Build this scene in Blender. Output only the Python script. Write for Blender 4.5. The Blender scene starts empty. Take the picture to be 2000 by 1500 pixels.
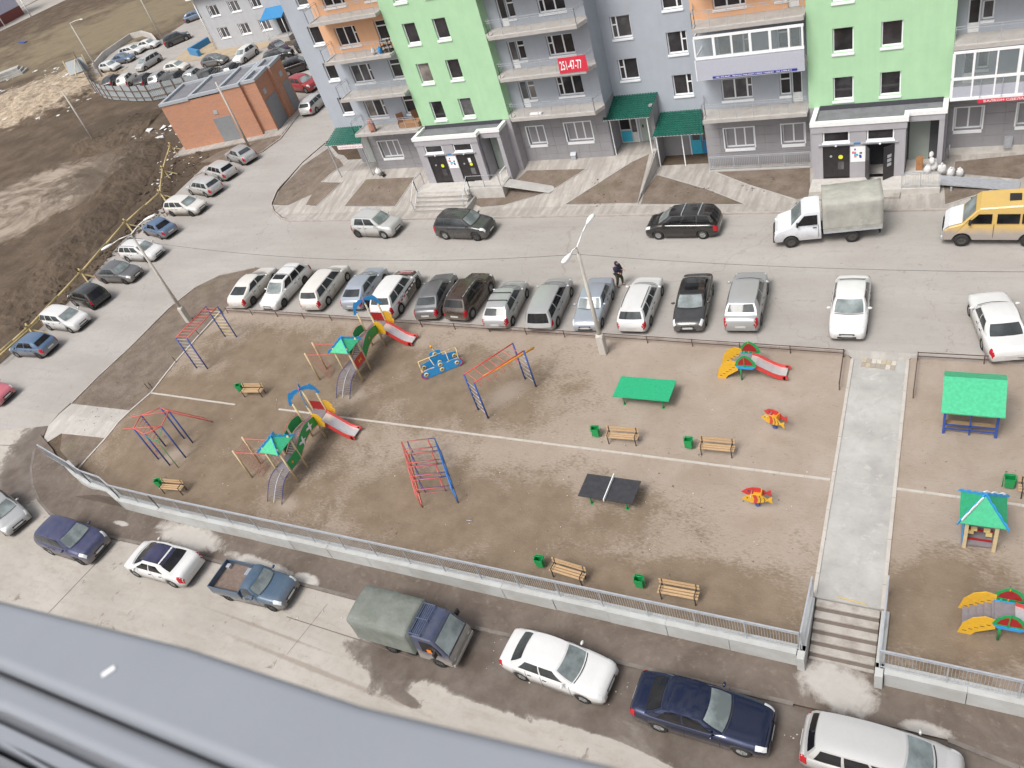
import bpy, bmesh, math, random
from mathutils import Vector, Matrix
random.seed(7)
SC = bpy.context.scene
COL = SC.collection
PI = math.pi
R = math.radians

# ------------------------------------------------------------------ camera
cam_data = bpy.data.cameras.new('camera')
cam = bpy.data.objects.new('camera', cam_data); COL.objects.link(cam)
CX = Vector((0.88291362, 0.38635334, -0.26682323))
CY = Vector((-0.07872268, 0.68203192, 0.72707304))
CZ = Vector((0.46288906, -0.62093765, 0.63259004))
cam.matrix_world = Matrix(((CX.x, CY.x, CZ.x, 0), (CX.y, CY.y, CZ.y, 0), (CX.z, CY.z, CZ.z, 27.0), (0, 0, 0, 1)))
cam_data.sensor_width = 36; cam_data.lens = 28.08
cam_data.clip_start = 0.05; cam_data.clip_end = 3000
SC.camera = cam

# ------------------------------------------------------------------ world, sun, exposure
SUN_EL, SUN_AZ = R(57), R(200)      # azimuth measured clockwise from +Y
world = bpy.data.worlds.new('World'); SC.world = world; world.use_nodes = True
wn = world.node_tree; bgn = wn.nodes['Background']
sky = wn.nodes.new('ShaderNodeTexSky'); sky.sky_type = 'NISHITA'; sky.sun_disc = False
sky.sun_elevation = SUN_EL; sky.sun_rotation = SUN_AZ
sky.dust_density = 6.0; sky.air_density = 1.0; sky.ozone_density = 1.0; sky.altitude = 200
# broken cloud over the whole dome (seen only as reflections and soft light)
tcw = wn.nodes.new('ShaderNodeTexCoord'); mpw = wn.nodes.new('ShaderNodeMapping'); mpw.inputs['Scale'].default_value = (1, 1, 2.2); wn.links.new(tcw.outputs['Generated'], mpw.inputs['Vector'])
cn = wn.nodes.new('ShaderNodeTexNoise'); cn.inputs['Scale'].default_value = 6.5; cn.inputs['Detail'].default_value = 7; cn.inputs['Roughness'].default_value = .58; wn.links.new(mpw.outputs[0], cn.inputs['Vector'])
cr = wn.nodes.new('ShaderNodeValToRGB'); cr.color_ramp.elements[0].position = .43; cr.color_ramp.elements[1].position = .55; wn.links.new(cn.outputs[0], cr.inputs[0])
bw = wn.nodes.new('ShaderNodeRGBToBW'); wn.links.new(sky.outputs[0], bw.inputs[0])
cm = wn.nodes.new('ShaderNodeMath'); cm.operation = 'MULTIPLY'; cm.inputs[1].default_value = 1.5; wn.links.new(bw.outputs[0], cm.inputs[0])
ca = wn.nodes.new('ShaderNodeMath'); ca.operation = 'ADD'; ca.inputs[1].default_value = .6; wn.links.new(cm.outputs[0], ca.inputs[0])
mx = wn.nodes.new('ShaderNodeMix'); mx.data_type = 'RGBA'; wn.links.new(cr.outputs[0], mx.inputs[0]); wn.links.new(sky.outputs[0], mx.inputs[6]); wn.links.new(ca.outputs[0], mx.inputs[7])
wn.links.new(mx.outputs[2], bgn.inputs[0]); bgn.inputs[1].default_value = 0.115
sd = bpy.data.lights.new('sun', 'SUN'); sd.energy = 1.9; sd.angle = R(22); sd.color = (1.0, 0.97, 0.925)
so = bpy.data.objects.new('sun', sd); COL.objects.link(so)
so.rotation_euler = (PI/2 - SUN_EL, 0, PI - SUN_AZ)
so.location = (0, 0, 60)
SC.view_settings.view_transform = 'Standard'; SC.view_settings.look = 'None'
SC.view_settings.exposure = 0.22; SC.view_settings.gamma = 1; SC.view_settings.use_curve_mapping = False

# ------------------------------------------------------------------ terrain height (world metres)
def cl(v): return max(0., min(1., v))
def base(x, y):
    zl = -0.8*(1-cl((y-15.)/5.))
    if y >= 14.75:
        z = 0. if x > -41. else zl*(1-cl((x+44.)/3.))
    else: z = -0.8
    if -3.1 < x < -.9 and y < 17.045: z = min(z, -.8)
    if x < -18.0 and 44 < y < 60: z += 1.15*cl((y-44)/4.6)*cl((x+50.)/3.)
    return z

# ------------------------------------------------------------------ mesh helpers
class MB:
    def __init__(s): s.v = []; s.f = []; s.m = []; s.mi = 0; s.sm = []; s.smooth = False
    def add(s, vs, fs):
        b = len(s.v); s.v += [tuple(p) for p in vs]
        for f in fs: s.f.append(tuple(b+i for i in f)); s.m.append(s.mi); s.sm.append(s.smooth)
    def box(s, a, b):
        x0, y0, z0 = a; x1, y1, z1 = b
        s.add([(x0,y0,z0),(x1,y0,z0),(x1,y1,z0),(x0,y1,z0),(x0,y0,z1),(x1,y0,z1),(x1,y1,z1),(x0,y1,z1)],
              [(0,3,2,1),(4,5,6,7),(0,1,5,4),(1,2,6,5),(2,3,7,6),(3,0,4,7)])
    def obox(s, c, d, ang=0, up=None):      # oriented box: centre, size, turn about z
        ca, sa = math.cos(ang), math.sin(ang)
        vs = []
        for dz in (-.5,.5):
            for dx, dy in ((-.5,-.5),(.5,-.5),(.5,.5),(-.5,.5)):
                x, y = dx*d[0], dy*d[1]
                vs.append((c[0]+x*ca-y*sa, c[1]+x*sa+y*ca, c[2]+dz*d[2]))
        s.add(vs, [(0,3,2,1),(4,5,6,7),(0,1,5,4),(1,2,6,5),(2,3,7,6),(3,0,4,7)])
    def bar(s, p, q, w, h=None):            # rectangular bar from p to q
        h = h or w; p = Vector(p); q = Vector(q); d = (q-p)
        if d.length < 1e-6: return
        d.normalize(); up = Vector((0,0,1)) if abs(d.z) < .95 else Vector((0,1,0))
        sx = d.cross(up).normalized(); sz = sx.cross(d).normalized()
        vs = []
        for o in (p, q):
            for i, j in ((-1,-1),(1,-1),(1,1),(-1,1)): vs.append(o + sx*i*w/2 + sz*j*h/2)
        s.add(vs, [(0,1,2,3),(7,6,5,4),(0,4,5,1),(1,5,6,2),(2,6,7,3),(3,7,4,0)])
    def tube(s, p, q, r, n=6, r2=None):
        r2 = r if r2 is None else r2; p = Vector(p); q = Vector(q); d = (q-p)
        if d.length < 1e-6: return
        d.normalize(); up = Vector((0,0,1)) if abs(d.z) < .95 else Vector((0,1,0))
        sx = d.cross(up).normalized(); sz = sx.cross(d).normalized()
        vs = []
        for o, rr in ((p, r), (q, r2)):
            for i in range(n):
                a = 2*PI*i/n; vs.append(o + sx*math.cos(a)*rr + sz*math.sin(a)*rr)
        old = s.smooth; s.smooth = n > 5
        s.add(vs, [(i, (i+1) % n, n+(i+1) % n, n+i) for i in range(n)])
        s.smooth = False
        b = len(s.v)-2*n
        s.f.append(tuple(b+i for i in reversed(range(n)))); s.m.append(s.mi); s.sm.append(False)
        s.f.append(tuple(b+n+i for i in range(n))); s.m.append(s.mi); s.sm.append(False)
        s.smooth = old
    def path(s, pts, r, n=6):
        for a, b in zip(pts[:-1], pts[1:]): s.tube(a, b, r, n)
    def prism(s, poly, fn0, fn1):           # poly: list of 2D points; fn maps (u,v) -> 3D for both ends
        n = len(poly)
        s.add([fn0(*p) for p in poly]+[fn1(*p) for p in poly],
              [tuple(reversed(range(n))), tuple(range(n, 2*n))]+[(i, (i+1) % n, n+(i+1) % n, n+i) for i in range(n)])
    def plate(s, poly, o, u, v, t):         # flat board of thickness t: outline (a,b) in the plane o+a*u+b*v
        o, u, v = Vector(o), Vector(u), Vector(v); nn = u.cross(v).normalized()*t/2
        s.prism(poly, lambda a, b: o+u*a+v*b-nn, lambda a, b: o+u*a+v*b+nn)
    def lathe(s, prof, c=(0,0,0), n=16, axis='z'):
        vs = []
        for r, h in prof:
            for i in range(n):
                a = 2*PI*i/n; p = (r*math.cos(a), r*math.sin(a), h)
                if axis == 'y': p = (p[0], p[2], p[1])
                if axis == 'x': p = (p[2], p[0], p[1])
                vs.append((c[0]+p[0], c[1]+p[1], c[2]+p[2]))
        old = s.smooth; s.smooth = True
        fs = []
        for k in range(len(prof)-1):
            for i in range(n): fs.append((k*n+i, k*n+(i+1) % n, (k+1)*n+(i+1) % n, (k+1)*n+i))
        s.add(vs, fs); s.smooth = old
    def blob(s, c, r, n=8, m=5, jit=0.0, rnd=random):
        vs = [(c[0], c[1], c[2]-r[2])]; fs = []
        for j in range(1, m):
            ph = PI*j/m - PI/2
            for i in range(n):
                a = 2*PI*i/n; k = 1+rnd.uniform(-jit, jit)
                vs.append((c[0]+r[0]*math.cos(ph)*math.cos(a)*k, c[1]+r[1]*math.cos(ph)*math.sin(a)*k, c[2]+r[2]*math.sin(ph)*k))
        vs.append((c[0], c[1], c[2]+r[2])); t = len(vs)-1
        for i in range(n):
            fs.append((0, 1+(i+1) % n, 1+i)); fs.append((t, t-n+i, t-n+(i+1) % n))
        for j in range(m-2):
            for i in range(n): fs.append((1+j*n+i, 1+j*n+(i+1) % n, 1+(j+1)*n+(i+1) % n, 1+(j+1)*n+i))
        old = s.smooth; s.smooth = True; s.add(vs, fs); s.smooth = old
    def mesh(s, name, mats):
        me = bpy.data.meshes.new(name); me.from_pydata(s.v, [], s.f)
        for m in (mats if isinstance(mats, (list, tuple)) else [mats]): me.materials.append(m)
        me.polygons.foreach_set('material_index', s.m)
        me.polygons.foreach_set('use_smooth', s.sm)
        me.update(); return me

def link(name, me, parent=None, loc=None, rotz=None, mat=None):
    o = bpy.data.objects.new(name, me); COL.objects.link(o)
    if parent is not None: o.parent = parent
    if loc is not None: o.location = loc
    if rotz is not None: o.rotation_euler = (0, 0, rotz)
    if mat is not None:
        o.material_slots[0].link = 'OBJECT'; o.material_slots[0].material = mat
    return o
def obj(name, mb, mats, parent=None, loc=None, rotz=None, bevel=0, kind=None):
    bm = bmesh.new(); me = mb.mesh(name, mats); bm.from_mesh(me)
    bmesh.ops.recalc_face_normals(bm, faces=bm.faces); bm.to_mesh(me); bm.free()
    o = link(name, me, parent, loc, rotz)
    if bevel:
        b = o.modifiers.new('bevel', 'BEVEL'); b.width = bevel; b.segments = 1; b.limit_method = 'ANGLE'; b.angle_limit = R(40)
    if kind: o['kind'] = kind
    return o
def thing(name, label, cat, loc=(0,0,0), rotz=0, group=None):
    o = bpy.data.objects.new(name, None); COL.objects.link(o); o.empty_display_size = .2
    o.location = loc; o.rotation_euler = (0, 0, rotz); tag(o, label, cat, group); return o
def tag(o, label, cat, group=None):
    o['label'] = label; o['category'] = cat
    if group: o['group'] = group
    return o
KIDS = {}
def copy_tree(o, parent=None):
    kids = {}
    for q in bpy.data.objects:
        if q.parent: kids.setdefault(q.parent.name, []).append(q)
    def rec(a, p):
        c = a.copy(); COL.objects.link(c); c.parent = p
        for ch in kids.get(a.name, []): rec(ch, c)
        return c
    return rec(o, parent)

# ------------------------------------------------------------------ materials
class NT:
    def __init__(s, name, rough=.8, metal=0., spec=.5):
        s.mat = bpy.data.materials.new(name); s.mat.use_nodes = True; s.t = s.mat.node_tree
        s.b = s.t.nodes['Principled BSDF']; s.b.inputs['Roughness'].default_value = rough
        s.b.inputs['Metallic'].default_value = metal; s.b.inputs['Specular IOR Level'].default_value = spec
        s.geo = s.t.nodes.new('ShaderNodeNewGeometry'); s.tc = s.t.nodes.new('ShaderNodeTexCoord')
    def n(s, t): return s.t.nodes.new(t)
    def l(s, a, b): s.t.links.new(a, b)
    def pos(s, scale=(1,1,1), obj=False, loc=(0,0,0), rot=(0,0,0)):
        m = s.n('ShaderNodeMapping'); m.inputs['Scale'].default_value = scale; m.inputs['Location'].default_value = loc
        m.inputs['Rotation'].default_value = rot
        s.l(s.tc.outputs['Object'] if obj else s.geo.outputs['Position'], m.inputs['Vector']); return m.outputs[0]
    def noise(s, scale, detail=6, rough=.6, vec=None, dist=0.):
        k = s.n('ShaderNodeTexNoise'); k.inputs['Scale'].default_value = scale; k.inputs['Detail'].default_value = detail
        k.inputs['Roughness'].default_value = rough; k.inputs['Distortion'].default_value = dist
        s.l(vec if vec is not None else s.geo.outputs['Position'], k.inputs['Vector']); return k.outputs[0]
    def ramp(s, v, stops):
        r = s.n('ShaderNodeValToRGB'); e = r.color_ramp.elements
        while len(e) > len(stops): e.remove(e[-1])
        while len(e) < len(stops): e.new(.5)
        for i, (p, c) in enumerate(stops):
            e[i].position = p; e[i].color = (c, c, c, 1) if not isinstance(c, tuple) else (*c, 1)
        s.l(v, r.inputs[0]); return r.outputs[0]
    def mix(s, f, a, b, mode='MIX'):
        m = s.n('ShaderNodeMix'); m.data_type = 'RGBA'; m.blend_type = mode
        for i, v in ((0, f), (6, a), (7, b)):
            if isinstance(v, (int, float)): m.inputs[i].default_value = v if i == 0 else (v, v, v, 1)
            elif isinstance(v, tuple): m.inputs[i].default_value = (*v, 1)
            else: s.l(v, m.inputs[i])
        return m.outputs[2]
    def math(s, op, a, b=None, clamp=False):
        m = s.n('ShaderNodeMath'); m.operation = op; m.use_clamp = clamp
        for i, v in ((0, a), (1, b)):
            if v is None: continue
            if isinstance(v, (int, float)): m.inputs[i].default_value = v
            else: s.l(v, m.inputs[i])
        return m.outputs[0]
    def spot(s, c, rx, ry=None, rot=0.):      # 1 at the middle of a stain, 0 at its rim, world x,y
        ry = ry or rx
        sub = s.n('ShaderNodeVectorMath'); sub.operation = 'SUBTRACT'; s.l(s.geo.outputs['Position'], sub.inputs[0])
        sub.inputs[1].default_value = (c[0], c[1], 0)
        rt = s.n('ShaderNodeVectorRotate'); rt.rotation_type = 'Z_AXIS'; rt.inputs['Angle'].default_value = -rot
        s.l(sub.outputs[0], rt.inputs[0])
        ml = s.n('ShaderNodeVectorMath'); ml.operation = 'MULTIPLY'; s.l(rt.outputs[0], ml.inputs[0]); ml.inputs[1].default_value = (1/rx, 1/ry, 0)
        ln = s.n('ShaderNodeVectorMath'); ln.operation = 'LENGTH'; s.l(ml.outputs[0], ln.inputs[0])
        return s.math('SUBTRACT', 1.0, ln.outputs['Value'])
    def maxs(s, vs):
        o = vs[0]
        for v in vs[1:]: o = s.math('MAXIMUM', o, v)
        return o
    def col(s, c):
        if isinstance(c, tuple): s.b.inputs['Base Color'].default_value = (*c, 1)
        else: s.l(c, s.b.inputs['Base Color'])
    def bump(s, h, strength=.3, dist=.02):
        b = s.n('ShaderNodeBump'); b.inputs['Strength'].default_value = strength; b.inputs['Distance'].default_value = dist
        s.l(h, b.inputs['Height']); s.l(b.outputs[0], s.b.inputs['Normal'])

def plain(name, c, rough=.6, var=.12, scale=8., metal=0., spec=.5, bump=0.):
    k = NT(name, rough, metal, spec)
    nz = k.noise(scale, 5)
    f = k.ramp(nz, [(.3, 1-var), (.7, 1+var)])
    k.col(k.mix(1.0, c, f, 'MULTIPLY'))
    if bump: k.bump(nz, bump, .02)
    return k.mat
def dirty(name, c, rough=.6, dirt=(.30,.27,.23), amt=.45, scale=2.5, metal=0.):
    k = NT(name, rough, metal)
    a = k.noise(scale, 8, .65); b = k.noise(scale*9, 4)
    m = k.math('MULTIPLY', k.ramp(a, [(.42, 0.), (.72, 1.)]), amt)
    k.col(k.mix(k.ramp(b, [(.3, .0), (.8, .12)]), k.mix(m, c, dirt), dirt)); return k.mat

M = {}
M['white'] = plain('white_paint', (.80,.80,.79), .5, .04)
M['pvc'] = plain('white_window_plastic', (.82,.83,.84), .35, .03)
M['dark'] = plain('dark_metal', (.035,.032,.03), .5, .2)
M['brownmetal'] = plain('brown_painted_metal', (.085,.05,.042), .6, .25, 5)
M['steel'] = plain('galvanised_steel', (.47,.49,.52), .42, .12, 6, .35)
M['concrete'] = dirty('grey_concrete', (.44,.43,.41), .85, (.25,.23,.2), .5, 1.6)
M['concrete_light'] = dirty('pale_concrete', (.55,.53,.50), .85, (.33,.29,.24), .5, 2.2)
M['kerb'] = dirty('kerb_stone', (.42,.38,.35), .9, (.2,.16,.13), .6, 1.2)
M['darkkerb'] = dirty('shaded_muddy_kerb', (.20,.175,.155), .85, (.07,.055,.045), .7, 1.5)  # road-side shadow put into the dark base colour, patchy dirt mixed over it
M['whitekerb'] = dirty('white_edging_stone', (.50,.47,.43), .85, (.32,.27,.22), .45, 1.5)
M['blue'] = plain('blue_paint', (.035,.085,.33), .4, .15)
M['red'] = plain('red_paint', (.56,.05,.045), .4, .12)
M['redp'] = plain('pale_red_paint', (.62,.115,.10), .45, .12)
M['yellow'] = plain('yellow_paint', (.70,.40,.03), .4, .1)
M['green'] = plain('green_paint', (.012,.30,.085), .35, .1)
M['greenb'] = plain('bright_green_board', (.025,.36,.17), .4, .14)
M['sky'] = plain('sky_blue_board', (.035,.28,.62), .4, .1)
M['wood'] = dirty('varnished_wood', (.50,.34,.19), .55, (.32,.21,.12), .5, 7)
M['log'] = dirty('pale_round_timber', (.62,.50,.30), .6, (.42,.31,.17), .5, 4)
M['rough_wood'] = dirty('raw_fence_timber', (.52,.41,.20), .85, (.33,.27,.13), .6, 3)
M['metalslide'] = plain('slide_steel', (.72,.70,.69), .28, .08, 3, .5)
# ------------------------------------------------------------------ ground materials
def mat_soil():
    k = NT('soil', .95, spec=.2)
    n1 = k.noise(.35, 9, .62); n2 = k.noise(3.5, 8, .7); n3 = k.noise(14, 5, .7)
    c = k.mix(k.ramp(n1, [(.35, 0.), (.65, 1.)]), (.088,.063,.043), (.155,.117,.085))
    c = k.mix(k.ramp(n2, [(.45, 0.), (.75, .6)]), c, (.068,.05,.036))
    c = k.mix(k.ramp(n3, [(.55, 0.), (.72, .6)]), c, (.29,.24,.19)); c = k.mix(k.ramp(k.noise(.9, 9, .75, dist=.8), [(.56, 0.), (.66, .6)]), c, (.075,.055,.042))
    # worn vehicle track curling through the mud
    edge = k.noise(.5, 6, .65)
    tr = k.maxs([k.spot((-90.69,49.02), 19, 12, .5), k.spot((-88.95,43.33), 24, 9, 1.0)])
    tr = k.ramp(k.math('ADD', tr, k.math('MULTIPLY', k.math('SUBTRACT', edge, .5), .9)), [(.30, 0.), (.50, 1.)])
    # ruts bend round the spot: noise stretched along circles
    q = (-92.88,43.42)
    sb = k.n('ShaderNodeVectorMath'); sb.operation = 'SUBTRACT'; k.l(k.geo.outputs['Position'], sb.inputs[0]); sb.inputs[1].default_value = (q[0], q[1], 0)
    ml_ = k.n('ShaderNodeVectorMath'); ml_.operation = 'MULTIPLY'; k.l(sb.outputs[0], ml_.inputs[0]); ml_.inputs[1].default_value = (.8, 1.15, 0)
    ln_ = k.n('ShaderNodeVectorMath'); ln_.operation = 'LENGTH'; k.l(ml_.outputs[0], ln_.inputs[0]); sxy = k.n('ShaderNodeSeparateXYZ'); k.l(sb.outputs[0], sxy.inputs[0])
    at_ = k.math('ARCTAN2', sxy.outputs[1], sxy.outputs[0]); cbx = k.n('ShaderNodeCombineXYZ'); k.l(k.math('MULTIPLY', ln_.outputs['Value'], .55), cbx.inputs[0]); k.l(k.math('MULTIPLY', at_, 1.6), cbx.inputs[1])
    rut_ = k.noise(1.0, 9, .68, cbx.outputs[0], dist=.5)
    c = k.mix(k.math('MULTIPLY', tr, .9), c, k.mix(k.ramp(rut_, [(.36, 0.), (.60, 1.)]), (.15,.115,.088), (.40,.335,.27)))
    dkz = k.ramp(k.math('ADD', k.maxs([k.spot((-80.77,55.37), 14, 9, .6), k.spot((-69.24,46.44), 9, 12, .2), k.spot((-61.57,30.80), 4, 16, .1), k.spot((-94.83,67.01), 12, 5, .2)]), k.math('MULTIPLY', k.math('SUBTRACT', edge, .5), 1.6)), [(.2, 0.), (.5, .7)])
    c = k.mix(dkz, c, k.mix(n3, (.035,.024,.018), (.13,.098,.07)))
    # dry straw coloured rubble
    st = k.maxs([k.spot((-128.96,81.56), 22, 15, .3), k.spot((-130.80,76.65), 20, 12, .2)])
    st = k.ramp(k.math('ADD', st, k.math('MULTIPLY', k.math('SUBTRACT', edge, .5), 1.2)), [(.15, 0.), (.35, 1.)])
    c = k.mix(st, c, k.mix(k.ramp(k.noise(1.2, 9, .75), [(.35, 0.), (.65, 1.)]), (.24,.18,.13), (.60,.50,.38)))
    # old grass on the far field
    fg = k.ramp(k.math('ADD', k.spot((-145.23,115.34), 70, 42, .3), k.math('MULTIPLY', k.math('SUBTRACT', k.noise(.12, 9, .75), .5), 2.4)), [(.3, 0.), (.75, 1.)])
    c = k.mix(k.math('MULTIPLY', fg, .85), c, k.mix(n2, k.mix(k.ramp(n1, [(.4, 0.), (.6, 1.)]), (.15,.12,.085), (.19,.16,.095)), (.30,.245,.16)))
    k.col(c); k.bump(k.mix(.5, n2, n3), .9, .12); return k.mat
def mat_sand():
    k = NT('trodden_sand', .95, spec=.2)
    a = k.noise(.42, 10, .68, dist=.4); b = k.noise(5, 8, .7, k.pos((1, 2.2, 1), rot=(0,0,.5))); c3 = k.noise(22, 5, .7)
    wet = k.maxs([k.spot((-36.75,16.24), 15, 6, 0), k.spot((-38.25,22.09), 18, 7.5, .2), k.spot((-18.70,17.96), 13, 3.8, .02), k.spot((-22.60,25.77), 8, 4.5, 0), k.spot((-10.43,15.68), 13, 2.6, 0), k.spot((-6.58,16.59), 8, 1.6, 0),
                  k.spot((-34.53,27.14), 14, 4, 0), k.spot((1.12,17.35), 5, 3.2, 0)])
    v = k.math('ADD', k.math('MULTIPLY', wet, .75), k.math('MULTIPLY', k.math('SUBTRACT', a, .5), 1.7))
    v = k.math('ADD', v, k.math('MULTIPLY', k.math('SUBTRACT', b, .5), 1.0))
    m = k.ramp(v, [(-.02, 0.), (.34, 1.)])
    dry = k.mix(k.ramp(a, [(.35, 0.), (.65, 1.)]), (.305,.245,.195), (.375,.315,.262))
    damp = k.mix(k.ramp(k.noise(.8, 8, .65), [(.35, 0.), (.65, 1.)]), (.165,.122,.082), (.225,.172,.122))
    c = k.mix(k.ramp(m, [(0., 0.), (1., .92)]), dry, damp)
    c = k.mix(k.ramp(c3, [(.63, 0.), (.72, .45)]), c, (.115,.085,.06))
    c = k.mix(k.ramp(k.noise(34, 3, .6), [(.68, 0.), (.74, .6)]), c, (.46,.40,.34))
    s2 = k.noise(3.2, 7, .72, k.pos((1, 3.0, 1), rot=(0,0,.35)), dist=.8)
    c = k.mix(k.ramp(s2, [(.58, 0.), (.68, .40)]), c, (.135,.10,.072)); c = k.mix(k.ramp(s2, [(.30, .35), (.40, 0.)]), c, (.40,.345,.295))
    # salty pale traces
    c = k.mix(k.math('MULTIPLY', k.ramp(k.noise(.9, 12, .78, dist=1.2), [(.60, 0.), (.74, 1.)]), .35), c, (.43,.385,.35))
    # scuffed paler hollows worn under the play equipment
    wn_ = k.maxs([k.spot((-28.34,16.57), 1.2, .8, 0), k.spot((-26.99,21.63), 1.6, .8, .1), k.spot((-29.09,24.35), 1.1, .8, 0), k.spot((-27.38,29.23), 1.4, .8, .1), k.spot((-38.28,18.29), 1.7, 1.1, .2), k.spot((-42.51,25.36), 1.0, .8, 0), k.spot((-42.33,28.77), 1.0, .8, 0), k.spot((-19.72,25.72), 2.0, 1.2, .9), k.spot((-5.85,20.74), 1.1, .7, 0), k.spot((-5.98,25.16), 1.1, .7, 0), k.spot((-11.50,23.62), 1.4, .5, 0), k.spot((-5.89,28.28), .9, .8, 0)])
    wm_ = k.ramp(k.math('ADD', wn_, k.math('MULTIPLY', k.math('SUBTRACT', b, .5), 1.1)), [(.15, 0.), (.7, .6)]); c = k.mix(wm_, c, (.37,.31,.255))
    ft = k.n('ShaderNodeTexVoronoi'); ft.inputs['Scale'].default_value = 2.6; k.l(k.pos((1, 1.9, 1), rot=(0,0,.4)), ft.inputs['Vector'])
    c = k.mix(k.math('MULTIPLY', k.ramp(ft.outputs[0], [(.10, 1.), (.17, 0.)]), k.ramp(k.noise(.7, 5), [(.48, 0.), (.6, .35)])), c, (.12,.088,.062))
    k.col(c); k.bump(k.mix(.6, b, c3), .7, .05); return k.mat
def mat_bed():
    k = NT('planting_soil', .95, spec=.2)
    a = k.noise(.9, 9, .68); b = k.noise(7, 8, .75); c3 = k.noise(22, 4, .7)
    c = k.mix(k.ramp(a, [(.35, 0.), (.65, 1.)]), (.155,.12,.095), (.24,.195,.16))
    c = k.mix(k.ramp(b, [(.5, 0.), (.75, .7)]), c, (.10,.075,.06))
    c = k.mix(k.ramp(c3, [(.6, 0.), (.72, .6)]), c, (.30,.25,.21))
    c = k.mix(k.math('MULTIPLY', k.ramp(k.noise(.6, 5, .6), [(.55, 0.), (.7, 1.)]), .35), c, (.13,.13,.055))
    k.col(c); k.bump(k.mix(.5, b, c3), .9, .08); return k.mat
def mat_asphalt():
    k = NT('dusty_asphalt', .9, spec=.25)
    a = k.noise(.22, 8, .6, k.pos((.5, 1.6, 1))); b = k.noise(2.2, 8, .65); c3 = k.noise(30, 4, .7)
    c = k.mix(k.ramp(a, [(.3, 0.), (.7, 1.)]), (.335,.312,.288), (.43,.408,.385))
    c = k.mix(k.ramp(b, [(.52, 0.), (.72, .4)]), c, (.29,.262,.238))
    c = k.mix(k.ramp(c3, [(.35, .25), (.65, 0.)]), c, (.22,.19,.17))
    # long tyre scuffs running with the road
    st = k.noise(.9, 8, .7, k.pos((.25, 3.2, 1))); c = k.mix(k.ramp(st, [(.55, 0.), (.7, .35)]), c, (.27,.248,.228))
    # dirt under and around the parked row
    dk = k.ramp(k.noise(1.4, 9, .72), [(.62, 0.), (.70, .75)])
    c = k.mix(dk, c, (.19,.155,.13))
    # cracks
    v = k.n('ShaderNodeTexVoronoi'); v.feature = 'DISTANCE_TO_EDGE'; v.inputs['Scale'].default_value = .16
    nn = k.n('ShaderNodeTexNoise'); nn.inputs['Scale'].default_value = .6; nn.inputs['Detail'].default_value = 8; k.l(k.geo.outputs['Position'], nn.inputs['Vector'])
    va = k.n('ShaderNodeVectorMath'); va.operation = 'MULTIPLY_ADD'; k.l(nn.outputs[1], va.inputs[0]); va.inputs[1].default_value = (2.6, 2.6, 0); k.l(k.geo.outputs['Position'], va.inputs[2])
    k.l(va.outputs[0], v.inputs['Vector'])
    c = k.mix(k.ramp(v.outputs[0], [(.0, .3), (.004, .0)]), c, (.16,.135,.12))
    k.col(c); k.bump(c3, .25, .01); return k.mat
def mat_slab():
    k = NT('street_concrete', .85, spec=.35)
    a = k.noise(.35, 9, .62, k.pos((.6, 1.5, 1), rot=(0,0,0))); b = k.noise(3, 8, .7); c3 = k.noise(24, 4, .7)
    dryc = k.mix(k.ramp(a, [(.32, 0.), (.68, 1.)]), (.335,.305,.27), (.44,.41,.37))
    dryc = k.mix(k.ramp(b, [(.5, 0.), (.75, .45)]), dryc, (.29,.25,.21)); dryc = k.mix(k.ramp(k.noise(1.1, 9, .72, k.pos((.6,2.,1))), [(.52, 0.), (.66, .5)]), dryc, (.30,.262,.222))
    edge = k.math('ADD', k.math('MULTIPLY', k.math('SUBTRACT', k.noise(.45, 10, .7, dist=.8), .5), 1.35), k.math('MULTIPLY', k.math('SUBTRACT', b, .5), .3))
    w = k.maxs([k.spot((-13.15,11.37), 8.5, 2.9, -.04), k.spot((-3.94,12.19), 11, 3.4, -.03), k.spot((-17.40,10.88), 4.5, 1.1, 0), k.spot((-17.05,9.37), 1.8, .35, -.3), k.spot((-7.66,12.07), 7, 1.9, -.02), k.spot((-5.33,10.70), 5, 1.3, 0),
                k.spot((-50.26,16.42), 3.2, 5.2, .45), k.spot((-48.67,18.98), 2.6, 4.6, -.55), k.spot((3.40,13.04), 9, 4, 0)])
    dry2 = k.maxs([k.spot((-12.28,9.36), 6.0, .9, -.14), k.spot((-9.06,9.84), 4, .5, -.1), k.spot((-15.15,8.91), 3.2, .6, 0)])
    wm = k.ramp(k.math('SUBTRACT', k.math('ADD', k.math('MULTIPLY', w, .9), edge), k.math('MULTIPLY', k.math('MAXIMUM', dry2, 0.), 1.3)), [(.10, 0.), (.20, .75), (.34, 1.)])
    wet = k.mix(k.ramp(k.noise(.8, 8, .65), [(.35, 0.), (.65, 1.)]), (.10,.078,.063), (.165,.138,.118))
    dot = k.ramp(k.math('ADD', k.noise(1.35, 9, .74, dist=.6), k.math('MULTIPLY', k.math('SUBTRACT', k.noise(.25, 3), .5), .35)), [(.62, 0.), (.68, .8)]); dryc = k.mix(dot, dryc, (.17,.135,.11))
    # a long tyre rut and drips
    rut = k.ramp(k.math('ADD', k.maxs([k.spot((-21.80,9.46), 7, .16, -.06), k.spot((-25.51,10.49), 5, .10, -.05)]), k.math('MULTIPLY', k.math('SUBTRACT', b, .5), .8)), [(.1, 0.), (.6, .6)])
    c = k.mix(rut, dryc, (.24,.195,.16))
    c = k.mix(wm, c, wet); c = k.mix(k.ramp(c3, [(.66, 0.), (.72, .5)]), c, (.2,.165,.14))
    k.col(c); k.l(k.ramp(wm, [(0., .85), (1., .55)]), k.b.inputs['Roughness']); k.bump(c3, .25, .01); return k.mat
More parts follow.
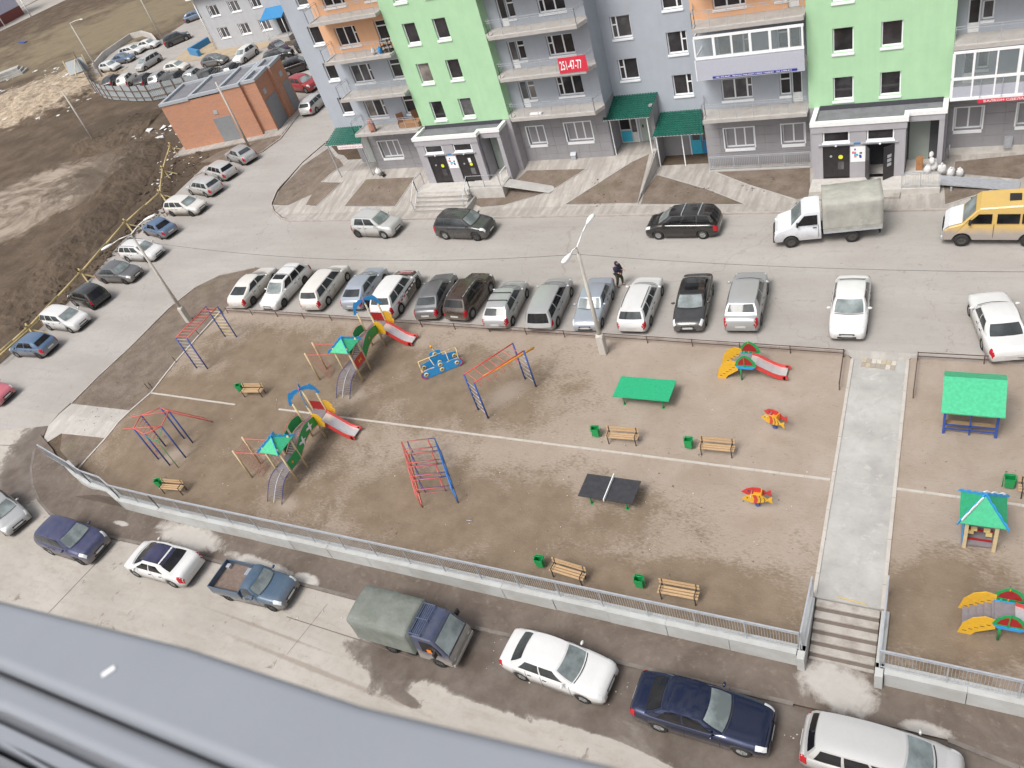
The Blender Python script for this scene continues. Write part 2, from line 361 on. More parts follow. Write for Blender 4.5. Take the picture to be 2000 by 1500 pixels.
def mat_footway():
    k = NT('muddy_footway', .8, spec=.4)
    b = k.noise(3, 8, .7); a = k.noise(.5, 9, .68, dist=.5); c3 = k.noise(22, 4, .7)
    c = k.mix(k.ramp(a, [(.35, 0.), (.68, 1.)]), (.10,.076,.060), (.175,.142,.118))
    c = k.mix(k.ramp(b, [(.55, 0.), (.72, .6)]), c, (.25,.215,.185))
    pale = k.maxs([k.spot((-33.64,13.96), 3.2, 1.0, -.1), k.spot((-27.69,13.29), 3.2, .5, -.1), k.spot((-2.01,14.14), 1.7, 1.15, -.35), k.spot((-25.04,13.22), 1.2, .4, 0), k.spot((0.76,13.39), 1.0, .35, 0), k.spot((-38.75,13.77), .8, .2, 0)])
    e = k.math('ADD', k.math('MULTIPLY', k.math('SUBTRACT', k.noise(1.1, 10, .7, dist=.6), .5), 1.2), pale)
    pm = k.ramp(e, [(.16, 0.), (.30, .55), (.48, 1.)])
    c = k.mix(pm, c, k.mix(b, (.36,.335,.305), (.50,.475,.445)))
    c = k.mix(k.ramp(c3, [(.66, 0.), (.74, .5)]), c, (.36,.32,.28))
    k.col(c); k.bump(c3, .3, .01); return k.mat
def mat_paving(name, c0, c1, streak=0.):
    k = NT(name, .85, spec=.3)
    a = k.noise(.5, 9, .65); b = k.noise(2.6, 8, .7); c3 = k.noise(24, 4, .7)
    c = k.mix(k.ramp(a, [(.32, 0.), (.68, 1.)]), c0, c1)
    c = k.mix(k.ramp(b, [(.5, 0.), (.75, .35)]), c, tuple(v*.72 for v in c0))
    c = k.mix(k.ramp(k.noise(1.3, 10, .75, dist=1.), [(.56, 0.), (.68, .5)]), c, tuple(min(.7, v*1.25) for v in c1))
    if streak:
        st = k.noise(1.1, 6, .6, k.pos((2.4, .35, 1), rot=(0, 0, -.75))); c = k.mix(k.ramp(st, [(.42, streak), (.6, 0.)]), c, tuple(v*.74 for v in c0))
    k.col(c); k.bump(c3, .25, .01); return k.mat
M['soil'] = mat_soil(); M['sand'] = mat_sand(); M['bed'] = mat_bed(); M['asphalt'] = mat_asphalt(); M['slab'] = mat_slab()
M['footway'] = mat_footway(); M['walk'] = mat_paving('walkway_concrete', (.33,.318,.30), (.46,.45,.43)); M['pave'] = mat_paving('pavement_concrete', (.35,.32,.29), (.48,.45,.415), .6)
M['path'] = mat_paving('pale_path_concrete', (.38,.355,.325), (.50,.475,.44), .25)

# ------------------------------------------------------------------ ground sheets
XS = sorted(set([-700,-450,-300,-220,-170,-130,-100,-80,-70,-60,-53,-50,-47,-44.5,-44,-43,-42.5,-42,-41.01,-41,-36,-30,-24,-18.02,-18.0,-12,-6,-3.101,-3.095,-.905,-.899,6,12,20,40,80,160,300]))
YS = sorted(set([-300,-100,-40,-10,0,6,10,13,14.74,14.75,15,16,17.04,17.05,18,19,20,24,30,36,42,44,46.3,48.6,52,60,75,100,140,200,300,450,700]))
mb = MB()
vs = [(x, y, base(x, y)) for y in YS for x in XS]; nx = len(XS)
mb.add(vs, [(j*nx+i, j*nx+i+1, (j+1)*nx+i+1, (j+1)*nx+i) for j in range(len(YS)-1) for i in range(nx-1)])
obj('ground', mb, M['soil'], kind='structure')

def sheet(name, poly, dz, mat, kind='structure', parent=None, z=None, thick=0):
    bm = bmesh.new(); fs = [bm.verts.new((p[0], p[1], 0)) for p in poly]
    bm.faces.new(fs)
    xs0, xs1 = min(p[0] for p in poly), max(p[0] for p in poly); ys0, ys1 = min(p[1] for p in poly), max(p[1] for p in poly)
    for x in XS:
        if xs0 < x < xs1: bmesh.ops.bisect_plane(bm, geom=bm.verts[:]+bm.edges[:]+bm.faces[:], plane_co=(x,0,0), plane_no=(1,0,0))
    for y in YS:
        if ys0 < y < ys1: bmesh.ops.bisect_plane(bm, geom=bm.verts[:]+bm.edges[:]+bm.faces[:], plane_co=(0,y,0), plane_no=(0,1,0))
    bmesh.ops.triangulate(bm, faces=bm.faces[:])
    for v in bm.verts: v.co.z = (base(v.co.x, v.co.y) if z is None else z) + dz
    bmesh.ops.recalc_face_normals(bm, faces=bm.faces)
    for f in bm.faces:
        if f.normal.z < 0: f.normal_flip()
    me = bpy.data.meshes.new(name); bm.to_mesh(me); bm.free(); me.materials.append(mat)
    o = link(name, me, parent)
    if kind: o['kind'] = kind
    return o

KY = 42.6       # pavement kerb line north of the road
WY = 14.75      # retaining wall line
# main road, parking strip and the side road on the left
sheet('road', [(9,30.3),(9,KY),(-47.41,42.87),(-48.86,43.29),(-50.54,44.37),(-51.81,45.63),(-52.85,47.78),(-53.59,52.96),(-53.33,57.11),(-52,56),(-52,80),(-80.57,86.55),(-97.74,96.97),(-119.44,112.63),(-119.30,108.47),(-118.42,99.16),(-126.58,101.09),(-129.53,97.49),(-126.09,90.80),(-113.93,80.83),(-106.51,77.19),(-92.48,74.61),(-82.73,75.43),(-62.25,64.96),(-60.73,55.86),(-67.03,53.54),(-66.46,48.90),(-65.86,45.83),(-66.14,44.08),(-65.82,40.28),(-64.31,35.62),(-63.24,31.38),(-62.88,27.47),(-62.71,23.72),(-64.28,17.44),(-65.34,10.36),(-54.76,9.15),(-54.90,16.55),(-50.81,17.43),(-51.11,19.00),(-50.99,20.88),(-50.96,23.52),(-50.84,26.51),(-51.03,31.19),(-50.59,33.74),(-49.27,35.43),(-46.34,36.49),(-40.96,36.15),(-45.39,31.69),(-3.70,30.48),(-3.33,30.15),(-0.66,30.41)], .02, M['asphalt'])
sheet('street', [(9,-8),(9,12.1),(1.35,13.26),(-3.27,13.16),(-11.84,13.04),(-21.85,12.94),(-31.67,13.02),(-38.86,12.87),(-42.36,13.00),(-44.64,13.33),(-46.47,13.95),(-48.20,14.84),(-49.58,15.95),(-50.51,17.16),(-51.11,19.00),(-54.52,18.24),(-63.26,16.68),(-65.70,7.25),(-60,-8)], .024, M['slab'])
sheet('footway', [(9,WY),(-3,WY+.2),(-40,WY+.2),(-41.16,15.02),(-45.08,15.89),(-47.44,16.64),(-48.88,17.38),(-51.15,18.26),(-50.51,17.16),(-49.58,15.95),(-48.20,14.84),(-46.47,13.95),(-44.64,13.33),(-42.36,13.00),(-38.86,12.87),(-31.67,13.02),(-21.85,12.94),(-11.84,13.04),(-3.27,13.16),(1.35,13.26),(9,12.1)], .13, M['footway'])
# trodden sand of the two playground halves
sheet('playground_sand', [(-3.1,WY+.12),(-3.1,17.05),(-3.33,30.04),(-3.71,30.56),(-45.24,31.52),(-45.18,25.86),(-44.67,22.75),(-45.07,20.95),(-45.46,16.38),(-42.07,15.68),(-40.0,WY+.12)], .012, M['sand'])
sheet('playground_sand', [(-.9,WY+.12),(9,WY+.12),(9,30.55),(-0.78,30.61),(-0.96,30.17),(-.9,17.05)], .012, M['sand'])
# planting strip and corner bed left of the sand
sheet('planting_strip', [(-45.24,31.52),(-45.18,25.86),(-44.67,22.75),(-44.98,21.10),(-50.80,20.96),(-50.96,23.52),(-50.84,26.51),(-51.03,31.19),(-50.59,33.74),(-49.27,35.43),(-46.34,36.49),(-43.16,36.42)], .016, M['bed'])
sheet('path', [(-50.80,20.96),(-44.98,21.10),(-45.09,18.86),(-49.30,18.66),(-50.33,17.50),(-51.11,19.00)], .022, M['path'])
sheet('corner_bed', [(-49.30,18.66),(-45.09,18.86),(-45.46,16.38),(-48.29,17.47)], .03, M['bed'])
# walkway down to the steps
sheet('walkway', [(-3.28,30.16),(-1.05,30.27),(-.93,17.04),(-3.08,17.04)], .02, M['walk'])
sheet('walkway_apron', [(-3.61,30.71),(-0.68,30.69),(-1.02,30.17),(-3.32,30.08)], .03, M['path'])
# pavement in front of the house, ribboned concrete yard and its beds
sheet('pavement', [(9,KY+.1),(9,49),(-17.97,49),(-18.03,50.6),(-46,50.6),(-53.11,56.78),(-53.37,52.65),(-52.52,47.59),(-51.62,45.62),(-50.48,44.52),(-48.92,43.53),(-47.53,43.02)], .06, M['pave'])
for nm, pl in (
    ('planting_bed', [(-52.03,55.46),(-45.77,49.56),(-46.85,47.46),(-44.66,47.29),(-46.00,44.75),(-51.56,45.54),(-52.54,47.85),(-52.95,52.24)]),
    ('planting_bed', [(-42.20,47.50),(-37.35,47.46),(-37.83,44.49),(-42.94,44.66)]),
    ('planting_bed', [(-27.43,47.58),(-22.67,47.44),(-24.97,45.43),(-28.10,44.29),(-30.01,44.15),(-30.64,44.42),(-30.57,45.36),(-28.59,45.48),(-27.90,46.75)]),
    ('planting_bed', [(-19.37,47.91),(-18.36,48.56),(-18.07,44.14),(-23.30,44.18)]),
    ('planting_bed', [(-17.71,47.68),(-18.00,45.94),(-17.80,44.06),(-10.96,43.68),(-13.82,45.58)]),
    ('planting_bed', [(-14.06,48.05),(-7.81,47.88),(-7.27,44.25),(-8.13,44.12),(-11.23,45.97)]),
    ('planting_bed', [(0.25,47.73),(4.63,48.33),(4.59,46.65),(3.39,45.56),(0.20,46.47)]),
    ('planting_bed', [(-0.27,45.83),(2.67,44.86),(-0.07,43.13)])):
    sheet(nm, pl, .085, M['bed'])
# bed edging: thin concrete strips
def strip(name, pts, w, h, mat, z0=0, seg=None, parent=None, share=None):
    """a row of edging stones, each its own mesh, along a ground polyline"""
    n = 0
    for a, b in zip(pts[:-1], pts[1:]):
        L = math.hypot(b[0]-a[0], b[1]-a[1]); k = max(1, round(L/(seg or 1.0))); ang = math.atan2(b[1]-a[1], b[0]-a[0])
        key = (name, round(L/k, 2), w, h)
        if key not in KIDS:
            q = MB(); q.box((-L/k/2+.008, -w/2, -.3), (L/k/2-.008, w/2, h)); KIDS[key] = q.mesh(name, mat)
        for i in range(k):
            t = (i+.5)/k; x, y = a[0]+(b[0]-a[0])*t, a[1]+(b[1]-a[1])*t
            slope = base(x+(b[0]-a[0])/L*.3, y+(b[1]-a[1])/L*.3)-base(x-(b[0]-a[0])/L*.3, y-(b[1]-a[1])/L*.3)
            o = link(name, KIDS[key], parent, (x, y, base(x, y)+z0+random.uniform(-.008,.008)))
            o.rotation_euler = (0, -math.atan2(slope, .6), ang+random.uniform(-.006,.006)); n += 1
    return n
def kerb_run(label, pts, w, h, mat, seg, z0=0, name='kerb', cat='kerb', stone='kerb_stone'):
    t = thing(name, label, cat, (0,0,0)); strip(stone, pts, w, h, mat, z0, seg, t); return t
def line(a, b, n=1): return [(a[0]+(b[0]-a[0])*i/n, a[1]+(b[1]-a[1])*i/n) for i in range(n+1)]
kerb_run('brown stained kerb between the parked row and the playground sand', [(-45.20,31.46),(-3.71,30.56)], .16, .15, M['kerb'], 3.0)
kerb_run('kerb along the parking edge right of the walkway', [(-0.67,30.52),(4.58,30.52)], .16, .15, M['kerb'], 2.0)
kerb_run('pavement kerb in front of the apartment house, rounded at its left corner', [(9,KY),(-47.41,42.87),(-48.86,43.29),(-50.60,44.45),(-51.81,45.63),(-52.86,47.87),(-53.52,52.85),(-53.26,56.99)], .15, .12, M['kerb'], 2.0)
kerb_run('low dark kerb of the near street curving round the lower left corner', [(-50.59,17.23),(-49.58,15.95),(-48.20,14.84),(-46.47,13.95),(-44.64,13.33),(-42.36,13.00),(-38.86,12.87),(-31.67,13.02),(-21.85,12.94),(-11.84,13.04),(-3.27,13.16)], .15, .14, M['darkkerb'], 2.2)
kerb_run('short kerb of the near street at the lower right corner of the picture', [(1.35,13.26),(9,12.0)], .15, .14, M['darkkerb'], 2.2)
kerb_run('kerb of the side road beside the long planting strip', [(-46.34,36.49),(-49.27,35.43),(-50.59,33.74),(-51.03,31.19),(-50.84,26.51),(-50.96,23.52),(-50.80,20.96)], .12, .07, M['kerb'], 1.6)
kerb_run('white edging stones along the slanted left side of the playground', [(-45.55,16.37),(-45.09,18.86),(-44.94,21.06),(-44.67,22.75),(-45.18,25.86),(-45.54,31.09)], .12, .06, M['whitekerb'], 1.0, name='edging', cat='edging', stone='edging_stone')
kerb_run('short white edging from the planting strip to the playground corner', [(-44.67,22.75),(-37.00,22.65)], .11, .05, M['whitekerb'], 1.0, name='edging', cat='edging', stone='edging_stone')
kerb_run('long white edging line splitting the playground into two fields', [(-33.53,22.72),(-3.31,22.63)], .11, .055, M['whitekerb'], 1.0, name='edging', cat='edging', stone='edging_stone')
kerb_run('white edging line in the sand right of the walkway', [(-0.92,22.60),(4.35,22.54)], .11, .055, M['whitekerb'], 1.0, name='edging', cat='edging', stone='edging_stone')
kerb_run('pale edging stones on the left side of the walkway', [(-3.32,30.08),(-3.14,17.04)], .13, .07, M['whitekerb'], 1.0, name='edging', cat='edging', stone='edging_stone')
kerb_run('pale edging stones on the right side of the walkway', [(-1.00,30.20),(-.87,17.04)], .13, .07, M['whitekerb'], 1.0, name='edging', cat='edging', stone='edging_stone')
kerb_run('edging across the walkway between its two concrete fields', [(-3.15,22.60),(-0.98,22.67)], .08, .03, M['concrete'], 1.0, name='edging', cat='edging', stone='edging_stone')
kerb_run('edging at the short concrete path near the corner bed', [(-49.30,18.66),(-45.09,18.86)], .1, .05, M['whitekerb'], 1.0, name='edging', cat='edging', stone='edging_stone')
for lab, pts in (('edging of the corner planting bed beside the far left entrance', [(-51.49,45.45),(-45.97,44.70),(-44.60,47.29),(-46.91,47.46),(-45.71,49.56)]),
                 ('edging of the square planting bed left of the left stairs', [(-42.91,44.60),(-37.81,44.44),(-37.33,47.52)]),
                 ('edging of the bed under the plank ramp', [(-29.99,44.10),(-28.08,44.24),(-24.91,45.37),(-22.61,47.49)]),
                 ('edging of the wedge shaped bed left of the sloping wall', [(-23.37,44.13),(-19.39,47.96)]),
                 ('front edging of the two wedge shaped beds by the pavement', [(-23.37,44.13),(-10.89,43.62)]),
                 ('edging between the right path and the middle wedge bed', [(-17.73,47.75),(-13.80,45.65),(-10.89,43.62)]),
                 ('edging between the right path and the bed beside the window pit', [(-14.20,48.06),(-11.23,45.97),(-8.06,44.06)]),
                 ('edging of the small bed below the steel ramp', [(-0.07,43.08),(2.72,44.86)])):
    kerb_run(lab, pts, .07, .07, M['concrete'], 1.2, .03, name='edging', cat='edging', stone='edging_stone')
# paving tiles at the head of the walkway
tl = thing('tactile_paving', 'two rows of tan paving tiles at the top of the walkway', 'paving', (0,0,0))
a, b = (-2.89,30.20), (-1.44,30.09); c = (-2.93,29.59)
u = Vector((b[0]-a[0], b[1]-a[1], 0))/7; v = Vector((c[0]-a[0], c[1]-a[1], 0))/2
q = MB(); q.box((-u.length/2+.01, -v.length/2+.01, -.02), (u.length/2-.01, v.length/2-.01, .012)); TILE = q.mesh('tile', M['path'])
tan = [plain('tan_tile', (.44,.37,.27), .85, .1), plain('grey_tile', (.34,.30,.25), .85, .1), plain('pale_tile', (.52,.49,.43), .85, .1)]
random.seed(3)
for i in range(7):
    for j in range(2):
        p = Vector((a[0], a[1], 0))+u*(i+.5)+v*(j+.5)
        link('tile', TILE, tl, (p.x, p.y, .035), math.atan2(u.y, u.x), tan[random.choice((0,0,2,2,1))])

# ------------------------------------------------------------------ retaining wall, steps, railings
rw = thing('retaining_wall', 'long grey concrete retaining wall of separate blocks below the playground', 'wall', (0,0,0))
LW = [(-46.00,16.39),(-44.19,15.76),(-42.41,15.36),(-40.55,15.20),(-39.3,WY+.06),(-36,WY)]
random.seed(5)
def wall_run(pts, parent, seg=2.4, w=.34, ztop=.14, zb=-.95):
    for a, b in zip(pts[:-1], pts[1:]):
        L = math.hypot(b[0]-a[0], b[1]-a[1]); k = max(1, round(L/seg)); ang = math.atan2(b[1]-a[1], b[0]-a[0])
        for i in range(k):
            t = (i+.5)/k; key = ('wb', round(L/k, 2), ztop)
            if key not in KIDS:
                q = MB(); q.box((-L/k/2+.012, -w/2, zb), (L/k/2-.012, w/2, ztop-.10)); q.box((-L/k/2+.004, -w/2-.03, ztop-.10), (L/k/2-.004, w/2+.03, ztop)); KIDS[key] = q.mesh('block', M['wallc'])
            link('block', KIDS[key], parent, (a[0]+(b[0]-a[0])*t, a[1]+(b[1]-a[1])*t+random.uniform(-.012,.012), random.uniform(-.012,.012)), ang)
M['wallc'] = dirty('cast_wall_concrete', (.47,.48,.47), .85, (.30,.28,.25), .6, .8)
wall_run(LW+[(-3.37,WY)], rw)
rw2 = thing('retaining_wall', 'grey retaining wall continuing right of the steps', 'wall', (0,0,0))
wall_run([(-.61,WY),(9,WY)], rw2)
# railings: posts are parts, the dense balusters one joined part
def railing(label, pts, z, h=1.12, step=.1, post=1.85, infill=True, name='railing', mat=None, toplabel=None, rail_r=.03):
    mat = mat or M['steel']
    t = thing(name, label, 'railing', (pts[0][0], pts[0][1], z)); o = Vector((pts[0][0], pts[0][1], z))
    zz = [(p[2] if len(p) > 2 else z) for p in pts]
    top = MB(); bot = MB(); bal = MB(); mid = MB()
    for (a, za), (b, zb_) in zip(list(zip(pts, zz))[:-1], list(zip(pts, zz))[1:]):
        A = Vector((a[0], a[1], za))-o; B = Vector((b[0], b[1], zb_))-o; H = Vector((0,0,h))
        top.bar(A+H, B+H, rail_r*2, rail_r*1.6); bot.bar(A+Vector((0,0,.12)), B+Vector((0,0,.12)), .03, .03)
        if infill: mid.bar(A+H*.9, B+H*.9, .025, .025)
        L = (B-A).length; n = max(1, round(L/post))
        for i in range(n+1):
            p = A+(B-A)*i/n; q = MB(); q.box((-.022,-.022,0), (.022,.022,h)); 
            if ('post', h) not in KIDS: KIDS[('post', h)] = q.mesh('post', mat)
            link('post', KIDS[('post', h)], t, p, mat=mat)
        if infill:
            n = max(1, int(L/step))
            for i in range(n):
                p = A+(B-A)*(i+.5)/n; bal.box((p.x-.006, p.y-.006, p.z+.12), (p.x+.006, p.y+.006, p.z+h*.9))
    obj('top_rail', top, mat, t); obj('bottom_rail', bot, mat, t)
    if infill:
        obj('middle_rail', mid, mat, t); obj('balusters', bal, mat, t, kind='stuff')
    return t
railing('long galvanised railing with balusters on top of the playground retaining wall', [(-47.82,16.52)]+LW[1:]+[(-3.28,WY)], .12)
railing('short railing leg turning uphill on the left of the steps', [(-3.22,WY+.05),(-3.18,WY+2.3)], .12)
railing('galvanised railing with balusters on the wall right of the steps', [(-.76,WY),(9,WY)], .12)
railing('short railing leg turning uphill on the right of the steps', [(-.76,WY+.05),(-.76,WY+2.9)], .12)
# flight of steps
M['stepdark'] = dirty('shaded_muddy_riser', (.17,.14,.12), .9, (.09,.07,.06), .6, 2.)  # riser shade painted into the dark colour along with dirt; slab joints share it
M['step'] = dirty('worn_step_concrete', (.42,.395,.36), .9, (.20,.16,.13), .75, 2.)
sw = thing('steps', 'six worn concrete steps from the walkway down to the footway', 'steps', (0,0,0))
for i in range(6):
    y1 = 17.04-.385*i; z1 = -.04-.135*i
    q = MB(); q.box((-3.06, y1-.30, z1-.12), (-.93, y1-.015, z1)); o = obj('step', q, M['step'], sw, bevel=.02); q = MB(); q.box((-3.05, y1-.42, z1-.3), (-.94, y1-.02, z1-.125)); obj('riser', q, M['stepdark'], o)
for x in (-3.22, -.76):
    sc_ = thing('stair_cheek', 'concrete cheek wall on the %s side of the steps' % ('left' if x < -2 else 'right'), 'wall', (x, WY, 0))
    q = MB(); q.box((-.13, -.32, -.9), (.13, 2.2, .13)); obj('block', q, M['wallc'], sc_, bevel=.015)

# joints between the cast slabs of the near street and of the walkway
def joint(label, pts, w=.05, dz=.03):
    q = MB()
    for a, b in zip(pts[:-1], pts[1:]):
        d = Vector((b[0]-a[0], b[1]-a[1], 0)); n_ = Vector((-d.y, d.x, 0)).normalized()*w/2; A = Vector((a[0], a[1], base(*a)+dz)); B_ = Vector((b[0], b[1], base(*b)+dz))
        q.add([A-n_, B_-n_, B_+n_, A+n_], [(0,1,2,3)])
    o = obj('slab_joint', q, M['stepdark'], kind='structure'); o['label'] = label; return o
joint('dark joint running across the near street left of the white sedan', [(-38.15,12.60),(-38.36,10.30),(-38.66,7.01)], .05)
joint('long dark joint along the middle of the near street', [(-24.89,11.31),(-20.74,11.20),(-15.48,10.95)], .04)
joint('joint across the near street below the pickup', [(-23.24,12.39),(-23.68,9.69)], .02)
joint('joint across the side road at the left picture edge', [(-57.47,16.68),(-50.90,17.42)], .05)
# ------------------------------------------------------------------ apartment house
def plaster(name, c, var=.04, streak=.03):
    k = NT(name, .85, spec=.25)
    a = k.noise(1.2, 6, .6); b = k.noise(1.0, 5, .6, k.pos((3., 3., .25))); c3 = k.noise(40, 3)
    col = k.mix(1.0, c, k.ramp(a, [(.3, 1-var), (.7, 1+var)]), 'MULTIPLY')
    col = k.mix(1.0, col, k.ramp(b, [(.35, 1-streak), (.6, 1.)]), 'MULTIPLY')
    k.col(col); k.bump(c3, .3, .006); return k.mat
M['green_wall'] = plaster('green_plaster', (.40,.62,.39)); M['blue_wall'] = plaster('grey_blue_plaster', (.395,.425,.47))
M['orange_wall'] = plaster('orange_plaster', (.72,.42,.25)); M['clad'] = plaster('violet_grey_cladding', (.30,.29,.30), .05)
M['entry'] = plaster('grey_lilac_plaster', (.385,.37,.39), .05, .06); M['slabc'] = dirty('balcony_concrete', (.44,.42,.40), .85, (.30,.26,.23), .55, 2)
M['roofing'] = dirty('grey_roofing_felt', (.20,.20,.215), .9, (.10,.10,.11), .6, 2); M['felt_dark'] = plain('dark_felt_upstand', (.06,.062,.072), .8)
M['niche'] = plaster('pale_green_door_paint', (.33,.37,.335)); M['dark_wall'] = plain('dark_niche_wall', (.08,.08,.085), .8)
M['siding'] = plain('lavender_siding', (.42,.43,.49), .6, .04); M['banner_red'] = plain('red_banner_cloth', (.62,.03,.06), .6, .06)
M['print_white'] = plain('white_lettering', (.85,.85,.85), .6, .02); M['strip_blue'] = plain('deep_blue_strip', (.03,.03,.30), .5, .05)
M['door_black'] = dirty('black_steel_door', (.022,.019,.022), .45, (.06,.055,.05), .3, 4); M['door_white'] = plain('white_door', (.58,.60,.58), .5, .05)
M['cyan'] = plain('cyan_door_panel', (.05,.42,.58), .4, .06); M['midblue'] = plain('blue_door_panel', (.04,.22,.46), .4, .06)
M['sticker'] = plain('yellow_sticker', (.72,.72,.05), .5, .1)
def mat_glass(name, c, r=.07):
    k = NT(name, r, spec=.35); a = k.noise(.9, 4, .6); k.col(k.mix(k.ramp(a, [(.4, 0.), (.65, 1.)]), c, tuple(v*2.2 for v in c)))
    k.b.inputs['Coat Weight'].default_value = .12; k.b.inputs['Coat Roughness'].default_value = .03; return k.mat
M['glass'] = mat_glass('dark_window_glass', (.022,.020,.022)); M['glass2'] = mat_glass('curtained_window_glass', (.14,.125,.115), .15); M['glass3'] = mat_glass('grey_window_glass', (.07,.068,.07), .1)
def mat_clear(name, c=(.35,.40,.42), a=.22):
    k = NT(name, .04, spec=.6); k.col(c); k.b.inputs['Alpha'].default_value = a; return k.mat
M['clear'] = mat_clear('clear_balcony_glass')
GLS = ['glass','glass','glass','glass3','glass','glass2']

B = thing('apartment_building', 'new apartment house with green, grey blue and orange plaster and open balconies', 'building', (0,0,0))
def wall(name, x0, x1, z0, z1, y, holes, mat, deep=.22, parent=B):
    """plaster wall facing -y with real window openings and reveals"""
    hs = [h for h in holes if h[0] < x1 and h[1] > x0 and h[2] < z1 and h[3] > z0]
    X = sorted(set([x0, x1]+[min(max(v, x0), x1) for h in hs for v in h[:2]])); Z = sorted(set([z0, z1]+[min(max(v, z0), z1) for h in hs for v in h[2:]]))
    q = MB()
    for i in range(len(X)-1):
        for j in range(len(Z)-1):
            cx, cz = (X[i]+X[i+1])/2, (Z[j]+Z[j+1])/2
            if any(h[0] < cx < h[1] and h[2] < cz < h[3] for h in hs): continue
            q.add([(X[i],y,Z[j]),(X[i+1],y,Z[j]),(X[i+1],y,Z[j+1]),(X[i],y,Z[j+1])], [(0,1,2,3)])
    for a, b, c, d in hs:
        q.add([(a,y,c),(a,y+deep,c),(a,y+deep,d),(a,y,d)], [(0,1,2,3)]); q.add([(b,y,c),(b,y,d),(b,y+deep,d),(b,y+deep,c)], [(0,1,2,3)])
        q.add([(a,y,d),(a,y+deep,d),(b,y+deep,d),(b,y,d)], [(0,1,2,3)]); q.add([(a,y,c),(b,y,c),(b,y+deep,c),(a,y+deep,c)], [(0,1,2,3)])
        q.add([(a,y+deep,c),(b,y+deep,c),(b,y+deep,d),(a,y+deep,d)], [(0,1,2,3)])
    me = q.mesh(name, mat); o = link(name, me, parent); return o
LAY = {'one': [(0,1,0,1)], 'two': [(0,.5,0,1),(.5,1,0,1)], 'three': [(0,.34,0,1),(.34,.67,0,1),(.67,1,0,1)],
       'nL1': [(0,.28,0,.6),(0,.28,.6,1),(.28,1,0,1)], 'nR1': [(.72,1,0,.6),(.72,1,.6,1),(0,.72,0,1)],
       'nL2': [(0,.2,0,.6),(0,.2,.6,1),(.2,.6,0,1),(.6,1,0,1)], 'nR2': [(.82,1,0,.6),(.82,1,.6,1),(0,.42,0,1),(.42,.82,0,1)],
       'bal': [(0,.46,0,1),(.46,1,0,.74),(.46,1,.74,1)], 'balR': [(0,.54,0,.74),(0,.54,.74,1),(.54,1,0,1)], 'hop': [(0,1,0,.7),(0,1,.7,1)]}
random.seed(11)
WCACHE = {}
def window(x0, x1, z0, z1, y, lay, deep=.14, sill=.16, parent=B, reveal=False, name='window', glass=None, fw=.075):
    w, h = x1-x0, z1-z0; key = (round(w,2), round(h,2), lay, deep, sill, reveal)
    if key not in WCACHE:
        q = MB(); t = .06
        q.box((0,0,0), (fw,t,h)); q.box((w-fw,0,0), (w,t,h)); q.box((fw,0,0), (w-fw,t,fw)); q.box((fw,0,h-fw), (w-fw,t,h))
        us = sorted(set(v for l in LAY[lay] for v in l[:2] if 0 < v < 1))
        for u in us: q.box((u*w-.045,-.004,fw), (u*w+.045,t,h-fw))
        for a, b, c, d in LAY[lay]:
            if 0 < c: q.box((a*w+.04 if a > 0 else fw, -.003, c*h-.04), (b*w-.04 if b < 1 else w-fw, t, c*h+.04))
        panes = []
        for a, b, c, d in LAY[lay]:
            p = MB(); p.box((a*w+(.044 if a > 0 else fw-.01), .028, c*h+(.038 if c > 0 else fw-.01)), (b*w-(.044 if b < 1 else fw-.01), .036, d*h-(.038 if d < 1 else fw-.01))); panes.append(p.mesh('pane', M['glass']))
        s = MB(); s.add([(-.04,-deep-.07,-.06),(w+.04,-deep-.07,-.06),(w+.04,0,.012),(-.04,0,.012),(-.04,-deep-.07,-sill),(w+.04,-deep-.07,-sill),(w+.04,-deep-.012,-sill),(-.04,-deep-.012,-sill)],
                        [(0,1,2,3),(0,4,5,1),(4,7,6,5),(0,3,7,4),(1,5,6,2),(3,2,6,7)])
        rv = None
        if reveal:
            rv = MB(); rv.box((-.09,-deep-.03,-.02), (-.012,0,h+.08)); rv.box((w+.012,-deep-.03,-.02), (w+.09,0,h+.08)); rv.box((-.012,-deep-.03,h+.012), (w+.012,0,h+.08)); rv = rv.mesh('trim', M['pvc'])
        WCACHE[key] = (q.mesh('window', M['pvc']), panes, s.mesh('sill', M['pvc']), rv)
    f, ps, s, rv = WCACHE[key]
    o = link(name, f, parent, (x0, y+deep, z0))
    gm = glass or random.choice(GLS)
    for p in ps: link('pane', p, o, mat=M[gm if random.random() < .8 else 'glass'])
    link('sill', s, o)
    if rv: link('trim', rv, o)
    return o
WL = []     # (x0,x1,z0,z1,y,layout,reveal)
GY, WLY, RY, BF = 47.7, 48.6, 50.5, 47.0
NF = 5
for k in range(NF):
    d = 2.8*k
    WL += [(-33.85,-32.8,5.38+d,6.78+d,GY,'one',0), (-31.4,-30.35,5.40+d,6.80+d,GY,'one',0),
           (-6.36,-5.26,4.42+d,5.80+d,GY,'one',0), (-3.88,-2.80,4.48+d,5.85+d,GY,'one',0),
           (-23.98,-22.1,5.88+d*.99,7.2+d*.99,WLY,'nL2',0), (-26.23,-25.65,5.86+d*.99,7.16+d*.99,WLY,'hop',0),
           (-42.66,-41.6,6.14+d*.98,7.46+d*.98,WLY,'one',0), (-40.35,-38.45,5.63+d*.995,6.98+d*.995,WLY,'nR2',0), (-36.76,-35.75,5.68+d*.99,7.05+d*.99,WLY,'hop',0),
           (-20.18,-18.82,5.74+d,7.16+d,RY,'nL1',0), (-16.64,-15.34,4.32+d,5.72+d,RY,'nR1',0),
           (-13.0,-11.1,4.6+d,5.92+d,WLY,'nR2',0), (-9.5,-8.85,4.6+d,5.97+d,WLY,'hop',0)]
    if k >= 1: WL += [(.84,1.4,4.98+d,5.95+d,WLY,'one',0)]
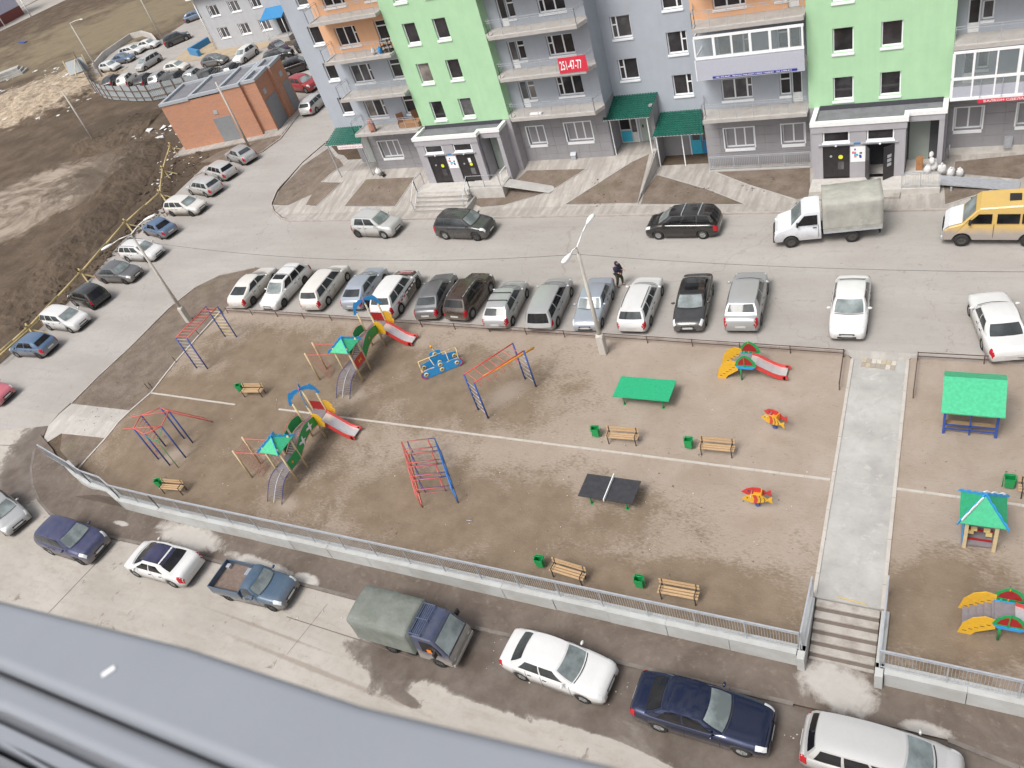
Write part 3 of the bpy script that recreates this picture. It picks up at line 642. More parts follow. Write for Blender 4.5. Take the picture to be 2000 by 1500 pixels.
WL += [(.84,1.4,5.15,6.1,WLY,'one',0)]
DOORS = []  # balcony doors: opening runs to the slab
for k in range(NF):
    d = 2.8*k
    DOORS += [(-26.86,-26.27,5.28+d*.99,7.16+d*.99,WLY), (-8.81,-8.2,4.06+d,5.97+d,WLY), (.2,.78,4.3+d*.98,6.15+d*.98,WLY)]
G0 = [(-27.12,-25.8,2.48,3.84,WLY,'two',1), (-24.12,-22.18,2.52,3.9,WLY,'three',1), (-40.5,-38.55,2.2,3.6,WLY,'three',1),
      (-13.1,-11.25,1.3,2.66,WLY,'three',1), (-9.52,-8.18,1.38,2.68,WLY,'two',1), (.02,1.38,1.62,2.95,WLY,'two',1), (3.06,4.9,1.66,2.98,WLY,'two',1)]
holes = [w[:4]+(w[4],) for w in WL+G0]+DOORS
def hy(y): return [h[:4] for h in holes if h[4] == y]
TOP = 19.6
TOPW = TOP
wall('wall', -35.12, -27.72, 4.98, TOP, GY, hy(GY), M['green_wall']); wall('wall', -7.72, -.32, 4.05, TOP, GY, hy(GY), M['green_wall'])
wall('wall', -41.58, -35.12, 10.75, TOP, WLY, hy(WLY), M['orange_wall']); wall('wall', -41.58, -35.12, 5.0, 10.75, WLY, hy(WLY), M['blue_wall'])
wall('wall', -44.1, -41.58, 5.0, TOP, WLY, hy(WLY), M['blue_wall'])
wall('wall', -27.72, -20.9, 5.0, TOP, WLY, hy(WLY), M['blue_wall'])
wall('wall', -20.9, -14.35, -.3, TOP, RY, hy(RY), M['blue_wall'])
wall('wall', -14.35, -7.72, 3.9, 9.55, WLY, hy(WLY), M['blue_wall']); wall('wall', -14.35, -7.72, 9.55, TOP, WLY, hy(WLY), M['orange_wall'])
wall('wall', -.32, 9, 3.9, TOP, WLY, hy(WLY), M['blue_wall'])
q = MB()    # inner backing of the ground floor, behind the panels
def gfback(x0, x1, z0, z1, y): return wall('wall', x0, x1, z0, z1, y, hy(WLY) if y == WLY else [], M['clad'])
gfback(-41.2, -35.12, .6, 5.0, WLY); gfback(-27.72, -20.9, .6, 5.0, WLY); gfback(-14.35, -7.72, .3, 3.9, WLY); gfback(-.32, 9, .5, 3.9, WLY)
def sidewall(x, y0, y1, z0, z1, mat, nx):
    q = MB(); q.box((min(x,x-nx*.2), y0, z0), (max(x,x-nx*.2), y1, z1)); return obj('side_wall', q, mat, B)
sidewall(-27.72, GY+.003, WLY+.1, 4.98, TOP, M['green_wall'], 1); sidewall(-27.72, GY+.003, WLY+.1, .2, 4.98, M['entry'], 1)
sidewall(-.32, GY+.003, WLY+.1, 4.05, TOP, M['green_wall'], 1); sidewall(-.32, GY+.003, WLY+.1, -.2, 4.05, M['entry'], 1)
sidewall(-7.72, GY+.003, WLY+.1, 4.05, TOP, M['green_wall'], -1); sidewall(-35.12, GY+.003, WLY+.1, 4.98, TOP, M['green_wall'], -1)
sidewall(-20.9, WLY+.003, RY+.1, .6, TOP, M['blue_wall'], 1); sidewall(-14.35, WLY+.003, RY+.1, -.2, TOP, M['blue_wall'], -1)
q = MB(); q.box((-44.1, WLY+.003, 5.0), (-43.9, 62, TOP)); obj('side_wall', q, M['blue_wall'], B)
q = MB(); q.box((-44.1, 61.8, -.2), (9, 62, TOP)); obj('rear_wall', q, M['blue_wall'], B)
for bx in (((-35.1, GY+.01, .3), (-27.75, GY+.2, 4.98)), ((-7.7, GY+.01, -.2), (-.34, GY+.2, 4.05))):
    q = MB(); q.box(*bx); obj('entrance_backing', q, M['entry'], B)
q = MB(); q.box((-44.1, 48.6, TOP), (9, 62, TOP+.3)); obj('roof_slab', q, M['slabc'], B)
for w in WL:
    window(*w[:6])
for w in G0: window(*w[:6], deep=.2, sill=.22, reveal=True, glass='glass')
for x0, x1, z0, z1, y in DOORS:
    q = MB(); dz = z0+.55; q.box((x0, y+.14, z0), (x1, y+.2, dz)); q.box((x0, y+.14, dz), (x0+.07, y+.2, z1)); q.box((x1-.07, y+.14, dz), (x1, y+.2, z1)); q.box((x0+.07, y+.14, z1-.07), (x1-.07, y+.2, z1)); q.box((x0+.07, y+.14, dz), (x1-.07, y+.2, dz+.05))
    d = obj('balcony_door', q, M['pvc'], B)
    q = MB(); q.box((x0+.065, y+.165, dz+.045), (x1-.065, y+.175, z1-.065)); obj('pane', q, M[random.choice(GLS)], d)
    if x0 > -20 or True:
        q = MB(); q.box((x0+.12, y+.132, z0+.1), (x1-.12, y+.142, dz-.08)); obj('door_panel', q, M['white'], d)

# ground floor facing panels, cut round the windows
def cut(r, h):
    a, b, c, d = r; e, f, g, i = h
    if e >= b or f <= a or g >= d or i <= c: return [r]
    out = []
    if g > c: out.append((a, b, c, g))
    if i < d: out.append((a, b, i, d))
    c2, d2 = max(c, g), min(d, i)
    if e > a: out.append((a, e, c2, d2))
    if f < b: out.append((f, b, c2, d2))
    return out
PC = {}
def panels(x0, x1, z0, z1, y, hs, pw=.9, ph=.62, mat=None, t=.025, plane='y', name='cladding_panel'):
    nx_, nz_ = max(1, round((x1-x0)/pw)), max(1, round((z1-z0)/ph)); n = 0
    for i in range(nx_):
        for j in range(nz_):
            rs = [(x0+(x1-x0)*i/nx_, x0+(x1-x0)*(i+1)/nx_, z0+(z1-z0)*j/nz_, z0+(z1-z0)*(j+1)/nz_)]
            for h in hs: rs = [s for r in rs for s in cut(r, h)]
            for a, b, c, d in rs:
                if b-a < .04 or d-c < .04: continue
                key = (round(b-a, 2), round(d-c, 2), plane, id(mat))
                if key not in PC:
                    q = MB(); g = .007
                    if plane == 'y': q.box((g, -t, g), (b-a-g, 0, d-c-g))
                    else: q.box((0, g, g), (t, b-a-g, d-c-g))
                    PC[key] = q.mesh(name, mat or M['clad'])
                link(name, PC[key], B, (a, y+random.uniform(-.004, .0), c) if plane == 'y' else (y, a, c)); n += 1
    return n
gh = [(w[0]-.09, w[1]+.09, w[2]-.2, w[3]+.09) for w in G0]
panels(-41.2, -35.14, .95, 4.98, WLY, gh); panels(-27.7, -20.9, 1.0, 4.98, WLY, gh)
panels(-14.35, -7.74, .95, 3.88, WLY, gh); panels(-.3, 9, .5, 3.88, WLY, gh)
panels(WLY+.02, RY, 1.15, 4.98, -20.9, [], plane='x'); panels(GY+.02, WLY, 1.0, 4.98, -27.72, [], .95, plane='x', mat=M['entry'])
q = MB(); q.box((-.3, WLY-.06, -.3), (9, WLY-.002, .5)); obj('plinth', q, M['concrete_light'], B)
q = MB(); q.box((-14.35, WLY-.05, -.3), (-7.74, WLY-.002, .94)); obj('plinth', q, M['clad'], B)
q = MB(); q.box((-44, WLY-.04, .3), (-35.2, WLY-.002, .94)); q.box((-27.7, WLY-.04, .3), (-20.92, WLY-.002, .98)); obj('plinth', q, M['clad'], B)

# recess: porch walls and doors
def doorway(name, x0, x1, z0, z1, y, frame, parts, label=None):
    q = MB(); q.box((x0, y-.08, z0), (x0+.06, y, z1)); q.box((x1-.06, y-.08, z0), (x1, y, z1)); q.box((x0+.06, y-.08, z1-.06), (x1-.06, y, z1)); o = obj(name, q, frame, B)
    if label: o['label'] = label
    for nm, a, b, c, d, m, off in parts:
        q = MB(); q.box((a, y-off-.03, c), (b, y-off, d)); obj(nm, q, m, o)
    return o
doorway('porch_door', -20.95, -19.55, 1.2, 3.55, RY-.01, M['pvc'], [('door_leaf',-20.88,-20.0,1.22,3.45,M['door_white'],.03),('pane',-20.78,-20.1,2.25,3.35,M['glass'],.065),('door_panel',-20.8,-20.05,1.32,2.12,M['cyan'],.065),('side_light',-19.98,-19.63,2.0,3.45,M['glass3'],.03),('side_panel',-19.98,-19.63,1.22,1.98,M['door_white'],.03)], 'white glazed porch door with a cyan lower panel')
doorway('plain_door', -19.4, -18.35, 1.25, 3.6, RY-.01, M['door_white'], [('door_leaf',-19.33,-18.42,1.27,3.52,M['niche'],.03),('handle',-19.2,-19.1,2.3,2.5,M['dark'],.07)], 'pale grey metal door beside the glazed porch door')
doorway('porch_door', -16.0, -14.4, .0, 2.2, RY-.01, M['pvc'], [('door_leaf',-15.92,-15.2,.05,2.1,M['cyan'],.03),('side_panel',-15.15,-14.5,.05,1.0,M['midblue'],.03),('pane',-15.1,-14.5,1.05,2.1,M['glass3'],.03),('pane',-15.8,-15.3,1.1,2.0,M['glass3'],.065)], 'porch door with blue panels under the lower canopy')
q = MB(); q.box((-17.85, RY-.05, -.1), (-16.1, RY-.002, 2.9)); obj('porch_wall', q, M['clad'], B)
q = MB(); q.box((-21.45, 48.55, .2), (-17.95, RY, 1.2)); obj('porch_floor', q, M['concrete'], B, bevel=.02)
q = MB(); q.box((-18.1, 49.2, -.1), (-17.85, RY, 4.4)); obj('porch_divider', q, M['clad'], B)
for x, y, z0, z1 in ((-18.15,48.7,1.2,3.9), (-17.8,48.9,-.0,2.7), (-16.0,48.8,0,2.75), (-20.8,48.75,1.2,3.95)):
    q = MB(); q.box((x-.03, y-.03, z0), (x+.03, y+.03, z1)); obj('canopy_post', q, M['pvc'], B)
# metal tile canopies
def mat_tile():
    k = NT('dark_green_metal_tile', .3, .0, .5); a = k.noise(3, 5)
    k.col(k.mix(k.ramp(a, [(.35, 0.), (.7, 1.)]), (.006,.085,.06), (.014,.12,.085))); k.b.inputs['Coat Weight'].default_value = .25; return k.mat
M['tile'] = mat_tile()
def canopy(x0b, x1b, yb, zb, x0f, x1f, yf, zf, rows=9, label=None):
    L = math.hypot(yb-yf, zb-zf); n = max(6, round((x1b-x0b)/.19)); o = None
    root = MB(); root.add([(x0b+.03,yb,zb-.07),(x1b-.03,yb,zb-.07),(x1f-.03,yf+.05,zf-.07),(x0f+.03,yf+.05,zf-.07),(x0b+.03,yb,zb-.03),(x1b-.03,yb,zb-.03),(x1f-.03,yf+.05,zf-.03),(x0f+.03,yf+.05,zf-.03)], [(0,1,2,3),(7,6,5,4),(0,3,7,4),(1,5,6,2),(3,2,6,7)])
    c = obj('canopy', root, M['pvc'], B)
    if label: c['label'] = label
    for r in range(rows):
        q = MB(); q.smooth = True; t0, t1 = r/rows, (r+1)/rows+.004
        m = n*4; vs = []
        for t, lift in ((t0, .0), ((t0+t1)/2, .02), (t1, .05)):
            for i in range(m+1):
                u = i/m; xa = x0b+(x1b-x0b)*u; xb = x0f+(x1f-x0f)*u; ph = (u*n) % 1
                hgt = .06*max(0, math.sin(PI*ph))**.8
                vs.append((xa+(xb-xa)*t, yb+(yf-yb)*t, zb+(zf-zb)*t+hgt+lift-.03))
        for k in range(2):
            for i in range(m): pass
        fs = [(k*(m+1)+i, k*(m+1)+i+1, (k+1)*(m+1)+i+1, (k+1)*(m+1)+i) for k in range(2) for i in range(m)]
        q.add(vs, fs)
        # riser at the lower lip of the course
        vs2 = [vs[2*(m+1)+i] for i in range(m+1)]+[(vs[2*(m+1)+i][0], vs[2*(m+1)+i][1]+.004, vs[2*(m+1)+i][2]-.05) for i in range(m+1)]
        q.smooth = False; q.add(vs2, [(i, m+1+i, m+2+i, i+1) for i in range(m)])
        obj('tile_course', q, M['tile'], c)
    return c
canopy(-21.15, -17.75, RY-.01, 4.7, -21.15, -17.85, 48.35, 4.0, 11, 'upper dark green tiled canopy over the porch door')
canopy(-17.77, -14.96, RY-.02, 3.26, -17.85, -14.38, 48.35, 2.58, 11, 'lower dark green tiled canopy over the blue door')
canopy(-44.0, -41.3, WLY-.01, 5.06, -44.9, -41.25, 47.5, 4.12, 9, 'dark green tiled canopy over the far left corner entrance')
# far left corner entrance
q = MB(); q.box((-43.7, 50.0, .9), (-41.2, 50.2, 5.0)); obj('wall', q, M['clad'], B)
q = MB(); q.box((-41.3, WLY, .6), (-41.2, 50.1, 5.0)); obj('side_wall', q, M['clad'], B)
q = MB(); q.box((-44.1, 48.62, 4.9), (-41.3, 50.2, 5.0)); obj('soffit', q, M['slabc'], B)
q = MB(); q.box((-44.0, 50.0, .9), (-43.7, 62, 5.0)); obj('side_wall', q, M['clad'], B)
doorway('corner_door', -43.3, -41.5, 1.15, 3.5, 49.98, M['pvc'], [('door_leaf',-43.2,-42.5,1.17,3.4,M['door_white'],.03),('door_leaf',-42.45,-41.6,1.17,3.4,M['niche'],.03)])
for x, y in ((-45.0,48.1-.2), (-41.75,47.95)):
    q = MB(); q.box((x-.035, y-.035, 1.0), (x+.035, y+.035, 4.3)); obj('canopy_post', q, M['steel'], B)
sg = MB(); sg.box((-43.45, 47.25, 3.84), (-40.95, 47.3, 4.13)); o = obj('sign_board', sg, M['white'], B); o['label'] = 'long white sign board with faded red lettering under the corner canopy'
def text(body, size, loc, rot, mat, parent=None, name='lettering', ext=.004, font_w=1.0, align='LEFT'):
    cu = bpy.data.curves.new(name, 'FONT'); cu.body = body; cu.size = size; cu.extrude = ext; cu.align_x = align; cu.resolution_u = 2; cu.offset = size*.012
    t = bpy.data.objects.new('tmp', cu); COL.objects.link(t)
    dg = bpy.context.evaluated_depsgraph_get(); me = bpy.data.meshes.new_from_object(t.evaluated_get(dg)); bpy.data.objects.remove(t)
    me.materials.clear(); me.materials.append(mat)
    o = link(name, me, parent, loc); o.rotation_euler = rot; o.scale = (font_w, 1, 1); return o
M['pink'] = plain('faded_red_lettering', (.62,.25,.27), .6)
text('ПАРИКМАХЕРСКАЯ', .24, (-43.38, 47.245, 3.90), (PI/2,0,0), M['pink'], o, font_w=1.1)
pt = MB(); pt.add([(-47.4,48.0,1.05),(-44.3,48.0,1.2),(-41.0,50.1,1.2),(-44,50.1,1.2)], [(0,1,2,3)])

# vent boxes, pipes
q = MB(); q.box((-24.1, WLY-.22, 1.0), (-23.75, WLY-.03, 1.55)); q.add([(-24.14,WLY-.26,1.55),(-23.71,WLY-.26,1.55),(-23.71,WLY-.03,1.72),(-24.14,WLY-.03,1.72)], [(0,1,2,3)]); obj('vent_box', q, M['steel'], B)
q = MB(); q.box((2.6, WLY-.25, .45), (3.0, WLY-.03, 1.05)); obj('vent_box', q, M['steel'], B)
q = MB(); q.tube((-.12, WLY-.35, -.1), (-.12, WLY-.35, .9), .045, 8); obj('vent_pipe', q, M['steel'], B)

# balconies
def balcony(poly, ztop, rail, posts, label=None, th=.19, h=1.02, rpts=None):
    q = MB(); q.prism(poly, lambda x, y: (x, y, ztop-th), lambda x, y: (x, y, ztop)); s = obj('balcony', q, M['slabc'], B)
    q = MB(); 
    for a, b in zip(rpts[:-1], rpts[1:]):
        A, B_ = Vector((a[0],a[1],ztop+.004)), Vector((b[0],b[1],ztop+.004)); q.bar(A+Vector((0,0,.03)), B_+Vector((0,0,.03)), .07, .05)
    obj('edge_trim', q, M['concrete_light'], s)
    if rail:
        q = MB()
        for a, b in zip(rpts[:-1], rpts[1:]):
            A, B_ = Vector((a[0],a[1],ztop)), Vector((b[0],b[1],ztop))
            for zz in (h, h-.13): q.bar(A+Vector((0,0,zz)), B_+Vector((0,0,zz)), .026, .026)
            n = max(1, round((B_-A).length/posts))
            for i in range(n+1):
                p = A+(B_-A)*i/n; q.bar(p, p+Vector((0,0,h)), .024, .024)
        obj('balcony_railing', q, M['steel'], s)
    return s
for k in range(NF):
    d = 2.83*k if k < 3 else 5.66+2.8*(k-2)
    zt = 5.26+d
    balcony([(-27.7,WLY+.1),(-27.7,GY-.004),(-27.2,BF),(-20.95,BF),(-20.55,47.9),(-20.89,WLY),(-20.89,WLY+.1)], zt, True, .98, rpts=[(-27.15,GY-.1),(-27.12,BF+.06),(-20.95,BF+.06),(-20.62,47.9)])
    zt = 5.05+d
    balcony([(-41.1,WLY+.1),(-41.05,BF),(-35.13,BF),(-35.13,WLY+.1)], zt, True, .98, rpts=[(-41.02,WLY-.05),(-41.0,BF+.06),(-35.15,BF+.06)])
    zt = 4.08+2.82*k
    balcony([(-14.3,WLY+.1),(-13.95,47.7),(-13.95,BF),(-7.73,BF),(-7.73,WLY+.1)], zt, k != 1, 1.0, rpts=[(-14.2,WLY-.05),(-13.9,47.6),(-13.9,BF+.06),(-7.75,BF+.06)])
    zt = 4.35+2.8*k
    balcony([(-.31,WLY+.1),(-.31,BF),(9,BF),(9,WLY+.1)], zt, k != 0, 1.0, rpts=[(-.28,BF+.06),(8.9,BF+.06)])
# glazed balcony with lavender siding (second slab of the right wing)
gb = MB(); x0, x1 = -13.9, -7.74
for z in (8.06, 9.28): gb.box((x0, BF-.06, z-.07), (x1, BF+.02, z+.07))
for i, u in enumerate((-13.88,-12.74,-11.71,-10.66,-9.56,-8.54,-7.82)):
    w = .05 if i not in (1, 3, 4) else .075; gb.box((u-w, BF-.055, 8.13), (u+w, BF+.015, 9.21))
gb.box((x0-.02, BF+.02, 8.06), (x0+.06, WLY, 8.14)); gb.box((x0-.02, BF+.02, 9.2), (x0+.06, WLY, 9.28))
g = obj('balcony_glazing', gb, M['pvc'], B); g['label'] = 'white glazed balcony front above lavender siding'
for i in range(6):
    u0, u1 = (-13.88,-12.74,-11.71,-10.66,-9.56,-8.54,-7.82)[i:i+2]; q = MB(); q.box((u0+.05, BF-.02, 8.12), (u1-.05, BF-.012, 9.22)); obj('pane', q, M['clear'], g)
for i in range(10):
    q = MB(); z = 6.74+i*.118; q.add([(x0,BF-.11,z),(x1,BF-.11,z),(x1,BF-.09,z+.118),(x0,BF-.09,z+.118),(x0,BF-.05,z),(x1,BF-.05,z),(x1,BF-.05,z+.118),(x0,BF-.05,z+.118)], [(0,1,2,3),(0,4,5,1),(3,2,6,7),(0,3,7,4),(1,5,6,2)]); obj('siding_board', q, M['siding'], g)
q = MB(); q.box((x0-.05, BF-.12, 6.72), (x0, BF+.0, 7.94)); obj('corner_trim', q, M['pvc'], g)
q = MB(); q.box((x0, BF-.1, 7.93), (x1, BF+.0, 7.99)); obj('ledge', q, M['steel'], g)
# full height glazed balcony at the right edge
g2 = MB()
for z, w in ((4.28,.08),(5.42,.07),(6.85,.06)): g2.box((-.3, BF-.07, z-w), (9, BF+.02, z+w))
XS6 = (-.26,.70,1.74,2.77,3.8,4.85,5.9,6.9,7.9,8.9)
for i, u in enumerate(XS6):
    w = .07 if i % 3 == 0 else .04; g2.box((u-w, BF-.062, 4.36), (u+w, BF+.012, 5.35)); g2.box((u-w-(.03 if i in (1,3) else 0), BF-.062, 5.49), (u+w, BF+.012, 6.79))
g2 = obj('balcony_glazing', g2, M['pvc'], B); g2['label'] = 'tall white framed balcony glazing at the right edge'
for i in range(len(XS6)-1):
    u0, u1 = XS6[i:i+2]
    q = MB(); q.box((u0+.04, BF-.03, 5.48), (u1-.04, BF-.022, 6.8)); obj('pane', q, M['clear'], g2)
    q = MB(); q.box((u0+.04, BF-.03, 4.98), (u1-.04, BF-.022, 5.36)); obj('pane', q, M['clear'], g2)
    q = MB(); q.box((u0+.04, BF-.03, 4.35), (u1-.04, BF-.018, 4.98)); obj('infill_panel', q, M['siding'], g2)
q = MB()
for u in (1.1, 2.1, 3.1, 4.1): q.bar((u, BF-.12, 4.3), (u, BF-.12, 5.4), .025)
obj('railing_bars', q, M['steel'], g2)
# banners
bn = MB(); bn.add([(-22.68,BF-.06,9.09),(-20.76,BF-.06,9.11),(-20.74,BF-.05,8.10),(-22.74,BF-.05,8.09),(-22.68,BF-.05,9.09),(-20.76,BF-.05,9.11),(-20.74,BF-.04,8.10),(-22.74,BF-.04,8.09)], [(0,3,2,1),(4,5,6,7),(0,1,5,4),(1,2,6,5),(2,3,7,6),(3,0,4,7)])
t = thing('banner', 'red cloth banner with the white number 251-47-77 on a balcony railing', 'banner', (0,0,0)); obj('cloth', bn, M['banner_red'], t)
text('251-47-77', .80, (-22.62, BF-.066, 8.31), (PI/2,0,.008), M['print_white'], t, font_w=.455, ext=.003)
t = thing('sign_strip', 'thin deep blue advertising strip along the lavender balcony siding', 'sign', (0,0,0))
q = MB(); q.box((-12.98, BF-.13, 6.80), (-8.15, BF-.112, 6.93)); obj('board', q, M['strip_blue'], t)
text('тел. 275-44-41   балконы под ключ • окна • лоджии   тел. 2-404-414', .125, (-12.8, BF-.132, 6.825), (PI/2,0,0), M['print_white'], t, font_w=1.12, ext=.001)
t = thing('banner', 'narrow red strip banner with white lettering under the right edge balcony', 'banner', (0,0,0))
q = MB(); q.box((1.03, BF-.12, 4.02), (8.5, BF-.10, 4.2)); obj('board', q, M['banner_red'], t)
text('БАЛКОН СДЕЛАН В КОМПАНИИ', .17, (1.3, BF-.124, 4.05), (PI/2,0,0), M['print_white'], t, font_w=1.35, ext=.001)

# entrance blocks
def entrance(dx, fx0, fx1, sx1, yf, ys, pz, zb, doors, trans, nichex, label, open_door):
    """fx: front part, sx1: right end of the set back part, pz: platform, zb: underside of the white parapet"""
    t = thing('entrance_block', label, 'entrance', (0,0,0))
    q = MB(); dtop = doors[0][3]
    # front wall piers, beams
    xs = [fx0]+[v for d in doors for v in d[:2]]+[fx1]
    for a, b in zip(xs[::2], xs[1::2]): q.box((a, yf, pz-.6), (b, yf+.25, zb-.42))
    for d in doors: q.box((d[0], yf+.002, dtop+.002), (d[1], yf+.25, trans[2])); 
    for d, tr in zip(doors, trans[:2]):
        q.box((d[0], yf+.002, trans[3]), (d[1], yf+.25, zb-.42))
    q.box((fx0-.05, yf-.05, zb-.42), (fx1+.05, yf+.25, zb))
    obj('wall', q, M['entry'], t)
    q = MB(); q.box((fx0, yf+.25, pz-.6), (fx0+.2, GY, zb)); q.box((fx1-.2, ys+.0, pz-.6), (fx1, GY, zb)); obj('side_wall', q, M['entry'], t)
    n0, n1, nz = nichex
    q = MB(); q.box((fx1+.06, ys-.03, nz), (sx1, ys+.25, zb)); q.box((n1, ys, pz-.6), (sx1-.002, ys+.3, nz)); q.box((sx1-.2, ys+.3, pz-.6), (sx1, GY, zb)); obj('wall', q, M['entry'], t)
    q = MB(); q.box((n0, GY-.06, pz), (n1+.25, GY-.005, nz+.3)); obj('niche_back', q, M['dark_wall'], t)
    q = MB(); q.box((n0+.1, GY-.09, pz), (n0+(1.15 if open_door else .9), GY-.062, nz-.35)); obj('niche_door', q, M['niche'], t)
    # roof with white parapet
    q = MB(); q.box((fx0+.1, yf+.1, zb-.02), (fx1, GY-.02, zb+.06)); q.box((fx1, ys+.1, zb-.02), (sx1-.1, GY-.02, zb+.06)); obj('roof', q, M['roofing'], t)
    q = MB(); q.box((fx0+.2, GY-.05, zb+.06), (sx1-.15, GY-.003, zb+.33)); obj('roof_upstand', q, M['felt_dark'], t)
    q = MB(); w = .26; zt = zb+.24
    q.box((fx0-.1, yf-.1, zb), (fx1+.12, yf-.1+w, zt)); q.box((fx0-.1, yf-.1+w, zb), (fx0-.1+w, GY-.01, zt)); q.box((fx1+.12-w, yf-.1+w, zb), (fx1+.12, ys-.08, zt))
    q.box((fx1+.12-w, ys-.08, zb+.001), (sx1+.1, ys-.08+w, zt+.001)); q.box((sx1+.1-w, ys-.08+w, zb), (sx1+.1, GY-.01, zt)); obj('parapet', q, M['white'], t)
    for i, d in enumerate(doors):
        x0, x1 = d[:2]
        if i == 1 and open_door:
            for k, (xa, xb, ang) in enumerate(((x0, x0+.62, -1.15), (x1, x1-.68, .72))):
                q = MB(); q.box((0 if k == 0 else -.68, -.05, 0), (.62 if k == 0 else 0, 0, dtop-pz-.03)); o = obj('door_leaf', q, M['door_black'], t, (xa, yf+.02, pz+.02), ang)
                if k:
                    for j in range(3):
                        s = MB(); s.box((-.46, -.06, .78+j*.27), (-.2, -.052, .97+j*.27)); obj('notice', s, M['steel'], o)
            q = MB(); q.box((x0, yf+.3, pz+.001), (x1, yf+1.4, pz+.02)); obj('lobby_floor', q, M['concrete'], t)
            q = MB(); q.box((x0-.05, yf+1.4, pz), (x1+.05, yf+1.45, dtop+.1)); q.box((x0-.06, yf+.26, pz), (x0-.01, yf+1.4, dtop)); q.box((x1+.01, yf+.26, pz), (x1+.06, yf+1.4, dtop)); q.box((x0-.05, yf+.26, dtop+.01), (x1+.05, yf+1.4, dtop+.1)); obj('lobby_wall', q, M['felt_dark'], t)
        else:
            q = MB(); q.box((x0, yf+.06, pz), (x1, yf+.12, dtop)); o = obj('entrance_door', q, M['door_black'], t)
            q = MB(); q.box((x0+(x1-x0)*.42-.01, yf+.052, pz), (x0+(x1-x0)*.42+.01, yf+.062, dtop)); obj('door_joint', q, M['dark'], o)
            q = MB(); q.tube((x0+(x1-x0)*.66, yf+.06, pz+1.35), (x0+(x1-x0)*.66, yf+.045, pz+1.35), .13, 14); obj('round_sticker', q, M['sticker'], o)
            q = MB(); q.tube((x0+(x1-x0)*.3, yf+.06, pz+1.42), (x0+(x1-x0)*.3, yf+.045, pz+1.42), .07, 12); obj('keypad', q, M['steel'], o)
            q = MB(); q.box((x0+(x1-x0)*.55, yf+.045, pz+.55), (x0+(x1-x0)*.78, yf+.06, pz+1.05)); obj('notice', q, M['glass3'], o)
            if not open_door and i == 1:
                q = MB(); q.box((x0+.9, yf+.045, pz+1.5), (x0+1.12, yf+.058, pz+1.85)); obj('paper_notice', q, M['print_white'], o)
    for i, d in enumerate(doors):
        window(d[0]+.02, d[1]-.02, trans[2]+.02, trans[3]-.02, yf, 'one', deep=.06, sill=.05, parent=t, name='transom_window', glass='glass')
        q = MB(); q.box((d[0]-.25, yf-.12, trans[2]-.10), (d[1]+.2, yf, trans[2]-.07)); obj('drip_rail', q, M['steel'], t)
        q = MB(); q.lathe([(.001,.0),(.06,.02),(.07,.06),(.04,.1),(.001,.11)], ((d[0]+d[1])/2, yf-.1, trans[2]-.2), 10); obj('lamp', q, M['white'], t)
    return t
eL = entrance(0, -35.08, -29.8, -28.15, 46.0, 46.5, 1.2, 4.68, [(-34.42,-32.86,1.2,3.38),(-31.95,-30.38,1.2,3.38)], (0,0,3.6,4.24), (-29.8,-28.45,4.28), 'grey entrance block with white parapet and two black doors, at the left of the house', False)
eR = entrance(0, -7.3, -2.33, -.45, 45.8, 46.4, .42, 3.82, [(-6.72,-5.24,.42,2.5),(-4.36,-2.9,.42,2.5)], (0,0,2.72,3.5), (-2.33,-.72,3.45), 'grey entrance block with white parapet, its right door standing open', True)
def poster(t, x0, x1, z0, z1, y):
    q = MB(); q.box((x0, y-.02, z0), (x1, y-.003, z1)); o = obj('poster', q, M['print_white'], t)
    rr = random.Random(4)
    for i in range(9):
        a = x0+(x1-x0)*rr.uniform(.1, .7); c = z0+(z1-z0)*rr.uniform(.25, .8); q = MB(); q.box((a, y-.024-i*.0006, c), (a+(x1-x0)*rr.uniform(.1,.28), y-.021, c+(z1-z0)*rr.uniform(.05,.14)))
        obj('print_block', q, M[rr.choice(['banner_red','pink','strip_blue','glass3','cyan'])], o)
poster(eL, -32.78, -31.98, 2.35, 3.3, 46.0); poster(eR, -5.2, -4.4, 1.45, 2.42, 45.8)
for t, x, y, z in ((eL, -32.4, 46.0, 3.42), (eR, -4.85, 45.8, 2.58)):
    q = MB(); q.box((x-.17, y-.03, z), (x+.17, y-.003, z+.1)); obj('house_plate', q, M['midblue'], t)

# platforms, stairs and ramps in front of the entrances
p = thing('entrance_stairs', 'concrete landing with five stairs before the left entrance', 'stairs', (0,0,0))
q = MB(); q.box((-35.6, 44.72, .1), (-31.1, 46.0, 1.19)); q.box((-31.1, 45.0, .1), (-28.3, 47.64, 1.19)); obj('landing', q, M['concrete_light'], p, bevel=.015)
for i in range(4):
    z_ = 1.19-.21*(i+1); q = MB(); q.box((-35.5, 44.72-.30*(i+1), z_-.06), (-30.9, 44.72-.30*i+.02, z_)); o = obj('stair', q, M['path'], p, bevel=.012); q = MB(); q.box((-35.48, 44.72-.30*(i+1)+.035, -.1), (-30.92, 44.72-.30*i+.02, z_-.062)); obj('riser', q, M['slabc'], o)
q = MB(); q.box((-30.9, 43.4, -.1), (-30.7, 44.99, .55)); obj('cheek', q, M['concrete'], p)
p = thing('entrance_stairs', 'concrete landing with two stairs before the open right entrance', 'stairs', (0,0,0))
q = MB(); q.box((-7.35, 44.35, -.2), (-.4, 45.8, .41)); q.box((-2.3, 45.8, -.2), (-.46, 47.64, .41)); obj('landing', q, M['concrete_light'], p, bevel=.015)
for i in range(1):
    q = MB(); q.box((-7.35, 43.85, -.1), (-2.4, 44.35, .24)); obj('stair', q, M['step'], p, bevel=.015)
railing('light stair railing on the left side of the left entrance stairs', [(-35.5,43.6,.15),(-35.55,44.8,1.19),(-35.5,45.9,1.19)], 1.19, .95, infill=False, post=1.2, rail_r=.018)
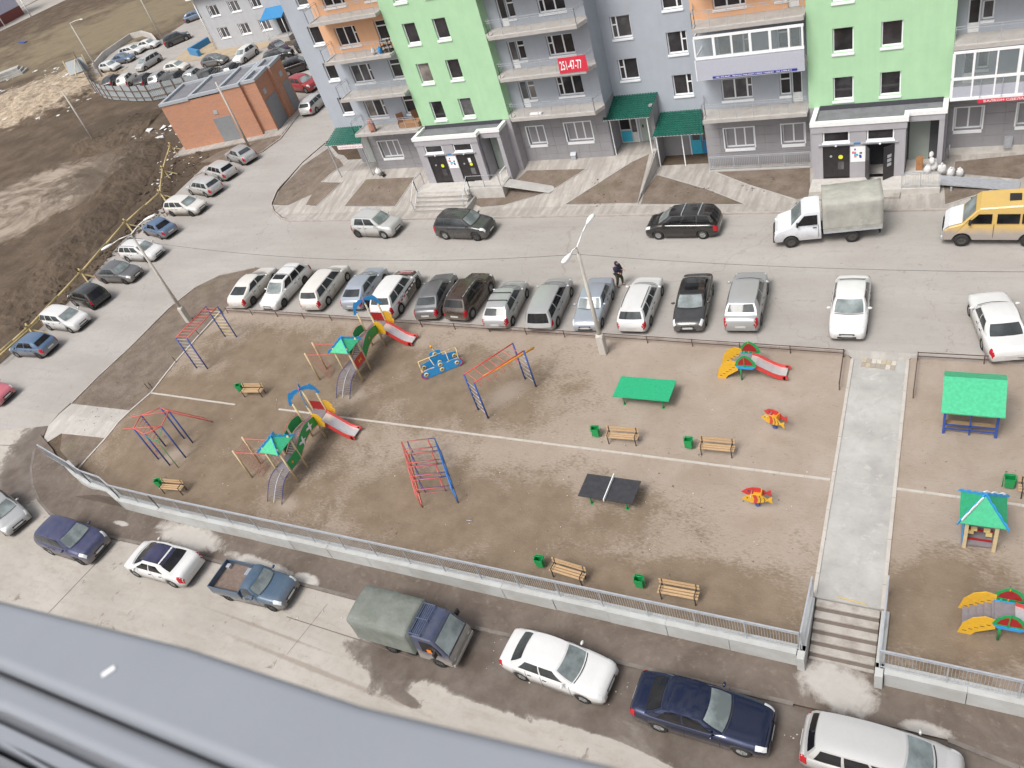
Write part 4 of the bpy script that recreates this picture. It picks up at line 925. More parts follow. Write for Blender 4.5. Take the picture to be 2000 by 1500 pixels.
railing('stair railing along the right part of the left entrance landing', [(-31.0,43.6,.15),(-31.05,45.05,1.19),(-28.4,45.05,1.19)], 1.19, .95, infill=False, post=1.1, rail_r=.018)
railing('balustrade with bars on the landing of the right entrance', [(-2.35,44.42),(-.45,44.42)], .42, .95, step=.12, post=.95, rail_r=.02)
railing('white handrail at the right edge of the left landing', [(-28.5,45.6,1.2),(-28.45,46.9,1.2)], 1.2, .8, infill=False, post=1.3, mat=M['white'])
pl = MB(); a, b, c, d = (-28.3,45.15), (-28.2,46.15), (-24.3,45.95), (-24.8,45.2)
pl.prism([a, d, c, b], lambda x, y: (x, y, (1.12 if x < -27 else .42)), lambda x, y: (x, y, (1.18 if x < -27 else .48)))
tag(obj('plank_ramp', pl, M['concrete'], bevel=.01), 'grey ramp slab leaning from the left landing down to the slanted path', 'ramp')
t = thing('steel_ramp', 'pale steel ramp descending from the right entrance landing to the right', 'ramp', (0,0,0))
pl = MB(); pl.prism([(-.42,44.75),(3.35,44.3),(3.45,45.2),(-.42,45.7)], lambda x, y: (x, y, .34 if x < 0 else .08), lambda x, y: (x, y, .41 if x < 0 else .15)); obj('deck', pl, M['steel'], t)
for x, y in ((.15,43.9), (1.6,44.8)):
    q = MB(); q.box((x-.05, y+.6, -.1), (x+.05, y+.7, .3)); obj('leg', q, M['steel'], t)
# sloping retaining wall between the two porch levels
sl = MB(); sl.add([(-18.3,45.1,-.1),(-18.0,45.1,-.1),(-17.95,49.2,-.2),(-18.25,49.2,-.2),(-18.3,45.1,.32),(-18.0,45.1,.32),(-17.95,49.2,1.28),(-18.25,49.2,1.28)], [(0,3,2,1),(4,5,6,7),(0,1,5,4),(1,2,6,5),(2,3,7,6),(3,0,4,7)])
tag(obj('sloping_wall', sl, M['concrete_light'], bevel=.015), 'sloping concrete wing wall dividing the upper porch path from the lower one', 'wall')
railing('dark pit fence with thin bars under the right wing windows', [(-14.1,47.9),(-7.75,47.9)], .15, .95, step=.11, post=1.6, mat=M['steel'])
q = MB(); q.box((-14.2, 47.75, -.1), (-7.75, 48.05, .14)); tag(obj('pit_kerb', q, M['concrete']), 'grey kerb of the window pit under the right wing', 'kerb')
# ------------------------------------------------------------------ cars
def paint(name, c, rough=.3, metal=0., dirt=.5, dz=.5, coat=.5, dcol=(.30,.265,.225)):
    k = NT(name, rough, metal, .5)
    k.b.inputs['Coat Weight'].default_value = coat; k.b.inputs['Coat Roughness'].default_value = .03
    sx = k.n('ShaderNodeSeparateXYZ'); k.l(k.tc.outputs['Object'], sx.inputs[0])
    nz = k.noise(2.2, 6, .65, k.pos((1,1,1), obj=True)); fine = k.noise(11, 5, .7, k.pos(obj=True))
    h = k.math('ADD', sx.outputs[2], k.math('MULTIPLY', k.math('SUBTRACT', nz, .5), .55))
    low = k.ramp(k.math('DIVIDE', h, 1.6), [(dz/1.6-.16, 1.), (dz/1.6+.16, 0.)])
    film = k.ramp(nz, [(.35, 0.), (.75, .22)])
    m = k.math('MULTIPLY', k.math('MAXIMUM', low, film), dirt, clamp=True)
    k.col(k.mix(m, k.mix(k.math('MULTIPLY', fine, .10), c, dcol), dcol))
    k.l(k.math('ADD', k.math('MULTIPLY', m, .55), rough), k.b.inputs['Roughness'])
    k.l(k.math('MULTIPLY', k.math('SUBTRACT', 1., m), coat), k.b.inputs['Coat Weight']); return k.mat
CP = {
 'white': paint('white_car_paint', (.68,.68,.675), dirt=.55), 'whited': paint('dusty_white_car_paint', (.68,.66,.62), dirt=.85, dz=.62),
 'silver': paint('silver_car_paint', (.44,.45,.455), .3, .35, dirt=.6), 'silverb': paint('bluish_silver_car_paint', (.38,.42,.48), .3, .35, dirt=.5),
 'silverl': paint('light_silver_car_paint', (.56,.56,.55), .3, .25, dirt=.6, dz=.6), 'grey': paint('grey_car_paint', (.15,.155,.165), .3, .4, dirt=.7, dz=.6),
 'dgrey': paint('dark_grey_car_paint', (.04,.042,.047), .22, .2, dirt=.45, dz=.5), 'black': paint('black_car_paint', (.005,.005,.006), .14, 0, dirt=.10, dz=.30, coat=.7),
 'dblue': paint('midnight_blue_car_paint', (.012,.024,.075), .10, .75, dirt=.04, dz=.24, coat=1.), 'navy': paint('navy_car_paint', (.035,.045,.13), .3, .3, dirt=.85, dz=.62),
 'blue': paint('faded_blue_car_paint', (.075,.15,.27), .35, .2, dirt=.75, dz=.66), 'steelblue': paint('steel_blue_car_paint', (.045,.10,.17), .35, .2, dirt=.85, dz=.62),
 'brown': paint('brown_car_paint', (.035,.018,.012), .25, .2, dirt=.6, dz=.55), 'red': paint('red_car_paint', (.32,.014,.022), .3, 0, dirt=.4, dz=.45), 'pink': paint('faded_pink_red_car_paint', (.50,.12,.16), .3, 0, dirt=.5, dz=.5),
 'purple': paint('dark_purple_car_paint', (.045,.022,.05), .25, .2, dirt=.4), 'yellow': paint('yellow_van_paint', (.64,.42,.11), .35, 0, dirt=1.0, dz=1.0, dcol=(.33,.29,.26)),
 'gazelle': paint('white_truck_cab_paint', (.74,.76,.80), .35, 0, dirt=.8, dz=.85, dcol=(.33,.32,.31)), 'truckblue': paint('scratched_blue_truck_paint', (.03,.045,.10), .35, 0, dirt=.8, dz=.95),
}
M['tyre'] = plain('tyre_rubber', (.025,.024,.023), .85, .2); M['rim'] = plain('wheel_rim', (.36,.36,.35), .4, .1, metal=.4); M['rimdark'] = plain('dark_wheel_rim', (.10,.095,.09), .5, .2, metal=.3)
M['carglass'] = mat_glass('car_glass', (.03,.034,.036), .05); M['windshield'] = mat_glass('windshield_glass', (.13,.15,.15), .08); M['tinted'] = mat_glass('tinted_car_glass', (.008,.008,.009), .06)
M['under'] = plain('dark_underbody', (.012,.012,.012), .9); M['blackplastic'] = plain('black_plastic', (.02,.02,.02), .6); M['seam'] = plain('door_gap', (.03,.03,.03), .8)
M['head'] = plain('headlight_lens', (.62,.64,.64), .12, .1); M['tail'] = plain('tail_light_lens', (.42,.012,.02), .2, .1); M['plate'] = plain('number_plate', (.55,.55,.53), .5, .05); M['orange'] = plain('amber_lens', (.75,.22,.03), .3)

def lerp(a, b, t): return a+(b-a)*t
def interp(tab, d):
    if d <= tab[0][0]: return tab[0][1]
    for (a, va), (b, vb) in zip(tab[:-1], tab[1:]):
        if d <= b: return va+(vb-va)*(d-a)/(b-a) if b > a else vb
    return tab[-1][1]
BASE = dict(L=4.4, W=1.72, H=1.44, fo=.85, wb=2.6, r=.30, hood=.80, cowl=1.18, cowlz=.93, rf=1.85, rr=3.25, rg=3.95, belt=.95, deck=.93, tail=.90, nq=2, roofw=.66, box=.0, tuck=.0, edge=1.0)
TYPES = {
 'sedan': {}, 'sedan80': dict(L=4.2, W=1.62, H=1.40, hood=.82, cowl=1.25, cowlz=.9, rf=1.72, rr=3.0, rg=3.45, deck=.92, tail=.9, roofw=.68, edge=.5, wb=2.42, fo=.75, r=.28),
 'sedan2': dict(L=4.75, W=1.80, H=1.42, hood=.80, cowl=1.45, cowlz=.93, rf=2.15, rr=3.5, rg=4.12, deck=.95, tail=.93, wb=2.83, r=.32),
 'coupe': dict(L=4.5, W=1.78, H=1.42, hood=.78, cowl=1.0, cowlz=.93, rf=1.9, rr=3.15, rg=4.02, deck=1.0, tail=.97, wb=2.7, r=.32),
 'hatch': dict(L=4.15, W=1.74, H=1.46, cowl=1.05, cowlz=.95, rf=1.75, rr=3.45, rg=3.98, belt=.97, deck=.95, tail=.93, wb=2.6, fo=.82),
 'wagon': dict(L=4.45, W=1.72, H=1.47, cowl=1.1, cowlz=.94, rf=1.78, rr=3.95, rg=4.32, belt=.96, deck=.93, tail=.9, nq=3, wb=2.6),
 'mpv': dict(L=4.5, W=1.76, H=1.60, hood=.86, cowl=.92, cowlz=1.0, rf=1.68, rr=4.08, rg=4.4, belt=1.02, deck=.98, tail=.95, nq=3, wb=2.72, r=.31),
 'suv': dict(L=4.4, W=1.82, H=1.70, hood=.98, cowl=1.1, cowlz=1.1, rf=1.72, rr=3.9, rg=4.28, belt=1.12, deck=1.1, tail=1.06, nq=3, wb=2.62, r=.36),
 'suvc': dict(L=4.1, W=1.78, H=1.62, hood=.96, cowl=1.05, cowlz=1.06, rf=1.65, rr=3.55, rg=3.98, belt=1.08, deck=1.05, tail=1.0, nq=2, wb=2.55, r=.35),
 'fast': dict(L=4.45, W=1.75, H=1.42, cowl=1.1, cowlz=.94, rf=1.85, rr=3.1, rg=4.2, belt=.96, deck=.98, tail=.95, wb=2.68, r=.31),
}
class Car:
    def __init__(s, p):
        s.p = P = dict(BASE); P.update(p); L = P['L']
        s.top = [(0,.50),(.03,.60),(.10,P['hood']-.12),(.22,P['hood']-.04),(.5,P['hood']),(P['cowl']-.05,P['cowlz']),(P['cowl']+.05,P['cowlz']+.0),(P['cowl']+.6,P['belt']),(min(P['rg'],L-.25)-.02,P['deck']),(L-.2,P['tail']),(L-.10,P['tail']-.05),(L-.04,P['tail']-.16),(L,.58)]
        e = P['edge']; w = P['W']/2
        s.wid = [(0,w*(.70+.12*(1-e))),(.04,w*.80),(.12,w*.88),(.3,w*.945),(.7,w*.985),(1.4,w),(L-1.1,w),(L-.45,w*.97),(L-.15,w*.91),(L-.04,w*.84),(L,w*(.76+.1*(1-e)))]
        s.bot = [(0,.30),(.1,.22),(.5,.20),(L-.5,.20),(L-.1,.26),(L,.34)]
        s.st = sorted(set([round(d, 3) for d in [0,.03,.07,.12,.22,.36,.5,P['cowl']-.05,P['cowl']+.05,P['cowl']+.6,P['rg'],L-.32,L-.2,L-.1,L-.04,L]+[P['fo']+P['wb']*.5]]))
        s.arch = []
        for c in (P['fo'], P['fo']+P['wb']):
            ra = P['r']+.055; s.arch.append((c, ra))
            s.st = [d for d in s.st if not (c-ra-.02 < d < c+ra+.02)]
            s.st += [c+ra*k for k in (-1.0,-.97,-.85,-.62,-.33,0,.33,.62,.85,.97,1.0)]
        s.st = sorted(d for d in s.st if 0 <= d <= L)
    def zb(s, d):
        z = interp(s.bot, d)
        for c, ra in s.arch:
            if abs(d-c) < ra*.999: z = max(z, s.p['r']-.02+math.sqrt(ra*ra-(d-c)**2))
        return z
    def ring(s, d):
        w, h, b = interp(s.wid, d), interp(s.top, d), s.zb(d)
        hs = h-.13 if h-.13 > b+.04 else (h+b)/2
        b0 = min(b, hs-.02)
        return [(0,h+.03),(w*.5,h+.022),(w*.80,h+.002),(w*.93,h-.035),(w*.985,hs),(w,max(lerp(hs,interp(s.bot,d),.45),b0)),(w*.985,b0),(w*.80,b0+.0)]
    def S(s, d, k):
        """point on the body side: d metres from the nose, k ring parameter 0..6"""
        st = s.st
        for a, b in zip(st[:-1], st[1:]):
            if a <= d <= b: break
        t = 0 if b == a else (d-a)/(b-a); ra, rb = s.ring(a), s.ring(b); i = min(6, int(k)); f = k-i
        ya = lerp(ra[i][0], ra[i+1][0], f); za = lerp(ra[i][1], ra[i+1][1], f); yb = lerp(rb[i][0], rb[i+1][0], f); zb = lerp(rb[i][1], rb[i+1][1], f)
        return Vector((s.p['L']/2-d, lerp(ya, yb, t), lerp(za, zb, t)))
    def body(s):
        q = MB(); q.smooth = True; L = s.p['L']; n = 15; vs = []
        for d in s.st:
            r = s.ring(d); full = [(-y, z) for y, z in reversed(r[1:])]+r
            vs += [(L/2-d, y, z) for y, z in full]
        fs = []
        for i in range(len(s.st)-1):
            for j in range(n-1): fs.append((i*n+j, i*n+j+1, (i+1)*n+j+1, (i+1)*n+j))
        q.add(vs, fs); m = (len(s.st)-1)*n
        q.smooth = False
        q.f.append(tuple(range(n))); q.m.append(0); q.sm.append(False); q.f.append(tuple(m+i for i in reversed(range(n)))); q.m.append(0); q.sm.append(False)
        return q
    # greenhouse surface: side(t, v), t along 0..1, v up 0..1
    def side(s, t, v, sg=1):
        P = s.p; L = P['L']; db, dr = lerp(P['cowl'], P['rg'], t), lerp(P['rf'], P['rr'], t)
        w = P['W']/2; zb = interp(s.top, db)-.012; hb = .925*w*(1-.10*max(0, (.12-t)/.12)-.06*max(0, (t-.88)/.12)); zr = P['H']-.055-.05*(2*t-1)**2 - (.03 if t > .97 else 0)
        hr = P['roofw']*w*1.12*(1-.05*(2*t-1)**2)
        bul = .035*math.sin(PI*v)
        return Vector((L/2-lerp(db, dr, v), sg*(lerp(hb, hr, v)+bul), lerp(zb, zr, v)))
    def shield(s, v, u):
        a, b = s.side(0, v, 1), s.side(0, v, -1); p = a.lerp(b, (1-u)/2); p.x += (.13-.05*v)*(1-u*u); p.z += .025*(1-u*u)*v; return p
    def back(s, v, u):
        a, b = s.side(1, v, 1), s.side(1, v, -1); p = a.lerp(b, (1-u)/2); p.x -= (.08-.03*v)*(1-u*u); p.z += .025*(1-u*u)*v; return p
    def roof(s, t, u):
        a, b = s.side(t, 1, 1), s.side(t, 1, -1); p = a.lerp(b, (1-u)/2); p.x += .08*(1-u*u)*(1-t)**3-.05*(1-u*u)*t**3
        p.z += .05*(1-u**4)*(1-.5*(2*t-1)**4); return p
    def cabin(s):
        q = MB(); q.smooth = True
        def grid(fn, n, m, flip=False):
            vs = [fn(i/n, j/m) for i in range(n+1) for j in range(m+1)]
            q.add(vs, [(i*(m+1)+j, i*(m+1)+j+1, (i+1)*(m+1)+j+1, (i+1)*(m+1)+j) for i in range(n) for j in range(m)])
        for sg in (1, -1): grid(lambda a, b, sg=sg: s.side(a, b, sg), 12, 4)
        grid(lambda a, b: s.shield(a, b*2-1), 4, 6); grid(lambda a, b: s.back(a, b*2-1), 4, 6); grid(lambda a, b: s.roof(a, b*2-1), 10, 8); return q
    def patch(s, fn, a0, a1, b0, b1, n, m, off=.008, c=None):
        """glass or lamp skin just proud of a surface"""
        q = MB(); q.smooth = True; vs = []; cen = Vector((0,0,.9)) if c is None else c
        for i in range(n+1):
            for j in range(m+1):
                a, b = lerp(a0, a1, i/n), lerp(b0, b1, j/m); p = fn(a, b); e = .01
                da = fn(a+e, b)-fn(a-e, b) if a-e > 0 and a+e < 1 else (fn(a+e, b)-p if a-e <= 0 else p-fn(a-e, b))
                db = fn(a, b+e)-fn(a, b-e); nn = da.cross(db)
                if nn.length > 1e-9: nn.normalize()
                if nn.dot(p-cen) < 0: nn = -nn
                vs.append(p+nn*off)
        q.add(vs, [(i*(m+1)+j, i*(m+1)+j+1, (i+1)*(m+1)+j+1, (i+1)*(m+1)+j) for i in range(n) for j in range(m)]); return q
def solid(me_obj, t=.01): return me_obj
CARC = {}
def fixn(me):
    bm = bmesh.new(); bm.from_mesh(me); bmesh.ops.recalc_face_normals(bm, faces=bm.faces); bm.to_mesh(me); bm.free(); return me
def wheel_mesh(r, key):
    if key not in CARC:
        q = MB(); w = .10; q.lathe([(r*.62,-w),(r*.94,-w),(r,-w*.7),(r,w*.7),(r*.94,w),(r*.62,w)], n=20, axis='y')
        rim = MB(); rim.lathe([(.001,w*.45),(r*.16,w*.5),(r*.2,w*.35),(r*.56,w*.45),(r*.64,w*.85),(r*.62,w*.2)], n=20, axis='y')
        for i in range(5):
            a = 2*PI*i/5; d = Vector((math.cos(a), 0, math.sin(a))); rim.bar(d*r*.12+Vector((0,w*.52,0)), d*r*.58+Vector((0,w*.62,0)), .07, .03)
        hub = MB(); hub.lathe([(.001,w*.30),(r*.62,w*.30)], n=20, axis='y')
        CARC[key] = (fixn(q.mesh('wheel', M['tyre'])), fixn(rim.mesh('rim', M['rim'])), fixn(hub.mesh('brake_disc', M['rimdark'])))
    return CARC[key]
def car_meshes(tp, over):
    key = (tp,)+tuple(sorted(over.items()))
    if key in CARC: return CARC[key]
    P = dict(TYPES[tp]); P.update(over); c = Car(P); P = c.p; L = P['L']; W = P['W']; out = []
    def o(name, q, m, paintable=False): out.append((name, fixn(q.mesh(name, m)), paintable))
    o('body', c.body(), CP['white'], True); o('cabin', c.cabin(), CP['white'], True)
    q = MB(); q.box((-L/2+.18,-W/2*.80,.15), (L/2-.15,W/2*.80,.62)); o('underbody', q, M['under'])
    out.append(('windshield', c.patch(c.shield, .07, .93, -.90, .90, 4, 6).mesh('windshield', M['windshield']), False))
    lo = .30 if P['rg'] > L-.6 else .08
    out.append(('rear_window', c.patch(c.back, lo, .92, -.86, .86, 4, 6).mesh('rear_window', M['carglass']), False))
    spans = {2: ((.09,.42),(.455,.80)), 3: ((.09,.36),(.39,.66),(.69,.93)), 1: ((.12,.8),)}[P['nq']]
    if tp in ('sedan','sedan2','sedan80'): spans = ((.11,.47),(.50,.86))
    for sg in (1, -1):
        for a0, a1 in spans:
            out.append(('side_window', c.patch(lambda a, b, sg=sg: c.side(a, b, sg), a0, a1, .10, .90, 4, 4, .007).mesh('side_window', M['carglass']), False))
    # lamps, grille, plates, seams
    z0 = Vector((0,0,.5))
    def S1(sg): return lambda a, b: (lambda p: Vector((p.x, p.y*sg, p.z)))(c.S(min(max(a, 0), L), b))
    for sg in (1, -1):
        q = c.patch(lambda a, b, sg=sg: S1(sg)(a*.42, b), .16, .95, 2.15, 3.9, 5, 4, .012, z0); out.append(('headlight', q.mesh('headlight', M['head']), False))
        k0, k1 = ((2.7, 4.6) if P['rg'] < L-.5 else (2.6, 5.0))
        q = c.patch(lambda a, b, sg=sg: S1(sg)(L-.30*(1-a)-.01, b), .15, .97, k0, k1, 4, 4, .012, z0); out.append(('taillight', q.mesh('taillight', M['tail']), False))
        q = MB(); xm = L/2-lerp(P['cowl'], P['rf'], .45); q.blob((xm, sg*(W/2+.06), P['belt']+.05), (.06,.11,.075), 8, 5); out.append(('mirror', q.mesh('mirror', CP['white']), True))
    q = MB(); q.box((L/2-.008, -.34, .50), (L/2+.008, .34, .585)); o('grille', q, M['blackplastic']); q = MB(); q.box((L/2-.01, -.42, .32), (L/2+.006, .42, .42)); o('air_intake', q, M['blackplastic'])
    q = MB(); q.box((L/2+.006, -.26, .42), (L/2+.018, .26, .53)); o('number_plate', q, M['plate']); 
    q = MB(); q.box((-L/2-.02, -.26, .52), (-L/2-.004, .26, .63)); o('number_plate', q, M['plate'])
    ds = [P['cowl']+.10, lerp(P['cowl'], P['rg'], .45)+.1, min(P['fo']+P['wb']-P['r']-.02, lerp(P['cowl'], P['rg'], .8))]
    for sg in (1, -1):
        q = MB()
        for d in ds:
            pts = [S1(sg)(d, k) for k in (3.1, 4.0, 5.0, 5.95)]; cvs = []
            for p in pts: cvs += [(p.x-.010, p.y+sg*.004, p.z), (p.x+.010, p.y+sg*.004, p.z)]
            q.add(cvs, [(0,1,3,2),(2,3,5,4),(4,5,7,6)])
        out.append(('door_gap', q.mesh('door_gap', M['seam']), False))
        for d in ds[1:]:
            p = S1(sg)(d-.16, 4.25); q = MB(); q.box((p.x-.08, p.y-.02, p.z-.018), (p.x+.08, p.y+.022, p.z+.018)); out.append(('door_handle', fixn(q.mesh('door_handle', M['blackplastic'])), False))
    q = MB(); vs = []
    for i in range(9):
        u = -1+2*i/8; p = c.S(P['cowl']-.05, 0); x = c.shield(.02, u*.9); vs += [(x.x+.05, x.y, c.S(P['cowl']-.05, abs(u)*2.0).z+.012), (x.x+.015, x.y, c.S(P['cowl']-.05, abs(u)*2.0).z+.016)]
    q.add(vs, [(2*i, 2*i+2, 2*i+3, 2*i+1) for i in range(8)]); o('wiper_cowl', q, M['blackplastic'])
    CARC[key] = (c, out); return CARC[key]
def make_car(name, label, group, tp, a, b, col, front=True, z=None, glass=None, ws=None, rails=False, bars=False, over={}, extra=None, rim=None, small=False, topcol=None):
    """a, b: ground contact points of the near side wheels, rear first; side = which flank they are on"""
    c, parts = car_meshes(tp, over); P = c.p
    ax, ay, bx, by, side = *a, *b, front
    ang = math.atan2(by-ay, bx-ax); mx, my = (ax+bx)/2, (ay+by)/2
    off = P['W']/2-.08; sx, sy = -math.sin(ang), math.cos(ang)     # left of the heading
    sg = -1 if side == 'L' else 1
    # wheel middle sits at x = L/2 - fo - wb/2 in car space
    xm = P['L']/2-P['fo']-P['wb']/2
    cx = mx+sg*sx*off-math.cos(ang)*xm; cy = my+sg*sy*off-math.sin(ang)*xm
    zz = base(cx, cy)+.025 if z is None else z
    t = thing(name, label, {'suv':'car'}.get(tp, 'car'), (cx, cy, zz), ang, group)
    random.seed(hash(label) % 1000 if False else len(label)*7+ord(label[3]))
    for nm, me, pt in parts:
        m = None
        if pt: m = CP[col]
        if nm == 'cabin' and topcol: m = CP[topcol]
        if nm in ('side_window', 'rear_window'): m = M[glass or 'carglass']
        if nm == 'windshield': m = M[ws or 'windshield']
        if small and nm in ('door_handle', 'wiper_cowl', 'air_intake', 'door_gap'): continue
        link(nm, me, t, mat=m)
    wm = wheel_mesh(P['r'], ('wheel', P['r']))
    for d in (P['fo'], P['fo']+P['wb']):
        for s_ in (1, -1):
            w = link('wheel', wm[0], t, (P['L']/2-d, s_*(P['W']/2-.115), P['r']-.01)); w.rotation_euler = (0, random.uniform(0, 1), 0 if s_ > 0 else PI)
            link('rim', wm[1], w, mat=M[rim or random.choice(['rim','rim','rimdark'])]); link('brake_disc', wm[2], w)
    if rails:
        for s_ in (1, -1):
            q = MB(); pts = [c.roof(v, .90*s_)+Vector((0,0,.03)) for v in (.08,.3,.5,.7,.92)]; q.path(pts, .018, 6); obj('roof_rail', q, M['steel'] if rails == 1 else M['blackplastic'], t)
    if bars:
        for v in (.3, .72):
            p0, p1 = c.roof(v, .97)+Vector((0,0,.07)), c.roof(v, -.97)+Vector((0,0,.07)); q = MB(); q.bar(p0, p1, .045, .03); q.bar(p0, p0-Vector((0,0,.09)), .04); q.bar(p1, p1-Vector((0,0,.09)), .04); obj('roof_bar', q, M['steel'] if bars == 1 else M['blackplastic'], t)
    if extra: extra(t, c)
    return t
def near(px, ang_px, tp, col, toward, over={}): pass
def by_end(e, far, P, nose_near):
    """wheel points from the ground point under the near bumper middle and a point the car axis runs to; P = type params"""
    p = dict(BASE); p.update(P); ux, uy = far[0]-e[0], far[1]-e[1]; l = math.hypot(ux, uy); ux, uy = ux/l, uy/l
    L = p['L']
    if nose_near: hx, hy_ = -ux, -uy; cx, cy = e[0]+ux*L/2, e[1]+uy*L/2
    else: hx, hy_ = ux, uy; cx, cy = e[0]+ux*L/2, e[1]+uy*L/2
    xm = L/2-p['fo']-p['wb']/2; mx, my = cx+hx*xm, cy+hy_*xm; off = p['W']/2-.08; rx, ry = hy_, -hx
    mx += rx*off; my += ry*off; h = p['wb']/2
    return (mx-hx*h, my-hy_*h), (mx+hx*h, my+hy_*h)
def car_end(name, label, group, tp, e, far, col, nose_near, **kw):
    P = dict(TYPES[tp]); P.update(kw.get('over', {})); a, b = by_end(e, far, P, nose_near)
    return make_car(name, label, group, tp, a, b, col, 'R', **kw)
G1, G2, G3, G4, G5 = 'cars parked side by side along the playground edge', 'cars parked along the mud beside the side road', 'cars on the road by the pavement', 'cars in the far parking lot', 'cars parked along the near street'
def sunroof(t, c):
    q = c.patch(c.roof, .18, .55, -.55, .55, 4, 4, .008, Vector((0,0,.9))); obj('sunroof', q, M['tinted'], t)
def glassroof(t, c):
    z0 = Vector((0,0,.9))
    for fn, a0, a1 in ((c.roof, .0, 1.0), (c.shield, .88, 1.0), (c.back, .88, 1.0)):
        q = c.patch(fn, a0, a1, -.84, .84, 6, 6, .010, z0); obj('glass_roof', q, M['glassroof'], t)
def roofbox(t, c):
    q = c.patch(c.roof, .10, .36, -.78, .78, 4, 4, .01, Vector((0,0,.9))); obj('sunroof', q, M['tinted'], t)
def darkhood(t, c):
    P = c.p; q = MB(); q.smooth = True; n = 6; ds = [.14+(P['cowl']-.2)*i/n for i in range(n+1)]; ks = (-3,-2.4,-1.6,-.8,0,.8,1.6,2.4,3)
    vs = []
    for d in ds:
        for k in ks:
            p = c.S(d, abs(k)); vs.append((p.x, p.y*(1 if k >= 0 else -1), p.z+.010))
    m = len(ks); q.add(vs, [(i*m+j, i*m+j+1, (i+1)*m+j+1, (i+1)*m+j) for i in range(n) for j in range(m-1)]); obj('hood_wrap', q, CP['brown'], t)
    for (d0, d1, k0, k1) in ((.35,.5,-1.5,1.2),(.6,.68,-1.2,1.6)):
        q = MB(); vs = []
        for d in (d0, d1):
            for k in (k0, (k0+k1)/2, k1): p = c.S(d, abs(k)); vs.append((p.x, p.y*(1 if k >= 0 else -1), p.z+.016))
        q.add(vs, [(0,1,4,3),(1,2,5,4)]); obj('print_block', q, M['pink'], t)
    for d0, d1, m_ in ((.5,1.0,'brown'),(1.15,2.5,'brown')):
        q = MB(); q.smooth = True; vs = []; nn = 10
        for i in range(nn+1):
            d = d0+(d1-d0)*i/nn
            for k in (3.6, 4.3, 5.2, 5.8): p = c.S(d, k); vs.append((p.x, -p.y-.006, p.z))
        q.add(vs, [(i*4+j, i*4+j+1, (i+1)*4+j+1, (i+1)*4+j) for i in range(nn) for j in range(3)]); obj('side_wrap', q, CP['brown'], t)
    for i in range(7):
        d = 1.1+i*.38; p = c.S(d, 4.6); q = MB(); q.add([(p.x,-p.y-.012,p.z-.08),(p.x-.24,-p.y-.012,p.z-.05),(p.x-.22,-p.y-.012,p.z+.07),(p.x+.02,-p.y-.012,p.z+.03)], [(0,1,2,3)]); obj('print_block', q, M['banner_red'] if i > 3 else M['print_white'], t)
M['glassroof'] = mat_glass('dark_glass_roof', (.022,.022,.045), .12)
# row along the playground, left to right
make_car('parked_car', 'white hatchback with its tail to the playground, leftmost of the parked row', G1, 'fast', (-42.96,32.06), (-43.07,34.96), 'whited', 'R')
make_car('parked_car', 'white estate car with silver roof bars and dark sunroof, nose to the playground', G1, 'wagon', (-40.01,34.81), (-39.99,31.99), 'white', 'L', over=dict(L=4.65, H=1.5), bars=1, extra=roofbox, rim='rimdark', glass='tinted')
make_car('parked_car', 'cream white minivan with dusty tail, third from the left in the parked row', G1, 'mpv', (-36.30,32.41), (-36.47,35.23), 'whited', 'R', over=dict(L=4.6))
make_car('parked_car', 'bluish silver hatchback behind the blue dolphin arch', G1, 'fast', (-32.99,32.37), (-33.17,35.04), 'silverb', 'R', over=dict(L=4.2, rr=3.2, rg=4.0))
make_car('parked_car', 'white off-roader with dark advertising wrap on hood and flank', G1, 'suv', (-30.00,31.96), (-30.16,34.53), 'white', 'R', extra=darkhood, over=dict(L=4.5, H=1.72))
make_car('parked_car', 'dark grey dusty sedan beside the wrapped off-roader', G1, 'sedan', (-26.89,31.84), (-27.32,34.69), 'grey', 'R', over=dict(L=4.3))
make_car('parked_car', 'dark brown small off-roader with silver roof rails', G1, 'suvc', (-24.66,31.78), (-24.59,34.32), 'brown', 'R', rails=1, glass='tinted')
make_car('parked_car', 'silver hatchback with two dark roof bars', G1, 'hatch', (-21.75,31.36), (-21.93,33.87), 'silver', 'R', bars=2)
make_car('parked_car', 'plain silver minivan with dark rear window and tall red tail lights', G1, 'mpv', (-18.91,31.42), (-19.10,34.15), 'silver', 'R', over=dict(L=4.35, H=1.52), glass='tinted')
make_car('parked_car', 'silver sedan with white hood, nose to the playground, behind the lamp post', G1, 'sedan80', (-16.48,33.99), (-16.29,31.56), 'silverb', 'L')
make_car('parked_car', 'white estate car with black roof rails right of the standing person', G1, 'wagon', (-13.60,31.92), (-13.70,34.45), 'white', 'R', rails=2, over=dict(H=1.5))
car_end('parked_car', 'black dusty sedan with sunroof, nose to the playground', G1, 'sedan', (-11.35,31.16), (-11.59,33.55), 'dgrey', True, extra=sunroof, glass='tinted', topcol='black', over=dict(L=4.35))
car_end('parked_car', 'silver crossover with red tail lights, rightmost of the tight parked row', G1, 'suvc', (-8.68,31.33), (-8.85,34.13), 'silver', False, over=dict(L=4.35, W=1.82, H=1.62))
car_end('parked_car', 'white sedan standing alone above the walkway, nose to the playground', G1, 'sedan', (-3.69,31.15), (-3.83,34.39), 'white', True, over=dict(L=4.4))
make_car('parked_car', 'white angular sedan cut by the right picture edge, tail to the railing', G1, 'sedan80', (1.94,31.14), (1.31,33.79), 'white', 'L', over=dict(L=4.45, W=1.7, rr=2.95, rg=3.5))
